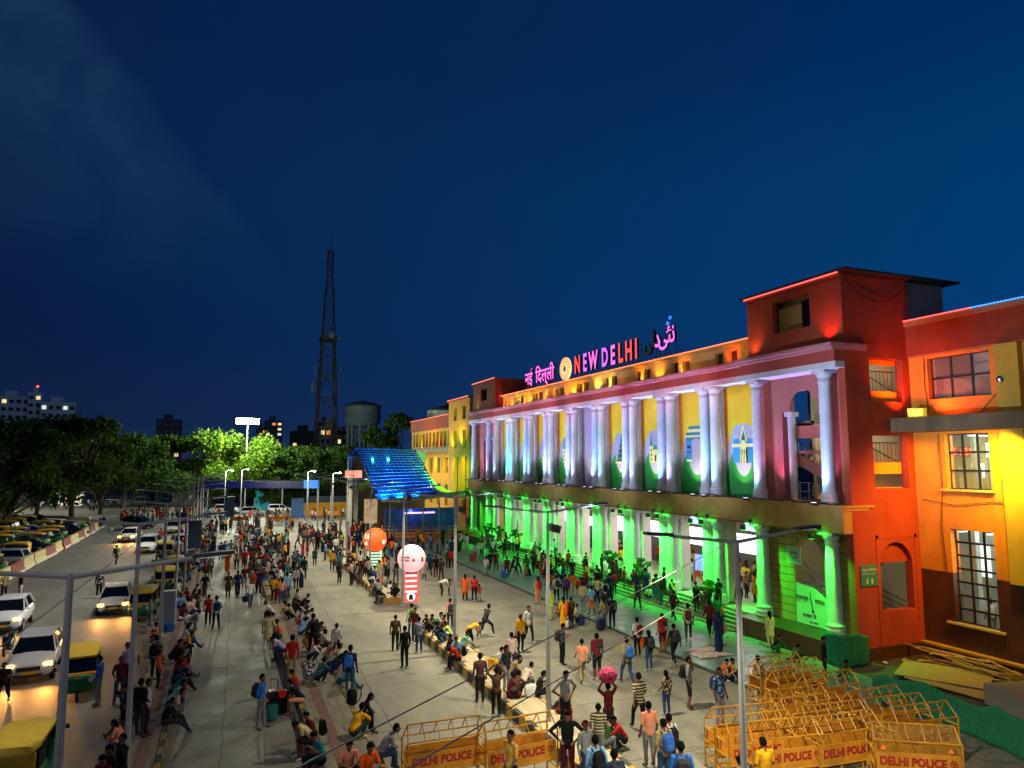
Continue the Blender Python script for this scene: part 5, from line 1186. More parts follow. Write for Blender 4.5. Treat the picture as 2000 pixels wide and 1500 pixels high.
# ------------------------------------------------------------------ far buildings
wl = glow('window_lit', 'ffe2a0', .9); wc = glow('window_cool', 'dfe8e0', .9); wo = glow('window_amber', 'ff9a50', .8); wdk = M('window_dark', '0e1420', .2, var=0)
def block(x, y, w, d, h, cols, rows, label, col, lit, seed, rz=0, roof=True):
    t = empty('apartment_building', label, 'building', (x, y, 0), rz); rg = random.Random(seed)
    mw = M('wall_' + col, col, .85, var=.1, scale=.1)
    b = MB(); b.box(-w / 2, w / 2, -d / 2, d / 2, 0, h); b.box(-w / 2 - .2, w / 2 + .2, -d / 2 - .2, d / 2 + .2, h, h + .5); b.build('wall', mw, t)
    if roof: MB().box(-w * .25, w * .1, -d * .2, d * .2, h + .5, h + 3).build('roof_house', mw, t)
    fl = h / rows; cw = w / cols; protos = {}
    for r in range(rows):
        MB().box(-w / 2 - .25, w / 2 + .25, -d / 2 - .35, -d / 2, fl * (r + 1) - .3, fl * (r + 1)).build('floor_band', mw, t) if r % 2 and rows > 4 else None
        for c in range(cols):
            if rows * cols > 90 and (r < rows * .35): continue
            k = 'd' if rg.random() > lit else rg.choice('wwca')
            if k not in protos:
                m_ = MB().box(-cw * .3, cw * .3, -.06, .0, -fl * .26, fl * .2).build('window', {'d': wdk, 'w': wl, 'c': wc, 'a': wo}[k], t); protos[k] = m_; o = m_
            else: o = protos[k].copy(); COL.objects.link(o); o.parent = t
            o.location = (-w / 2 + cw * (c + .5), -d / 2 - .02, fl * (r + .5))
    return t
block(-80, 345, 12, 14, 34.5, 5, 11, 'white apartment tower at the left edge with dark strip windows', 'c4ccd4', .12, 1, .1)
block(-71.6, 342, 4.5, 12, 36, 2, 12, 'taller white stair tower between the apartment slabs carrying a red light', 'ccd4da', .25, 2, .1)
block(-62.5, 338, 12, 14, 32, 5, 10, 'white apartment tower right of the stair tower with lit windows', 'c2cad2', .2, 3, .1)
MB().lathe([(.05, 0), (.35, .1), (.35, .5), (.05, .7)], n=10).build('beacon', glow('beacon_red', 'ff3020', 14), bpy.data.objects['apartment_building.001'], loc=(0, 0, 39.2))
block(-49.5, 343, 11, 12, 21, 5, 6, 'low dark block with a lit shopfront beyond the left trees', '2d3138', .2, 4)
block(-23.5, 365, 10, 12, 27.5, 4, 8, 'grey tower block far behind the trees with one bright window', '4a505c', .08, 5)
block(25.5, 420, 9, 10, 31, 3, 11, 'far pale tower with banded floors right of the floodlight', '5b636e', .35, 6)
block(19.5, 425, 5, 10, 27, 2, 9, 'slim far building beside the banded tower', '3c444e', .3, 16)
block(31.5, 311, 11, 12, 21, 5, 6, 'low dark office with a white light strip left of the lattice tower', '2a2f38', .05, 7)
block(38, 300, 4, 8, 24, 2, 7, 'narrow dark building just left of the lattice tower legs', '252b34', .1, 17)
block(32.2, 235, 8.5, 10, 19.5, 5, 7, 'building with scattered yellow windows seen through the lattice tower', '5d5f5c', .25, 8)
block(58, 310, 26, 12, 14, 8, 4, 'long low building behind the water tank', '23303f', .1, 9)
# ------------------------------------------------------------------ lattice tower
tw = empty('lattice_tower', 'tall dark steel lattice communications tower with dish antennas', 'tower', (26.3, 204, 0)); m_twr = M('tower_steel', '241f22', .7, var=.1)
tw.scale = (1, 1, 1.075)
H_ = 69; lv = [0, 6, 12, 18.5, 25, 31, 36, 40, 43.5, 47, 50, 53, 56, 59, 61.5, 64]
hw = lambda z: 3.35 * (1 - z / 60) + .82 * (z / 60) if z < 56 else .72
legs = [[], [], [], []]; br = MB()
for s, (sx, sy) in enumerate(((1, 1), (1, -1), (-1, -1), (-1, 1))):
    b = MB()
    for z0, z1 in zip(lv, lv[1:]): b.bar((sx * hw(z0), sy * hw(z0), z0), (sx * hw(z1), sy * hw(z1), z1), .24 if z0 < 40 else .14, n=4)
    b.build('leg', m_twr, tw)
cs = ((1, 1), (1, -1), (-1, -1), (-1, 1))
for z0, z1 in zip(lv, lv[1:]):
    for i in range(4):
        (ax, ay), (bx, by) = cs[i], cs[(i + 1) % 4]; p0 = Vector((ax * hw(z0), ay * hw(z0), z0)); q0 = Vector((bx * hw(z0), by * hw(z0), z0)); p1 = Vector((ax * hw(z1), ay * hw(z1), z1)); q1 = Vector((bx * hw(z1), by * hw(z1), z1)); r = .12 if z0 < 30 else .08
        br.bar(p1, q1, r * 1.2, n=4)
        if z0 < 31: m_ = (p1 + q1) / 2; br.bar(p0, m_, r, n=4); br.bar(q0, m_, r, n=4); br.bar(p0.lerp(m_, .5), p0.lerp(p1, .55), r * .7, n=4); br.bar(q0.lerp(m_, .5), q0.lerp(q1, .55), r * .7, n=4)
        else: br.bar(p0, q1, r, n=4); br.bar(q0, p1, r, n=4)
for k in range(13): z = 58 + .5 * k; br.bar((-.5, 0, z), (.5, 0, z), .05, n=4)
br.bar((0, 0, 64), (0, 0, 69), .1, .05, n=5); br.build('bracing', m_twr, tw)
MB().box(-2.2, 2.2, -2.2, 2.2, 39.8, 40).box(-2.2, -2.1, -2.2, 2.2, 40, 41).box(2.1, 2.2, -2.2, 2.2, 40, 41).box(-2.2, 2.2, -2.2, -2.1, 40, 41).build('platform', m_twr, tw)
for x, y, z, r, ry in ((.6, -2.6, 41.2, .95, 0), (3.1, -1, 40.6, .9, 1.2), (-3.6, -.5, 28, .8, -1.1), (3.6, -2, 32, .25, 0)):
    o = MB().lathe([(r, 0), (r * .95, .3), (r * .3, .5)], n=16).build('dish_antenna', M('dish_grey', '4a5566', .5, var=.05), tw, True); o.matrix_local = Matrix.Translation((x, y, z)) @ Matrix.Rotation(ry, 4, 'Z') @ Matrix.Rotation(pi / 2, 4, 'X')
b = MB()
for x, z in ((-3.9, 27), (-3.5, 31), (3.7, 31.5), (-4.1, 26)): b.box(x - .12, x + .12, -.3, .0, z, z + 2.2); b.bar((x, 0, z + 1), (x * .8, 0, z + 1), .05, n=4)
b.split_build('panel_antenna', M('antenna_grey', '56606c', .6, var=.05), tw)
# ------------------------------------------------------------------ water tanks
def tank(x, y, r, z0, z1, label, col):
    t = empty('water_tank', label, 'water tank', (x, y, 0)); mc = M('tank_' + col, col, .85, var=.2, scale=.3)
    MB().lathe([(r * .8, z0 - 1.2), (r, z0), (r, z1)], n=40).lathe([(r * 1.03, z0 + (z1 - z0) * .25), (r * 1.03, z0 + (z1 - z0) * .3)], n=40).build('drum', mc, t, True)
    MB().lathe([(r * 1.06, z1), (r * 1.06, z1 + .25), (r * .55, z1 + r * .24), (r * .12, z1 + r * .33), (r * .1, z1 + r * .42), (.05, z1 + r * .42)], n=40).build('dome', M('tank_roof', '30343a', .8, var=.2), t, True)
    for k in range(10): a = 2 * pi * k / 10; MB().bar((r * .78 * math.cos(a), r * .78 * math.sin(a), 0), (r * .78 * math.cos(a), r * .78 * math.sin(a), z0 - 1), .45, n=8).build('column', mc, t)
    b = MB()
    for k in range(40): a = 2 * pi * k / 40; b.bar((r * 1.05 * math.cos(a), r * 1.05 * math.sin(a), z0 + (z1 - z0) * .3), (r * 1.05 * math.cos(a), r * 1.05 * math.sin(a), z0 + (z1 - z0) * .3 + 1), .04, n=4)
    b.build('railing', m_twr, t); return t
tank(36.2, 203, 5.0, 20.0, 24.4, 'large domed concrete water tank on columns beside the lattice tower', '566069')
tank(44.5, 148, 4.1, 15, 19.7, 'pale domed water tank rising behind the far station wing', '9a9f96')
light('SPOT', (38, 138, 14), (43, 146, 18), 900, (.9, 1, .85), .3, 60, 1, 'tank_floodlight_beam')
# ------------------------------------------------------------------ floodlight mast, gantry, kiosk
t = empty('floodlight_mast', 'tall mast with a blinding white floodlight cluster above the bright tree', 'floodlight mast', (4.5, 158, 0))
MB().bar((0, 0, 0), (0, 0, 17), .18, .1, 8).build('mast', m_pole, t); MB().bar((-1.6, 0, 17), (1.6, 0, 17), .08, n=6).build('crossbar', m_pole, t)
for k in range(14): MB().obox((-1.95 + .65 * (k % 7), -.2, 17.0 + .6 * (k // 7)), .56, .25, .5, 0, 0, rx=.5).build('floodlight', glow('mast_lens', 'f4ffff', 60), t)
light('POINT', (4.5, 153, 18.2), None, 32000, (.9, 1, .75), .5, name='mast_floodlight_beam')
g = empty('gantry_sign', 'long dark blue overhead gantry board with a bright blue right end', 'gantry', (6.5, 132, 0)); R_ = math.atan2(-7.4, 18.3)
g.rotation_euler = (0, 0, R_)
MB().box(-9.9, 7.3, -.15, .15, 4.35, 5.6).build('board', M('gantry_blue', '10206a', .4, emit=.12, var=0), g)
MB().box(7.3, 9.9, -.16, .15, 4.35, 5.75).build('lit_panel', M('gantry_lit', '3f86e6', .4, emit=.9, var=0), g)
b = MB()
for k in range(12): b.box(-9.9 + 1.5 * k, -9.85 + 1.5 * k, -.18, -.15, 4.35, 5.6)
b.bar((-9.9, 0, 5.75), (9.9, 0, 5.75), .06); b.build('frame', m_dark, g)
for x in (-9.5, -3, 3.5, 9.6): MB().bar((x, .3, 0), (x, .3, 5.7), .12).build('post', m_pole, g)
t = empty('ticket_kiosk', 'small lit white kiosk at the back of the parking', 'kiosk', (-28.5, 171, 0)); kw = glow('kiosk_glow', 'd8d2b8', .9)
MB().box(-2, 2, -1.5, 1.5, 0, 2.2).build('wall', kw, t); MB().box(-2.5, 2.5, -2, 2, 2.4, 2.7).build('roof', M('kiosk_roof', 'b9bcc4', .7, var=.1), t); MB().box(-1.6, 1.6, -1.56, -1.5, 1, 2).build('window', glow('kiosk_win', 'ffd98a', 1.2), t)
def wallthing(name, x0, x1, y, h, col, label, cat='wall', em=0, th=.3):
    return tag(MB().box(x0, x1, y, y + th, 0, h).box(x0 - .05, x1 + .05, y - .05, y + th + .05, h, h + .12).build(name, M('w' + col, col, .85, var=.15, scale=.6, emit=em), None), label, cat)
wallthing('site_hoarding', -22.5, -14.5, 168, 1.8, '8fa89a', 'pale green hoarding right of the ticket kiosk', 'hoarding')
wallthing('boundary_wall', -9, -2.5, 158, 3.4, '9a9482', 'pale boundary wall at the far end of the road under the trees')
wallthing('boundary_wall', 10.5, 30, 139, 2.3, '5c6672', 'long grey boundary wall behind the far yellow barricades')
wallthing('site_hoarding', 12.8, 20.5, 124, 2.0, 'b3841c', 'yellow hoarding fence at the far right of the plaza', 'hoarding')
wallthing('boundary_wall', -90, -30, 176, 2.2, '3a3d38', 'dark boundary wall beyond the parking')
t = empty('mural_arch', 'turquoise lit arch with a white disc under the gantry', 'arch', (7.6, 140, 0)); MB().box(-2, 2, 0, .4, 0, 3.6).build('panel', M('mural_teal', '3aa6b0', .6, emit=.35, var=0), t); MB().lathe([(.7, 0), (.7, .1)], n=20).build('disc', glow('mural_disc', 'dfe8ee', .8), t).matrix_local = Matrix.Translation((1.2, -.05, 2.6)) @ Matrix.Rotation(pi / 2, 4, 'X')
# ------------------------------------------------------------------ glass entrance building
ge = empty('glass_entrance_building', 'sloping blue lit glass entrance building with a white canopy and green lit side', 'building', (20, 88, 0))
m_bgl = M('blue_glass', '1f5f9a', .15, var=.3, scale=.5, spec=.8)
TLc, TRc, BLc, BRc = Vector((-3.7, 8, 10.6)), Vector((4.3, 7.2, 10.4)), Vector((-3.4, -5.5, 4.6)), Vector((3.4, -7, 5.1))
F_ = lambda u, v: (BLc.lerp(BRc, u)).lerp(TLc.lerp(TRc, u), v) + Vector((0, 0, .25 * math.sin(v * pi)))
b = MB(); b.grid(F_, 14, 14); o = b.build('glass_slope', m_bgl, ge, 2); o.modifiers.new('s', 'SOLIDIFY').thickness = -.05
b = MB()
for i in range(15):
    for j in range(12): b.bar(F_(i / 14, j / 12) + Vector((0, -.04, .05)), F_(i / 14, (j + 1) / 12) + Vector((0, -.04, .05)), .025, n=4, cap=False)
for j in range(17): b.bar(F_(0, j / 16) + Vector((0, -.04, .06)), F_(1, j / 16) + Vector((0, -.04, .06)), .045, n=4)
b.build('mullion', M('mullion_grey', '6f7f90', .4, metal=.4, var=.05), ge)
MB().add([(-3.75, 8, 10.6), (4.3, 7.2, 10.4), (4.3, 10, 10.2), (-4.6, 10, 10.0), (-4.5, 8, 9.6)], [(0, 1, 2, 3, 4)]).build('roof_edge', m_bgl, ge).modifiers.new('s', 'SOLIDIFY').thickness = .2
b = MB(); b.box(-4.6, -3.6, 7.6, 8.4, 0, 9.6); b.box(-4.6, -3.9, 4, 7.6, 0, 7.4); wall(b, 'y', 8.4, .3, -3.6, 6, 0, 10.3); b.build('side_wall', M('concrete_white', 'a9a79e', .8, var=.15, scale=.5), ge)
b = MB()
for k in range(5): b.box(-4.65, -4.6, 7.7 + .14 * k, 7.76 + .14 * k, 7.6, 9.4); b.box(-4.5 + .18 * k, -4.43 + .18 * k, 7.54, 7.6, 7.6, 9.4)
b.split_build('louvre', m_dark, ge, gap=.02)
b = MB(); b.prism([(-3.0, -5.6), (-1.6, -9.5), (6.4, -8.2), (9.2, -4), (3.6, -6.9)], lambda u, v, d: (u, v, 4.35 + .08 * (u + 3) + d), .3); b.build('canopy', M('canopy_white', 'a8a69c', .7, var=.12), ge)
def gf(u, v): # flared green side skirt
    top = Vector((4.3, 7.2, 10.3)).lerp(Vector((3.5, -7, 5.2)), v); bot = Vector((6.0, 5, 5.2)).lerp(Vector((9.0, -4.5, 4.9)), v); p = top.lerp(bot, u); p.z -= 1.6 * math.sin(u * pi) * (1 - v); return p
b = MB(); b.grid(gf, 10, 14); o = b.build('side_skirt', M('skirt_pale', 'b8bdb0', .6, var=.08), ge, 2); o.modifiers.new('s', 'SOLIDIFY').thickness = .06
b = MB()
for j in range(12): 
    for i in range(6): b.bar(gf(i / 6, j / 12) + Vector((0, -.03, .05)), gf((i + 1) / 6, j / 12) + Vector((0, -.03, .05)), .03, n=4, cap=False)
b.build('skirt_rib', m_gry, ge)
MB().box(-2.6, 6, -6.4, -6.2, 0, 3.6).build('lobby_front', M('lobby_blue', '1c3c78', .3, emit=.35, var=0, col2='0c1526', scale=1.2), ge)
MB().box(-.5, 3.2, -6.5, -6.42, 3.0, 3.15).build('neon_strip', glow('neon_lilac', 'c78cff', 3), ge)
for k in range(5): MB().bar((-2.4 + 1.9 * k, -8, 0), (-2.4 + 1.9 * k, -8, 4.3), .09, n=8).build('canopy_post', m_gry, ge)
for x in (-2, 2): light('SPOT', (20 + x, 73, 6.5), (20 + x * .8, 90, 8.6), 8500, (.01, .22, 1), .15, 36, 1, 'blue_floodlight_beam')
for x in (-2.6, -.9, 0.9, 2.4): light('SPOT', (20 + x, 80.8, 4.9), (20 + x * 1.2, 91, 9.2), 3500, (.02, .35, 1), .15, 70, 1, 'blue_floodlight_beam')
for x in (-1.5, .6): light('SPOT', (20 + x, 95, 12), (20 + x, 90, 8), 120, (.05, .8, 1), .1, 80, 1, 'cyan_floodlight_beam')
light('SPOT', (23.6, 77.5, 6.4), (26.0, 88, 7.4), 9000, (.25, 1, .02), .1, 40, 1, 'lime_floodlight_beam'); light('SPOT', (25.4, 80.8, 6.6), (25.6, 89, 7.4), 4500, (.22, 1, .02), .1, 90, 1, 'lime_floodlight_beam'); light('POINT', (20.5, 81, 3.2), None, 60, (.3, .35, 1), .2, name='lobby_lamp')
t = empty('poster_board', 'tall lit poster board in front of the glass entrance', 'billboard', (16.3, 84.5, 0)); MB().box(-.75, .75, -.08, .08, 1.8, 4.6).build('poster', M('poster_print', 'b7b48c', .5, emit=.7, var=0, col2='b06a4a', scale=2.2), t); MB().bar((0, 0, 0), (0, 0, 1.8), .08).build('post', m_dark, t)
t = empty('shop_sign', 'two small orange lit sign boxes on the entrance tower', 'sign', (14.8, 88, 7.0)); b = MB(); b.box(-1.0, -.05, -.12, .12, 0, .9); b.box(.05, 1.0, -.12, .12, 0, .9); b.split_build('sign_box', glow('sign_orange', 'f08a5a', 1.0), t, gap=.01); MB().bar((0, 0, -7), (0, 0, 0), .1).build('post', m_dark, t)
o = MB().add([(26.2, 74.5, .05), (28.5, 86, .05), (28.5, 86, 2.2), (26.2, 74.5, 1.2), (26.4, 74.5, .05), (28.7, 86, .05), (28.7, 86, 2.2), (26.4, 74.5, 1.2)], [(0, 1, 2, 3), (7, 6, 5, 4), (0, 4, 5, 1), (3, 2, 6, 7), (0, 3, 7, 4), (1, 5, 6, 2)]).build('ramp_wall', m_gry); tag(o, 'grey ramp wall rising towards the entrance beyond the station steps', 'wall')
# added unseen floodlight mast left of the camera, fill for facade and people
t = empty('floodlight_mast', 'added unseen floodlight mast behind the viewpoint, fill light for the station front', 'floodlight mast', (-13.5, -6, 0)); MB().bar((0, 0, 0), (0, 0, 24), .25, .14, 8).build('mast', m_pole, t); MB().box(-1.2, 1.2, -.2, .2, 23.6, 24.4).build('floodlight', glow('added_mast_lens', 'fff4dc', 20), t)
light('SPOT', (-13.5, -5.4, 24), (26, 36, 4), 9000, (1, .88, .66), .5, 66, .9, 'mast_floodlight_beam')  # added fill beam of the unseen mast

# added violet-white fill lamps on the plaza side posts, brightening the upper storey
for y in (22.6, 33.1, 43.6, 54.2, 64.8, 75.4):
    o = MB().obox((0, 0, 0), .34, .3, .26, 0, 0, ry=.3).build('added_washlight', m_head, None, loc=(10.72, y, 6.7)); tag(o, 'small washlight box clamped to a plaza lamp post facing the station, at %d metres' % y if 0 else 'small washlight clamped to the %s plaza lamp post facing the station' % words[LY.index(y)], 'added_washlight')
    light('SPOT', (10.95, y, 6.8), (27, y + 1.5, 11.2), 8000, (.62, .74, 1), .1, 44, 1, 'added_wash_beam')
# ------------------------------------------------------------------ people: one continuous skin per pose, grown from limbs and fused by a voxel remesh
SKIN, TOP, FORE, BOT, SHIN, SHOE, HAIR, ACC = range(8)
def V3(*a): return Vector(a)
def body_prims(J, dress=None, hair='short', hands=True, head_turn=0):
    P = []          # (region, p, q, r1, r2, lateral scale, depth scale)
    def c(reg, p, q, r1, r2=None, sx=1, sy=1): P.append((reg, Vector(p), Vector(q), r1, r1 if r2 is None else r2, sx, sy))
    pel, ch, nk, hd = J['pel'], J['ch'], J['nk'], J['hd']
    c(TOP, pel + V3(0, 0, .02), pel.lerp(ch, .45), .122, .115, 1.22, .92); c(TOP, pel.lerp(ch, .4), ch, .118, .125, 1.3, .9); c(TOP, ch, nk - (nk - ch) * .35, .118, .06, 1.2, .85)
    c(BOT, pel - V3(0, 0, .04), pel - V3(0, 0, .07), .116, .11, 1.22, .95)
    if dress is None and not J.get('seated'): c(TOP, pel + V3(0, 0, .03), pel - V3(0, 0, .035), .124, .131, 1.24, .98)
    c(SKIN, nk - (nk - ch) * .15, hd - V3(0, 0, .02), .052, .05)
    f = Vector((math.sin(head_turn), -math.cos(head_turn), 0)); tilt = J.get('tilt', 0); up = (Vector((0, 0, 1)) * math.cos(tilt) + f * math.sin(tilt)); f = (f * math.cos(tilt) - Vector((0, 0, 1)) * math.sin(tilt)); sd = up.cross(f)
    c(SKIN, hd + up * .035, hd - up * .035 + f * .012, .088, .072, .92, 1); c(SKIN, hd - up * .075 + f * .03, hd - up * .085 + f * .045, .042, .03)
    c(SKIN, hd + f * .085 + up * .005, hd + f * .1 - up * .02, .012, .016)
    for s in (-1, 1): c(SKIN, hd + sd * s * .082 - up * .005, hd + sd * s * .088 + up * .02, .016, .018); c(HAIR, hd + f * .078 + sd * s * .032 + up * .012, hd + f * .08 + sd * s * .034 + up * .012, .009)
    if hair == 'short': c(HAIR, hd + up * .055 - f * .01, hd + up * .018 - f * .032, .088, .086, .98, 1)
    elif hair == 'long': c(HAIR, hd + up * .05 - f * .012, hd + up * .0 - f * .032, .094, .092); c(HAIR, hd - f * .05, nk - V3(0, 0, .12) - f * .07, .07, .045)
    elif hair == 'turban': c(ACC, hd + up * .06 - f * .01, hd + up * .045 - f * .02, .11, .112); 
    elif hair == 'scarf': c(ACC, hd + up * .04 - f * .02, hd - up * .02 - f * .03, .1, .098); c(ACC, hd - up * .05 - f * .03, nk - V3(0, 0, .14) - f * .04, .09, .12, 1.4, 1)
    for s, k in ((-1, 'L'), (1, 'R')):
        sh, el, ha = J['sh' + k], J['el' + k], J['ha' + k]
        c(TOP, nk.lerp(sh, .25) - V3(0, 0, .03), sh - V3(0, 0, .015), .05, .05); c(TOP, ch.lerp(sh, .5), sh - V3(0, 0, .02), .075, .055); c(TOP, sh - V3(0, 0, .01), sh.lerp(el, .8), .055, .05); c(FORE, sh.lerp(el, .7), el, .042, .04); c(FORE, el, el.lerp(ha, .9), .041, .029)
        d = (ha - el).normalized(); a = d.orthogonal() if abs(d.z) < .5 else Vector((1, 0, 0)); a = (a - d * a.dot(d)).normalized() if abs(d.z) >= .5 else Vector((0, 0, 1)).cross(d).normalized(); pn = d.cross(a)
        c(SKIN, el.lerp(ha, .85), ha, .027, .026); c(SKIN, ha, ha + d * .065, .03, .034, 1, .6)
        if hands:
            for q in range(4):
                b0 = ha + d * .075 + a * (.034 - .0225 * q); l_ = (.062, .072, .067, .052)[q]; mid = b0 + d * l_ * .5 - pn * s * .006 + V3(0, -.008, 0); c(SKIN, b0, mid, .0098, .009); c(SKIN, mid, mid + d * l_ * .4 + V3(0, -.016, -.006), .009, .0075)
            b0 = ha + d * .025 + a * .03; c(SKIN, b0, b0 + d * .035 + a * .028 + V3(0, -.012, 0), .0125, .0105)
        hp, kn, an, to = J['hp' + k], J['kn' + k], J['an' + k], J['to' + k]
        if dress != 'sari' or J.get('seated'):
            c(BOT, pel.lerp(hp, .8), hp, .095, .098); c(BOT, hp, kn, .095, .068); c(SHIN, kn, an, .062, .05)
        c(SHOE if dress != 'sari' else SKIN, an - V3(0, 0, .01), to, .042, .036, 1.05, .8); c(SHOE, an, an - (to - an) * .22, .04, .036)
    if dress == 'sari':
        if J.get('seated'):
            k_ = (J['knL'] + J['knR']) / 2; a_ = (J['anL'] + J['anR']) / 2; c(BOT, pel, k_, .17, .16, 1.15, .9); c(BOT, k_, a_ + V3(0, 0, .02), .15, .17, 1.2, .8)
        else:
            a_ = (J['anL'] + J['anR']) / 2; c(BOT, pel, V3(a_.x, a_.y, .35), .145, .165, 1.2, .95); c(BOT, V3(a_.x, a_.y, .35), V3(a_.x, a_.y, .13), .165, .15, 1.25, 1.05)
        c(ACC, J['shL'] + V3(.02, -.06, .05), pel + V3(.1, -.1, .06), .05, .06, 1.5, .7); c(ACC, J['shL'] + V3(.03, .05, .04), pel + V3(-.05, .14, -.15), .06, .09, 1.5, .6)
    if dress == 'kurta':
        if J.get('seated'): k_ = (J['knL'] + J['knR']) / 2; c(TOP, pel, pel.lerp(k_, .8), .16, .16, 1.15, .8)
        else:
            m_ = (J['knL'] + J['knR']) / 2; c(TOP, pel, V3(m_.x, m_.y, .60), .142, .165, 1.3, 1.0)
    if dress == 'skirt': m_ = (J['knL'] + J['knR']) / 2; c(BOT, pel - V3(0, 0, .03), V3(m_.x, m_.y, .52), .13, .17, 1.2, 1.0)
    if dress == 'shawl': c(ACC, J['shL'] + V3(0, .02, .03), J['shR'] + V3(0, .02, .03), .075, .075, 1, 1); c(ACC, J['shR'] + V3(0, .05, 0), pel + V3(.06, .12, .05), .09, .11, 1.4, .7)
    return P
def capsule(b, p, q, r1, r2, sx, sy, n=12):
    d = q - p; L0 = d.length
    a = d.normalized() if L0 > 1e-5 else Vector((0, 0, 1)); u = Vector((1, 0, 0)) - a * a.x
    u = u.normalized() if u.length > .3 else a.orthogonal().normalized(); w = a.cross(u); rings = []
    for k in range(1, 5): t = pi / 2 * k / 4; rings.append((p - a * r1 * math.cos(t), r1 * math.sin(t)))
    for k in range(0, 4): t = pi / 2 * k / 4; rings.append((q + a * r2 * math.sin(t), r2 * math.cos(t)))
    vs = [p - a * r1] + [c + (u * sx * math.cos(2 * pi * k / n) + w * sy * math.sin(2 * pi * k / n)) * r for c, r in rings for k in range(n)] + [q + a * r2]
    m = len(rings); fs = [(0, 1 + (k + 1) % n, 1 + k) for k in range(n)] + [(1 + i * n + k, 1 + i * n + (k + 1) % n, 1 + (i + 1) * n + (k + 1) % n, 1 + (i + 1) * n + k) for i in range(m - 1) for k in range(n)] + [(1 + (m - 1) * n + k, 1 + (m - 1) * n + (k + 1) % n, 1 + m * n) for k in range(n)]
    b.add(vs, fs, 0)
BODY_SLOTS = [M('slot%d' % i, '808080', var=0) for i in range(8)]
def grow(name, P, voxel=.0125):
    b = MB()
    for reg, p, q, r1, r2, sx, sy in P: capsule(b, p, q, r1, r2, sx, sy)
    o = b.build('tmp', BODY_SLOTS[0], None); m = o.modifiers.new('r', 'REMESH'); m.mode = 'VOXEL'; m.voxel_size = voxel
    sm = o.modifiers.new('s', 'SMOOTH'); sm.iterations = 2; sm.factor = .5
    bpy.context.view_layer.update(); me = bpy.data.meshes.new_from_object(o.evaluated_get(bpy.context.evaluated_depsgraph_get())); me.name = name; bpy.data.objects.remove(o)
    n = len(me.polygons); C_ = np.empty(n * 3); me.polygons.foreach_get('center', C_); C_ = C_.reshape(-1, 3)
    best = np.full(n, 1e9); reg_ = np.zeros(n, int)
    for reg, p, q, r1, r2, sx, sy in P:
        a = np.array(p); d = np.array(q) - a; L2 = max(1e-9, (d * d).sum()); ap = C_ - a
        if sx != 1 or sy != 1: ap = ap / np.array([sx, sy if abs(d[2]) ** 2 > .5 * L2 else 1, 1]); d = d / np.array([sx, sy if abs(d[2]) ** 2 > .5 * L2 else 1, 1]); L2 = max(1e-9, (d * d).sum())
        t = np.clip(ap @ d / L2, 0, 1); D = np.linalg.norm(ap - t[:, None] * d, axis=1) - (r1 + (r2 - r1) * t)
        k = D < best; best[k] = D[k]; reg_[k] = reg
    me.materials.clear()
    for m in BODY_SLOTS: me.materials.append(m)
    me.polygons.foreach_set('material_index', reg_.astype(np.int32)); me.shade_smooth(); me.update(); return me
def joints(**k):
    J = dict(pel=V3(0, 0, .95), ch=V3(0, .01, 1.28), nk=V3(0, .0, 1.46), hd=V3(0, -.02, 1.585), shL=V3(-.185, .0, 1.40), shR=V3(.185, .0, 1.40), elL=V3(-.235, .03, 1.11), elR=V3(.235, .03, 1.11), haL=V3(-.245, -.05, .87), haR=V3(.245, -.05, .87),
             hpL=V3(-.095, 0, .90), hpR=V3(.095, 0, .90), knL=V3(-.105, -.02, .48), knR=V3(.105, -.02, .48), anL=V3(-.11, .02, .085), anR=V3(.11, .02, .085), toL=V3(-.13, -.13, .035), toR=V3(.13, -.13, .035))
    for a, v in k.items(): J[a] = Vector(v) if isinstance(v, tuple) else v
    return J
SEAT = .38
def seated(lean=.15, knee_fwd=.42, **k):
    z = SEAT + .12; d = dict(pel=(0, .0, z), ch=(0, -.02 - lean * .75, z + .31), nk=(0, -.05 - lean * 1.1, z + .47), hd=(0, -.09 - lean * 1.35, z + .58), shL=(-.185, -.04 - lean, z + .42), shR=(.185, -.04 - lean, z + .42), hpL=(-.1, -.02, z - .02), hpR=(.1, -.02, z - .02),
                             knL=(-.15, -knee_fwd, z + .03), knR=(.15, -knee_fwd, z + .03), anL=(-.14, -knee_fwd - .03, .09), anR=(.14, -knee_fwd + .03, .09), toL=(-.16, -knee_fwd - .19, .04), toR=(.16, -knee_fwd - .13, .04),
                             elL=(-.2, -.22 - lean * .5, z + .2), elR=(.2, -.22 - lean * .5, z + .2), haL=(-.1, -.42, z + .14), haR=(.1, -.42, z + .14), seated=1)
    d.update(k); return joints(**d)
MIR = lambda J: J
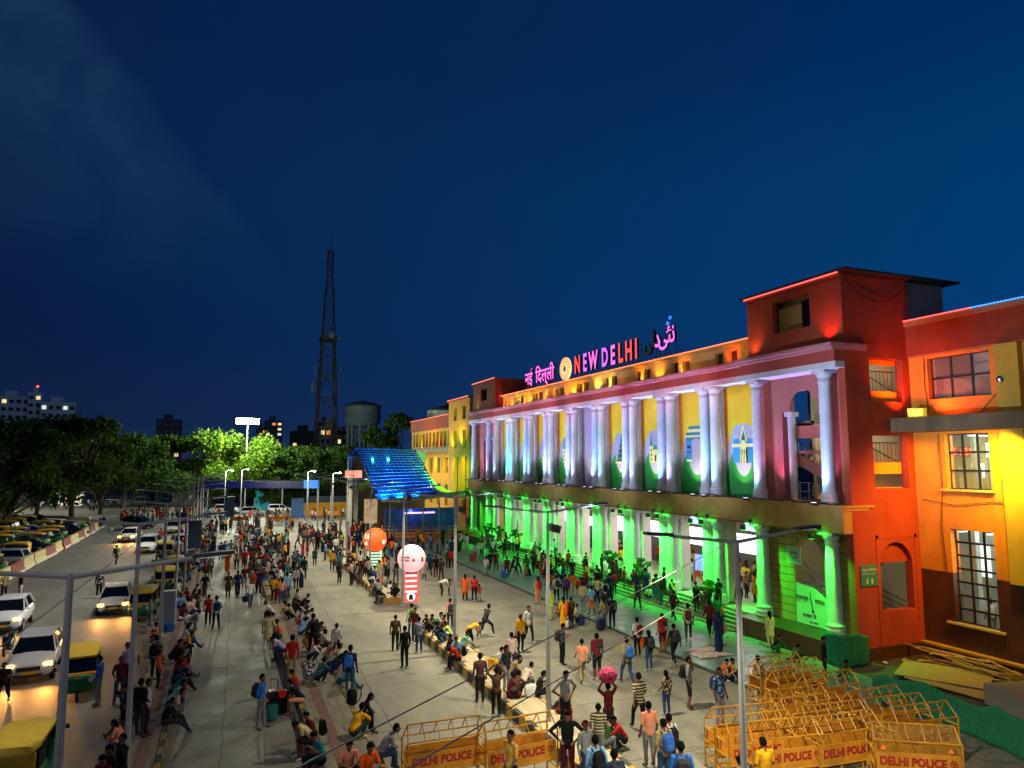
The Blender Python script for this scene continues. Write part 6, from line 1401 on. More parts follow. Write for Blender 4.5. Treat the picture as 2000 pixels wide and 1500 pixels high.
POSES = {
 'stand': (joints(), {}), 'stand2': (joints(anL=(-.16, .05, .085), toL=(-.2, -.1, .035), knL=(-.13, .0, .48), anR=(.13, -.08, .085), toR=(.16, -.23, .035), haL=(-.2, -.16, 1.0), elL=(-.25, .04, 1.12)), {}),
 'akimbo': (joints(elL=(-.43, .04, 1.16), elR=(.43, .04, 1.16), haL=(-.20, -.06, .99), haR=(.20, -.06, .99), anL=(-.17, .02, .085), anR=(.17, .02, .085), toL=(-.21, -.13, .035), toR=(.21, -.13, .035), tilt=.5, hd=(0, -.05, 1.57)), {}),
 'phone': (joints(elL=(-.22, .0, 1.12), haL=(-.06, -.25, 1.18), elR=(.23, .0, 1.12), haR=(.07, -.26, 1.2), tilt=.45, hd=(0, -.05, 1.57)), {}),
 'walk': (joints(pel=(0, 0, .93), knL=(-.1, -.22, .52), anL=(-.1, -.30, .11), toL=(-.11, -.45, .09), knR=(.1, .06, .47), anR=(.1, .30, .14), toR=(.11, .18, .03), elL=(-.23, .14, 1.14), haL=(-.23, .16, .9), elR=(.23, -.05, 1.12), haR=(.22, -.24, .98)), {}),
 'walk2': (joints(pel=(0, 0, .93), knR=(.1, -.20, .52), anR=(.1, -.26, .11), toR=(.11, -.41, .08), knL=(-.1, .05, .47), anL=(-.1, .26, .13), toL=(-.11, .14, .03), elR=(.23, .12, 1.14), haR=(.25, .14, .9), elL=(-.23, -.02, 1.12), haL=(-.22, -.2, .96)), {}),
 'run': (joints(pel=(0, 0, .88), ch=(0, -.12, 1.19), nk=(0, -.2, 1.35), hd=(0, -.25, 1.47), shL=(-.18, -.14, 1.3), shR=(.18, -.14, 1.3), knL=(-.1, -.36, .6), anL=(-.1, -.45, .2), toL=(-.1, -.6, .16), knR=(.1, .1, .45), anR=(.1, .42, .2), toR=(.1, .34, .06), elL=(-.24, .1, 1.1), haL=(-.22, .02, .9), elR=(.24, -.26, 1.08), haR=(.2, -.48, 1.15)), {}),
 'lift': (joints(elR=(.33, -.05, 1.52), haR=(.14, -.1, 1.72), elL=(-.33, -.05, 1.52), haL=(-.14, -.1, 1.72)), {}),
 'call': (joints(elR=(.27, -.14, 1.2), haR=(.12, -.1, 1.52), knL=(-.12, -.04, .48)), {}),
 'bend': (joints(pel=(0, .12, .9), ch=(0, -.2, 1.05), nk=(0, -.37, 1.06), hd=(0, -.49, 1.04), shL=(-.18, -.3, 1.04), shR=(.18, -.3, 1.04), elL=(-.18, -.4, .78), elR=(.18, -.4, .78), haL=(-.12, -.48, .55), haR=(.12, -.48, .55), hpL=(-.1, .12, .88), hpR=(.1, .12, .88), tilt=1.1), {}),
 'kurta': (joints(pel=(0, 0, .93), knL=(-.1, -.1, .5), anL=(-.1, -.16, .1), toL=(-.11, -.3, .06), knR=(.1, .04, .47), anR=(.1, .2, .12), toR=(.11, .06, .03), elL=(-.26, .05, 1.12), haL=(-.27, .0, .88)), dict(dress='kurta')),
 'kurtaw': (joints(), dict(dress='kurta', hair='long')),
 'sari': (joints(elL=(-.23, .0, 1.12), haL=(-.1, -.2, 1.05)), dict(dress='sari', hair='scarf')), 'sari2': (joints(elR=(.25, .06, 1.12), haR=(.27, -.02, .88)), dict(dress='sari', hair='long')),
 'skirt': (joints(elR=(.23, .0, 1.12), haR=(.1, -.2, 1.08)), dict(dress='skirt', hair='long')), 'longhair': (joints(haR=(.2, -.15, .95)), dict(hair='long')),
 'turban': (joints(haL=(-.27, .0, .86)), dict(hair='turban')), 'shawl': (joints(), dict(dress='shawl')),
 'sit': (seated(.28), {}), 'sitphone': (seated(.12, haL=(-.06, -.33, .82), haR=(.06, -.34, .84), elL=(-.21, -.12, .68), elR=(.21, -.12, .68), tilt=.6), {}),
 'sitleg': (seated(.1, .5, anL=(-.13, -.82, .1), toL=(-.15, -.88, .22), anR=(.13, -.72, .09), toR=(.15, -.86, .1), knL=(-.13, -.45, .46), haL=(-.16, -.35, .55), haR=(.16, -.35, .55)), {}),
 'sitslump': (seated(.42, hd=(0, -.58, .96), haL=(-.05, -.5, .56), haR=(.05, -.5, .6), tilt=.7), {}), 'sitwoman': (seated(.12, .36), dict(dress='sari', hair='scarf')), 'sitwoman2': (seated(.2, .38), dict(dress='kurta', hair='long')),
 'ground': (joints(pel=(0, 0, .14), ch=(0, -.1, .46), nk=(0, -.15, .63), hd=(0, -.2, .75), shL=(-.185, -.13, .58), shR=(.185, -.13, .58), hpL=(-.1, -.02, .13), hpR=(.1, -.02, .13), knL=(-.3, -.3, .2), knR=(.3, -.3, .2), anL=(.05, -.4, .07), anR=(-.05, -.33, .09), toL=(.18, -.38, .05), toR=(-.18, -.3, .06), elL=(-.24, -.25, .34), elR=(.24, -.25, .34), haL=(-.05, -.38, .3), haR=(.05, -.38, .3), tilt=.4, seated=1), {}),
 'squat': (joints(pel=(0, .1, .28), ch=(0, -.08, .55), nk=(0, -.17, .7), hd=(0, -.23, .81), shL=(-.185, -.13, .66), shR=(.185, -.13, .66), hpL=(-.1, .08, .27), hpR=(.1, .08, .27), knL=(-.18, -.3, .5), knR=(.18, -.3, .5), anL=(-.14, -.08, .09), anR=(.14, -.08, .09), toL=(-.17, -.24, .035), toR=(.17, -.24, .035), elL=(-.22, -.32, .5), elR=(.22, -.32, .5), haL=(-.08, -.45, .36), haR=(.08, -.45, .36), tilt=.5, seated=1), {}),
}
MESH = {}
def body(pose):
    if pose not in MESH: J, k = POSES[pose]; MESH[pose] = grow('person_' + pose, body_prims(J, **k))
    return MESH[pose]
PALC = dict(black='17181b', charcoal='2e3034', white='bfc0bd', cream='bdb086', grey='777a80', blue='2c62b4', navy='1b2a50', sky='73a2cf', red='a8221f', maroon='571b21', orange='d9581b', yellow='d99e1a', lime='a9b545', green='2a6239', mint='7fb292', teal='1e6a74', purple='553578', lavender='a993c0', pink='c98297', peach='d58a6c', brown='4d3527', khaki='93835a', denim='2c4568', magenta='b8285e')
SK = [M('skin_a', '6e4630', .6, var=.05), M('skin_b', '84573c', .6, var=.05), M('skin_c', '5a3826', .6, var=.05)]; HR = M('hair_black', '0d0b0b', .95, var=.3, scale=30, spec=.1, bump=.8, bscale=60); SHO = [M('shoe_black', '141417', .6, var=.05), M('shoe_white', 'a9a9a6', .6, var=.05), M('sandal_brown', '3d2a1e', .6, var=.05)]
def clothm(c):
    if c.startswith('*'):
        nm = 'print_' + c[1:]
        if nm in MAT: return MAT[nm]
        a, b_ = c[1:].split('-')[:2]; b_ = b_ if b_ in PALC else b_[:-1]; m = M(nm, PALC[a], .85, var=0); t = m.node_tree; w = t.nodes.new('ShaderNodeTexWave' if c.endswith('s') else 'ShaderNodeTexVoronoi'); co = t.nodes.new('ShaderNodeTexCoord'); t.links.new(co.outputs['Object'], w.inputs['Vector'])
        if c.endswith('s'): w.bands_direction = 'Z'; w.inputs['Scale'].default_value = 3.6
        else: w.inputs['Scale'].default_value = 11
        r = t.nodes.new('ShaderNodeValToRGB'); r.color_ramp.interpolation = 'CONSTANT'; r.color_ramp.elements[0].color = lin(PALC[a]); r.color_ramp.elements[1].position = .5 if c.endswith('s') else .42; r.color_ramp.elements[1].color = lin(PALC[b_])
        t.links.new(w.outputs['Color' if c.endswith('s') else 'Distance'], r.inputs[0]); t.links.new(r.outputs[0], t.nodes['Principled BSDF'].inputs['Base Color']); return m
    return M('cloth_' + c, PALC[c], .9, var=.22, scale=5, bump=.9, bscale=8, spec=.2)
rp = random.Random(77)
def person(x, y, z, pose, rz, top, bot, fore, shin, acc, sc, label, group=None):
    o = bpy.data.objects.new('person', body(pose)); COL.objects.link(o); o.location = (x, y, z); o.rotation_euler = (0, 0, math.radians(rz)); o.scale = (sc, sc, sc)
    sk = rp.choice(SK); ms = [sk, clothm(top), clothm(top) if fore else sk, clothm(bot), clothm(bot) if shin else sk, rp.choice(SHO), HR, clothm(acc)]
    for i, m in enumerate(ms): o.material_slots[i].link = 'OBJECT'; o.material_slots[i].material = m
    return tag(o, label, 'person', group)
# people of the forecourt: x, y, z, pose, heading, top, lower garment, long sleeves, long legs, accent colour, size, label
PEOPLE = [
(-3.98,31.56,0.01,'stand',256,'blue','grey',1,1,'grey',1.00),
(-3.23,31.17,0.01,'stand2',14,'maroon','denim',1,1,'maroon',1.00),
(-3.26,33.28,0.01,'call',58,'lavender','charcoal',1,1,'grey',1.02),
(-2.18,32.83,0.32,'stand',164,'*white-black','black',1,1,'grey',1.00),
(-2.13,26.31,0.32,'stand2',143,'black','charcoal',1,1,'grey',1.05),
(-1.93,26.48,0.32,'stand',98,'white','charcoal',1,1,'grey',1.00),
(-2.09,21.55,0.32,'call',307,'black','black',1,1,'grey',1.00),
(-2.27,20.93,0.32,'phone',295,'black','black',1,1,'grey',1.00),
(-2.35,20.31,0.32,'phone',324,'maroon','black',1,1,'grey',1.00),
(-1.44,27.29,-0.06,'sitleg',86,'black','charcoal',1,1,'yellow',1.00),
(-1.44,28.26,-0.06,'sit',91,'cream','grey',0,1,'grey',1.00),
(-1.44,29.34,-0.06,'sit',86,'mint','navy',0,1,'grey',1.00),
(-1.44,30.60,-0.06,'sitslump',85,'teal','black',0,1,'grey',1.00),
(-2.46,29.09,-0.06,'sitslump',264,'navy','black',1,1,'grey',1.00),
(-2.46,29.32,-0.06,'sit',265,'maroon','black',1,1,'grey',1.00),
(-2.46,29.57,-0.06,'sit',307,'grey','charcoal',1,1,'grey',1.00),
(-1.44,35.22,-0.06,'sitphone',85,'black','black',0,1,'grey',1.00),
(-1.65,35.26,0.32,'squat',105,'charcoal','black',1,1,'grey',1.00),
(-1.44,33.73,-0.06,'sitleg',95,'maroon','grey',0,1,'grey',1.00),
(-1.44,33.28,-0.06,'sit',85,'red','black',0,1,'grey',1.00),
(-1.44,32.02,-0.06,'sitleg',87,'navy','black',1,1,'grey',1.00),
(-1.44,38.83,-0.06,'sitleg',97,'white','denim',0,1,'grey',1.00),
(-1.44,39.31,-0.06,'sitphone',89,'black','black',1,1,'grey',1.00),
(-1.44,45.61,-0.06,'sitwoman',96,'pink','navy',1,1,'pink',1.00),
(-1.44,48.20,-0.06,'sit',96,'charcoal','black',1,1,'grey',1.00),
(-2.46,47.07,-0.06,'sit',263,'maroon','black',1,1,'grey',1.00),
(-2.46,45.03,-0.06,'sitwoman2',282,'red','black',1,1,'pink',1.00),
(-2.46,46.17,-0.06,'sitslump',273,'grey','black',1,1,'grey',1.00),
(-1.44,49.14,-0.06,'sit',90,'black','grey',1,1,'grey',1.00),
(-2.46,50.97,-0.06,'sitslump',265,'black','charcoal',1,1,'grey',1.00),
(-1.44,51.29,-0.06,'sitphone',90,'brown','grey',0,1,'grey',1.00),
(-2.46,53.56,-0.06,'sit',263,'black','black',1,1,'grey',1.00),
(-0.83,54.48,0.01,'run',107,'mint','white',1,1,'grey',0.95),
(-7.24,54.98,0.01,'stand',356,'*white-black','black',0,1,'grey',1.02),
(-3.35,44.67,0.01,'stand',101,'grey','grey',1,1,'grey',0.98),
(-2.18,34.81,0.32,'stand2',87,'orange','navy',1,1,'grey',0.95),
(-1.96,31.42,0.32,'stand',87,'orange','black',0,1,'grey',0.85),
(-0.40,43.48,0.01,'stand',171,'red','charcoal',1,1,'grey',1.00),
(0.00,42.42,0.01,'stand2',191,'white','black',0,1,'grey',1.05),
(0.67,51.79,0.01,'kurta',6,'brown','brown',1,1,'grey',1.00),
(1.25,52.00,0.01,'walk',10,'navy','black',1,1,'grey',1.00),
(1.77,55.20,0.01,'stand',359,'maroon','grey',1,1,'grey',0.95),
(1.91,47.83,0.01,'walk',7,'white','denim',1,1,'grey',1.00),
(2.59,52.19,0.01,'stand',359,'navy','black',1,1,'grey',1.02),
(3.38,49.04,0.01,'stand',155,'yellow','black',0,1,'grey',1.00),
(3.82,48.53,0.01,'longhair',177,'peach','denim',1,1,'grey',0.95),
(4.24,49.79,0.01,'stand',195,'sky','denim',1,1,'grey',1.00),
(2.33,36.81,0.01,'kurta',168,'cream','white',0,1,'grey',1.08),
(2.87,30.52,0.38,'stand',171,'red','khaki',1,1,'grey',1.00),
(4.05,33.74,0.38,'stand2',202,'charcoal','black',1,1,'grey',1.08),
(5.13,34.12,0.01,'stand2',146,'white','charcoal',0,1,'grey',0.95),
(4.90,28.92,0.01,'stand',151,'navy','denim',1,1,'grey',1.10),
(8.30,54.45,0.01,'longhair',30,'charcoal','black',1,1,'grey',0.98),
(9.53,53.43,0.01,'stand',7,'brown','grey',0,0,'grey',0.95),
(4.35,46.20,0.38,'ground',98,'grey','black',1,1,'white',1.00),
(4.56,44.71,0.00,'sit',85,'black','charcoal',1,1,'grey',1.00),
(4.30,42.89,0.38,'squat',269,'black','black',1,1,'grey',1.00),
(4.56,42.77,0.00,'sitphone',85,'charcoal','black',1,1,'grey',1.00),
(2.99,43.35,0.00,'sit',272,'white','black',0,1,'grey',1.00),
(3.75,42.40,0.38,'squat',296,'cream','grey',1,1,'grey',1.00),
(4.19,41.31,0.38,'squat',98,'white','charcoal',1,1,'grey',1.00),
(4.56,40.31,0.00,'sitleg',94,'white','charcoal',1,1,'grey',1.00),
(2.99,39.32,0.00,'sitslump',267,'grey','black',1,1,'grey',1.00),
(2.99,38.58,0.00,'sit',271,'white','black',0,1,'grey',1.00),
(3.97,37.53,0.38,'squat',126,'sky','charcoal',1,1,'grey',1.00),
(2.99,37.86,0.38,'ground',264,'orange','green',1,1,'red',1.00),
(2.99,34.94,0.00,'sitslump',263,'lavender','navy',0,1,'grey',1.00),
(4.56,36.85,0.00,'sitphone',86,'brown','black',0,1,'grey',1.00),
(4.56,35.12,0.00,'sitleg',94,'white','black',0,1,'grey',1.00),
(4.56,32.15,0.00,'sit',92,'*maroon-cream','black',1,1,'grey',1.00),
(4.56,31.52,0.00,'sitslump',76,'navy','denim',1,1,'grey',1.00),
(3.47,29.88,0.38,'squat',177,'*white-charcoal','grey',0,1,'grey',1.05),
(3.83,29.67,0.38,'squat',115,'*navy-teals','black',1,1,'grey',1.00),
(4.56,29.46,0.00,'sitleg',89,'white','teal',1,1,'grey',1.05),
(2.99,27.65,0.00,'sit',273,'black','peach',0,0,'grey',1.00),
(2.99,24.06,0.00,'sitphone',283,'maroon','khaki',1,1,'grey',1.00),
(2.99,23.54,0.00,'sitslump',276,'cream','black',0,0,'grey',1.05),
(2.99,21.96,0.00,'sitphone',287,'teal','black',0,1,'grey',1.10),
(4.56,24.88,0.00,'sitwoman2',84,'black','black',1,1,'yellow',1.05),
(4.20,23.41,0.38,'squat',127,'yellow','charcoal',1,1,'grey',1.10),
(4.56,21.66,0.00,'sit',82,'grey','denim',1,1,'grey',1.10),
(3.57,21.01,0.38,'ground',357,'peach','charcoal',0,1,'grey',1.10),
(3.97,20.51,0.38,'ground',17,'orange','black',0,1,'grey',1.15),
(1.54,26.51,0.01,'stand2',64,'blue','grey',1,1,'blue',1.05),
(7.97,34.60,0.01,'stand',164,'brown','black',1,1,'grey',0.98),
(7.73,31.70,0.01,'stand',197,'black','black',1,1,'grey',1.05),
(8.92,33.78,0.01,'phone',177,'grey','denim',1,1,'grey',0.98),
(9.42,37.26,0.01,'stand2',185,'lime','charcoal',1,1,'grey',0.95),
(13.90,46.88,0.01,'bend',87,'white','charcoal',1,1,'grey',1.00),
(14.43,46.96,0.01,'stand',265,'brown','charcoal',0,1,'grey',0.60),
(14.92,45.06,0.01,'kurtaw',159,'orange','black',1,1,'grey',0.98),
(15.35,44.47,0.01,'stand',164,'red','black',1,1,'grey',0.98),
(15.70,44.47,0.01,'stand',168,'orange','white',0,0,'grey',0.65),
(12.80,35.37,0.01,'run',107,'charcoal','charcoal',1,1,'grey',1.05),
(11.53,33.85,0.01,'bend',97,'yellow','black',0,1,'grey',1.00),
(11.71,37.89,0.01,'stand',177,'peach','charcoal',1,1,'grey',0.95),
(13.49,32.30,0.01,'turban',8,'yellow','black',0,1,'maroon',1.00),
(14.50,33.68,0.01,'walk2',5,'white','black',0,1,'grey',1.05),
(10.10,33.95,0.38,'squat',275,'black','denim',1,1,'grey',1.05),
(10.50,36.30,0.38,'squat',58,'mint','grey',0,1,'grey',1.00),
(10.74,36.30,0.38,'ground',57,'red','teal',0,1,'red',0.90),
(10.54,34.17,0.38,'squat',244,'lime','white',0,1,'grey',0.95),
(10.10,32.04,0.38,'ground',278,'brown','black',1,1,'grey',0.95),
(10.10,31.24,0.38,'squat',299,'sky','grey',1,1,'grey',0.95),
(10.49,31.99,0.38,'squat',65,'mint','white',1,1,'grey',1.00),
(9.89,30.61,0.00,'sit',258,'red','black',0,1,'green',1.00),
(11.11,29.31,0.00,'sitphone',73,'white','grey',0,1,'grey',0.95),
(11.11,27.87,0.00,'sit',75,'khaki','black',0,1,'yellow',0.95),
(10.75,46.61,0.38,'squat',303,'maroon','charcoal',1,1,'grey',0.95),
(9.89,48.77,0.00,'sitphone',264,'peach','grey',0,1,'grey',0.95),
(9.89,46.54,0.00,'sitslump',263,'brown','charcoal',1,1,'grey',0.95),
(10.46,46.10,0.38,'squat',60,'black','black',1,1,'grey',0.95),
(4.35,40.61,0.38,'ground',296,'pink','red',1,1,'pink',0.95),
(9.89,46.10,0.00,'sitslump',278,'black','grey',1,1,'grey',0.95),
(4.35,39.59,0.38,'squat',354,'white','navy',1,1,'grey',0.95),
(10.10,36.30,0.38,'squat',30,'green','charcoal',1,1,'grey',0.95),
(10.10,36.30,0.38,'squat',304,'maroon','black',1,1,'grey',0.95),
(9.30,26.22,0.01,'stand',174,'*maroon-blacks','black',1,1,'grey',1.05),
(10.25,25.93,0.38,'longhair',28,'black','grey',0,1,'grey',1.00),
(11.76,29.15,0.01,'stand2',175,'pink','navy',1,1,'grey',1.00),
(11.11,25.07,0.00,'sitphone',76,'black','black',0,1,'grey',1.05),
(10.28,25.15,0.38,'squat',119,'brown','black',1,1,'grey',1.00),
(10.10,25.25,0.38,'ground',93,'maroon','maroon',1,1,'magenta',1.00),
(11.11,23.65,0.00,'sit',59,'charcoal','black',0,1,'grey',0.70),
(11.11,23.12,0.00,'sitwoman2',96,'maroon','red',1,1,'maroon',0.95),
(9.31,24.53,0.01,'lift',156,'brown','black',0,1,'grey',1.00),
(10.60,21.65,0.38,'akimbo',13,'grey','black',0,1,'navy',1.10),
(9.39,19.04,0.01,'akimbo',330,'black','maroon',1,1,'grey',1.15),
(12.10,19.05,0.01,'stand',173,'peach','grey',0,1,'grey',1.08),
(11.63,17.57,0.01,'stand',181,'khaki','denim',0,1,'grey',1.10),
(12.06,17.94,0.01,'stand',176,'white','charcoal',0,1,'grey',1.08),
(10.55,15.21,0.38,'stand2',160,'blue','denim',0,1,'grey',1.10),
(13.34,21.57,0.01,'walk2',178,'*cream-blacks','black',0,1,'grey',1.10),
(15.03,22.48,0.01,'longhair',184,'*cream-brown','denim',0,1,'grey',0.90),
(16.18,22.74,0.01,'call',54,'grey','black',0,0,'grey',1.08),
(9.68,18.50,0.01,'stand',13,'grey','navy',1,1,'red',1.05),
(9.30,17.22,0.01,'kurta',177,'sky','sky',1,1,'grey',1.10),
(10.39,19.04,0.38,'stand',151,'*cream-blacks','grey',0,1,'grey',0.95),
(11.99,21.28,0.01,'lift',183,'maroon','charcoal',1,1,'grey',1.05),
(12.04,20.58,0.01,'squat',258,'red','charcoal',1,1,'grey',1.05),
(9.31,16.26,0.01,'stand2',176,'navy','navy',0,1,'lime',1.10),
(7.36,18.30,0.01,'walk',292,'*white-yellow','black',0,1,'grey',1.12),
(13.28,15.45,0.01,'phone',175,'yellow','yellow',0,1,'grey',1.10),
(13.50,16.48,0.01,'squat',184,'grey','grey',1,1,'grey',1.00),
(14.36,29.58,0.01,'phone',90,'*grey-navy','black',0,1,'grey',1.05),
(14.01,27.00,0.01,'walk',168,'peach','khaki',0,1,'grey',1.00),
(14.71,27.00,0.01,'shawl',180,'charcoal','black',0,0,'maroon',1.10),
(15.59,26.08,0.01,'walk2',184,'khaki','denim',0,1,'grey',1.08),
(18.24,29.56,0.01,'stand',184,'white','black',0,1,'grey',1.02),
(17.42,27.31,0.01,'longhair',185,'black','denim',1,1,'grey',1.00),
(19.66,29.62,0.01,'shawl',179,'navy','maroon',0,0,'red',1.05),
(18.90,27.58,0.01,'walk',178,'black','black',0,1,'grey',1.05),
(21.97,30.79,0.05,'walk',145,'pink','charcoal',0,1,'grey',1.08),
(23.53,31.12,0.05,'walk',162,'maroon','black',1,1,'grey',1.05),
(22.08,28.58,0.05,'sari',185,'navy','navy',1,1,'navy',1.10),
(16.17,20.96,0.01,'stand',10,'*sky-navy','grey',0,1,'white',1.12),
(23.73,38.31,0.05,'walk2',177,'charcoal','black',1,1,'grey',0.98),
(24.06,35.06,0.05,'walk',183,'maroon','black',1,1,'grey',0.98),
(19.91,34.78,0.05,'stand',171,'black','black',1,1,'grey',1.00),
(19.41,34.80,0.01,'longhair',187,'khaki','grey',1,1,'pink',0.98),
(20.34,37.90,0.05,'stand2',192,'sky','orange',0,0,'grey',1.00),
(17.39,35.62,0.01,'sari2',168,'yellow','yellow',1,1,'orange',1.00),
(17.91,35.77,0.01,'stand',193,'brown','charcoal',1,1,'grey',0.95),
(17.66,37.93,0.01,'sari',167,'lime','lime',1,1,'lime',0.98),
(20.10,42.19,0.05,'stand2',178,'white','black',0,1,'grey',1.00),
(20.55,44.33,0.05,'stand',173,'red','black',0,1,'grey',0.95),
(20.48,39.32,0.05,'stand',181,'cream','grey',1,1,'grey',0.98),
(21.90,43.41,0.05,'stand',174,'orange','cream',0,1,'grey',0.95),
(21.00,42.69,0.05,'stand',177,'purple','black',1,1,'grey',0.95),
(22.29,40.81,0.05,'akimbo',183,'cream','black',1,1,'grey',0.98),
(22.30,39.82,0.05,'stand2',163,'white','charcoal',0,1,'grey',0.95),
(23.67,41.62,0.05,'stand',180,'navy','navy',1,1,'grey',1.00),
(22.46,42.82,0.05,'turban',177,'maroon','grey',1,1,'red',0.95),
(18.62,37.54,0.01,'ground',1,'brown','maroon',1,1,'grey',0.90),
(19.18,37.91,0.01,'ground',64,'cream','grey',1,1,'orange',0.90),
(18.80,38.67,0.01,'ground',307,'magenta','purple',1,1,'magenta',0.90),
(19.84,25.03,0.01,'ground',295,'orange','black',0,1,'grey',1.00),
(19.92,24.68,0.05,'squat',282,'khaki','charcoal',1,1,'grey',1.00),
(25.75,40.47,0.45,'stand',157,'denim','denim',1,1,'grey',0.95),
(25.75,39.34,0.30,'stand',162,'teal','green',1,1,'grey',0.95),
(0.18,70.63,0.01,'stand',181,'navy','black',1,1,'grey',1.00),
(0.51,72.42,0.01,'stand',179,'blue','charcoal',1,1,'grey',0.95),
(0.70,64.42,0.01,'sari',183,'orange','orange',1,1,'orange',1.00),
(1.04,72.77,0.01,'stand',180,'grey','black',1,1,'grey',0.98),
(1.51,74.94,0.01,'lift',184,'white','black',1,1,'grey',0.95),
(1.41,64.27,0.01,'stand',183,'khaki','black',1,1,'grey',1.00),
(1.98,64.81,0.01,'walk',176,'red','brown',1,1,'grey',0.98),
(2.50,69.96,0.01,'stand2',180,'charcoal','charcoal',1,1,'grey',0.98),
(1.84,85.66,0.01,'stand',181,'white','black',1,1,'grey',0.95),
(5.54,77.17,0.01,'stand',167,'yellow','black',1,1,'grey',0.98),
(6.00,78.36,0.01,'stand',191,'green','black',1,1,'grey',0.95),
(7.41,71.36,0.01,'sari2',99,'magenta','magenta',1,1,'red',0.95),
(7.77,71.10,0.01,'kurtaw',100,'red','red',1,1,'red',0.98),
(4.36,66.43,0.00,'sit',120,'white','charcoal',0,1,'grey',1.00),
(6.07,62.61,0.01,'stand',172,'teal','black',1,1,'grey',0.95),
(5.97,58.44,0.01,'stand2',163,'teal','charcoal',0,0,'grey',1.00),
(6.10,57.42,0.01,'stand',152,'black','black',1,1,'grey',1.02),
(1.26,52.34,0.01,'walk2',0,'navy','black',1,1,'grey',0.98),
(8.68,82.89,0.01,'stand',186,'khaki','navy',1,1,'grey',0.95),
(9.04,82.75,0.01,'stand',177,'white','charcoal',1,1,'grey',0.98),
(0.52,101.83,0.01,'stand',164,'cream','grey',1,1,'grey',0.95),
(0.34,95.60,0.01,'stand2',158,'black','black',1,1,'grey',0.95),
(8.73,61.31,0.01,'stand',174,'yellow','black',1,1,'grey',0.98),
(9.60,55.62,0.01,'stand',175,'mint','maroon',0,0,'grey',0.95),
(9.71,53.76,0.01,'shawl',170,'black','grey',0,0,'black',1.00),
(10.26,54.21,0.38,'stand',175,'maroon','charcoal',1,1,'grey',0.95),
(10.17,53.14,0.38,'walk',190,'pink','navy',1,1,'grey',0.95),
(13.31,61.78,0.01,'stand',263,'sky','black',1,1,'grey',0.98),
(12.43,54.11,0.01,'stand2',181,'cream','charcoal',1,1,'grey',0.98),
(10.50,50.91,0.38,'stand',173,'cream','white',1,1,'grey',1.00),
(15.16,68.23,0.01,'stand',170,'maroon','blue',1,1,'grey',0.98),
(14.55,53.81,0.01,'kurtaw',157,'pink','denim',1,1,'grey',0.98),
(15.21,55.10,0.01,'walk',136,'navy','black',1,1,'grey',1.05),
(15.71,54.70,0.01,'stand',175,'black','maroon',1,1,'grey',1.00),
(15.64,53.00,0.01,'stand2',187,'brown','brown',1,1,'grey',1.00),
(17.99,58.94,0.01,'stand',179,'charcoal','black',1,1,'grey',0.95),
(18.22,58.70,0.01,'stand',169,'red','charcoal',1,1,'grey',0.98),
(16.32,58.47,0.01,'turban',172,'teal','charcoal',1,1,'teal',1.00),
(23.20,69.70,0.05,'kurtaw',184,'white','white',1,1,'grey',1.00),
(23.25,71.75,0.05,'stand',180,'white','black',1,1,'grey',0.98),
(22.60,72.73,0.05,'stand',174,'red','black',1,1,'grey',0.95),
(12.07,73.86,0.01,'kurtaw',181,'red','maroon',1,1,'grey',0.95),
(11.75,76.03,0.01,'stand',182,'lime','charcoal',1,1,'grey',0.95),
(10.06,68.40,0.38,'stand',153,'white','charcoal',1,1,'grey',0.98),
(10.28,74.69,0.38,'stand',176,'black','black',1,1,'grey',0.95),
(10.43,59.25,0.38,'squat',175,'orange','red',1,1,'red',1.00),
(10.35,57.50,0.38,'longhair',177,'white','navy',1,1,'grey',0.95),
(18.90,83.41,0.01,'stand',175,'sky','navy',1,1,'grey',0.95),
(19.71,85.36,0.01,'stand',177,'white','charcoal',1,1,'grey',0.95),
(19.97,84.87,0.05,'stand',187,'sky','charcoal',1,1,'grey',0.95),
(20.97,82.19,0.05,'stand',170,'black','black',1,1,'grey',0.98),
(20.90,79.63,0.05,'sari2',176,'khaki','maroon',1,1,'khaki',0.98),
(22.82,83.25,0.05,'stand',160,'peach','grey',1,1,'grey',0.90),
(20.02,92.85,0.01,'stand',169,'black','black',1,1,'grey',0.95),
(21.39,61.76,0.05,'walk',170,'lavender','red',1,1,'grey',0.95),
(22.67,63.72,0.05,'stand2',177,'white','black',1,1,'grey',0.95),
(25.24,67.23,0.05,'walk2',171,'mint','black',1,1,'grey',0.95),
(24.65,62.92,0.05,'stand',181,'black','black',1,1,'grey',0.98),
(19.49,53.77,0.01,'run',153,'white','grey',1,1,'grey',0.95),
(20.66,55.99,0.05,'walk',167,'black','black',1,1,'grey',0.95),
(20.98,55.42,0.05,'stand2',177,'maroon','charcoal',1,1,'grey',1.00),
(20.69,52.23,0.05,'walk2',176,'maroon','charcoal',1,1,'grey',0.95),
(21.19,52.43,0.05,'run',100,'navy','black',1,1,'grey',1.00),
(22.10,53.48,0.05,'walk',103,'charcoal','black',1,1,'grey',0.98),
(22.50,52.70,0.05,'sari2',170,'green','khaki',1,1,'green',0.95),
(23.50,53.54,0.05,'walk',171,'charcoal','charcoal',1,1,'grey',0.98),
(24.79,55.68,0.05,'sari',171,'red','maroon',1,1,'pink',0.95),
(24.84,54.54,0.05,'stand',186,'navy','navy',1,1,'grey',0.98),
(18.87,42.29,0.01,'kurtaw',183,'peach','peach',1,1,'red',1.00),
(24.92,69.84,0.05,'stand',184,'blue','navy',1,1,'grey',0.95),
(23.59,70.91,0.05,'stand',178,'cream','grey',1,1,'grey',0.90),
(25.77,40.69,0.45,'stand2',152,'black','denim',1,1,'grey',0.98),
(25.56,39.18,0.30,'stand',173,'green','teal',1,1,'grey',0.95),
(26.24,39.30,0.60,'squat',172,'maroon','brown',1,1,'grey',0.95),
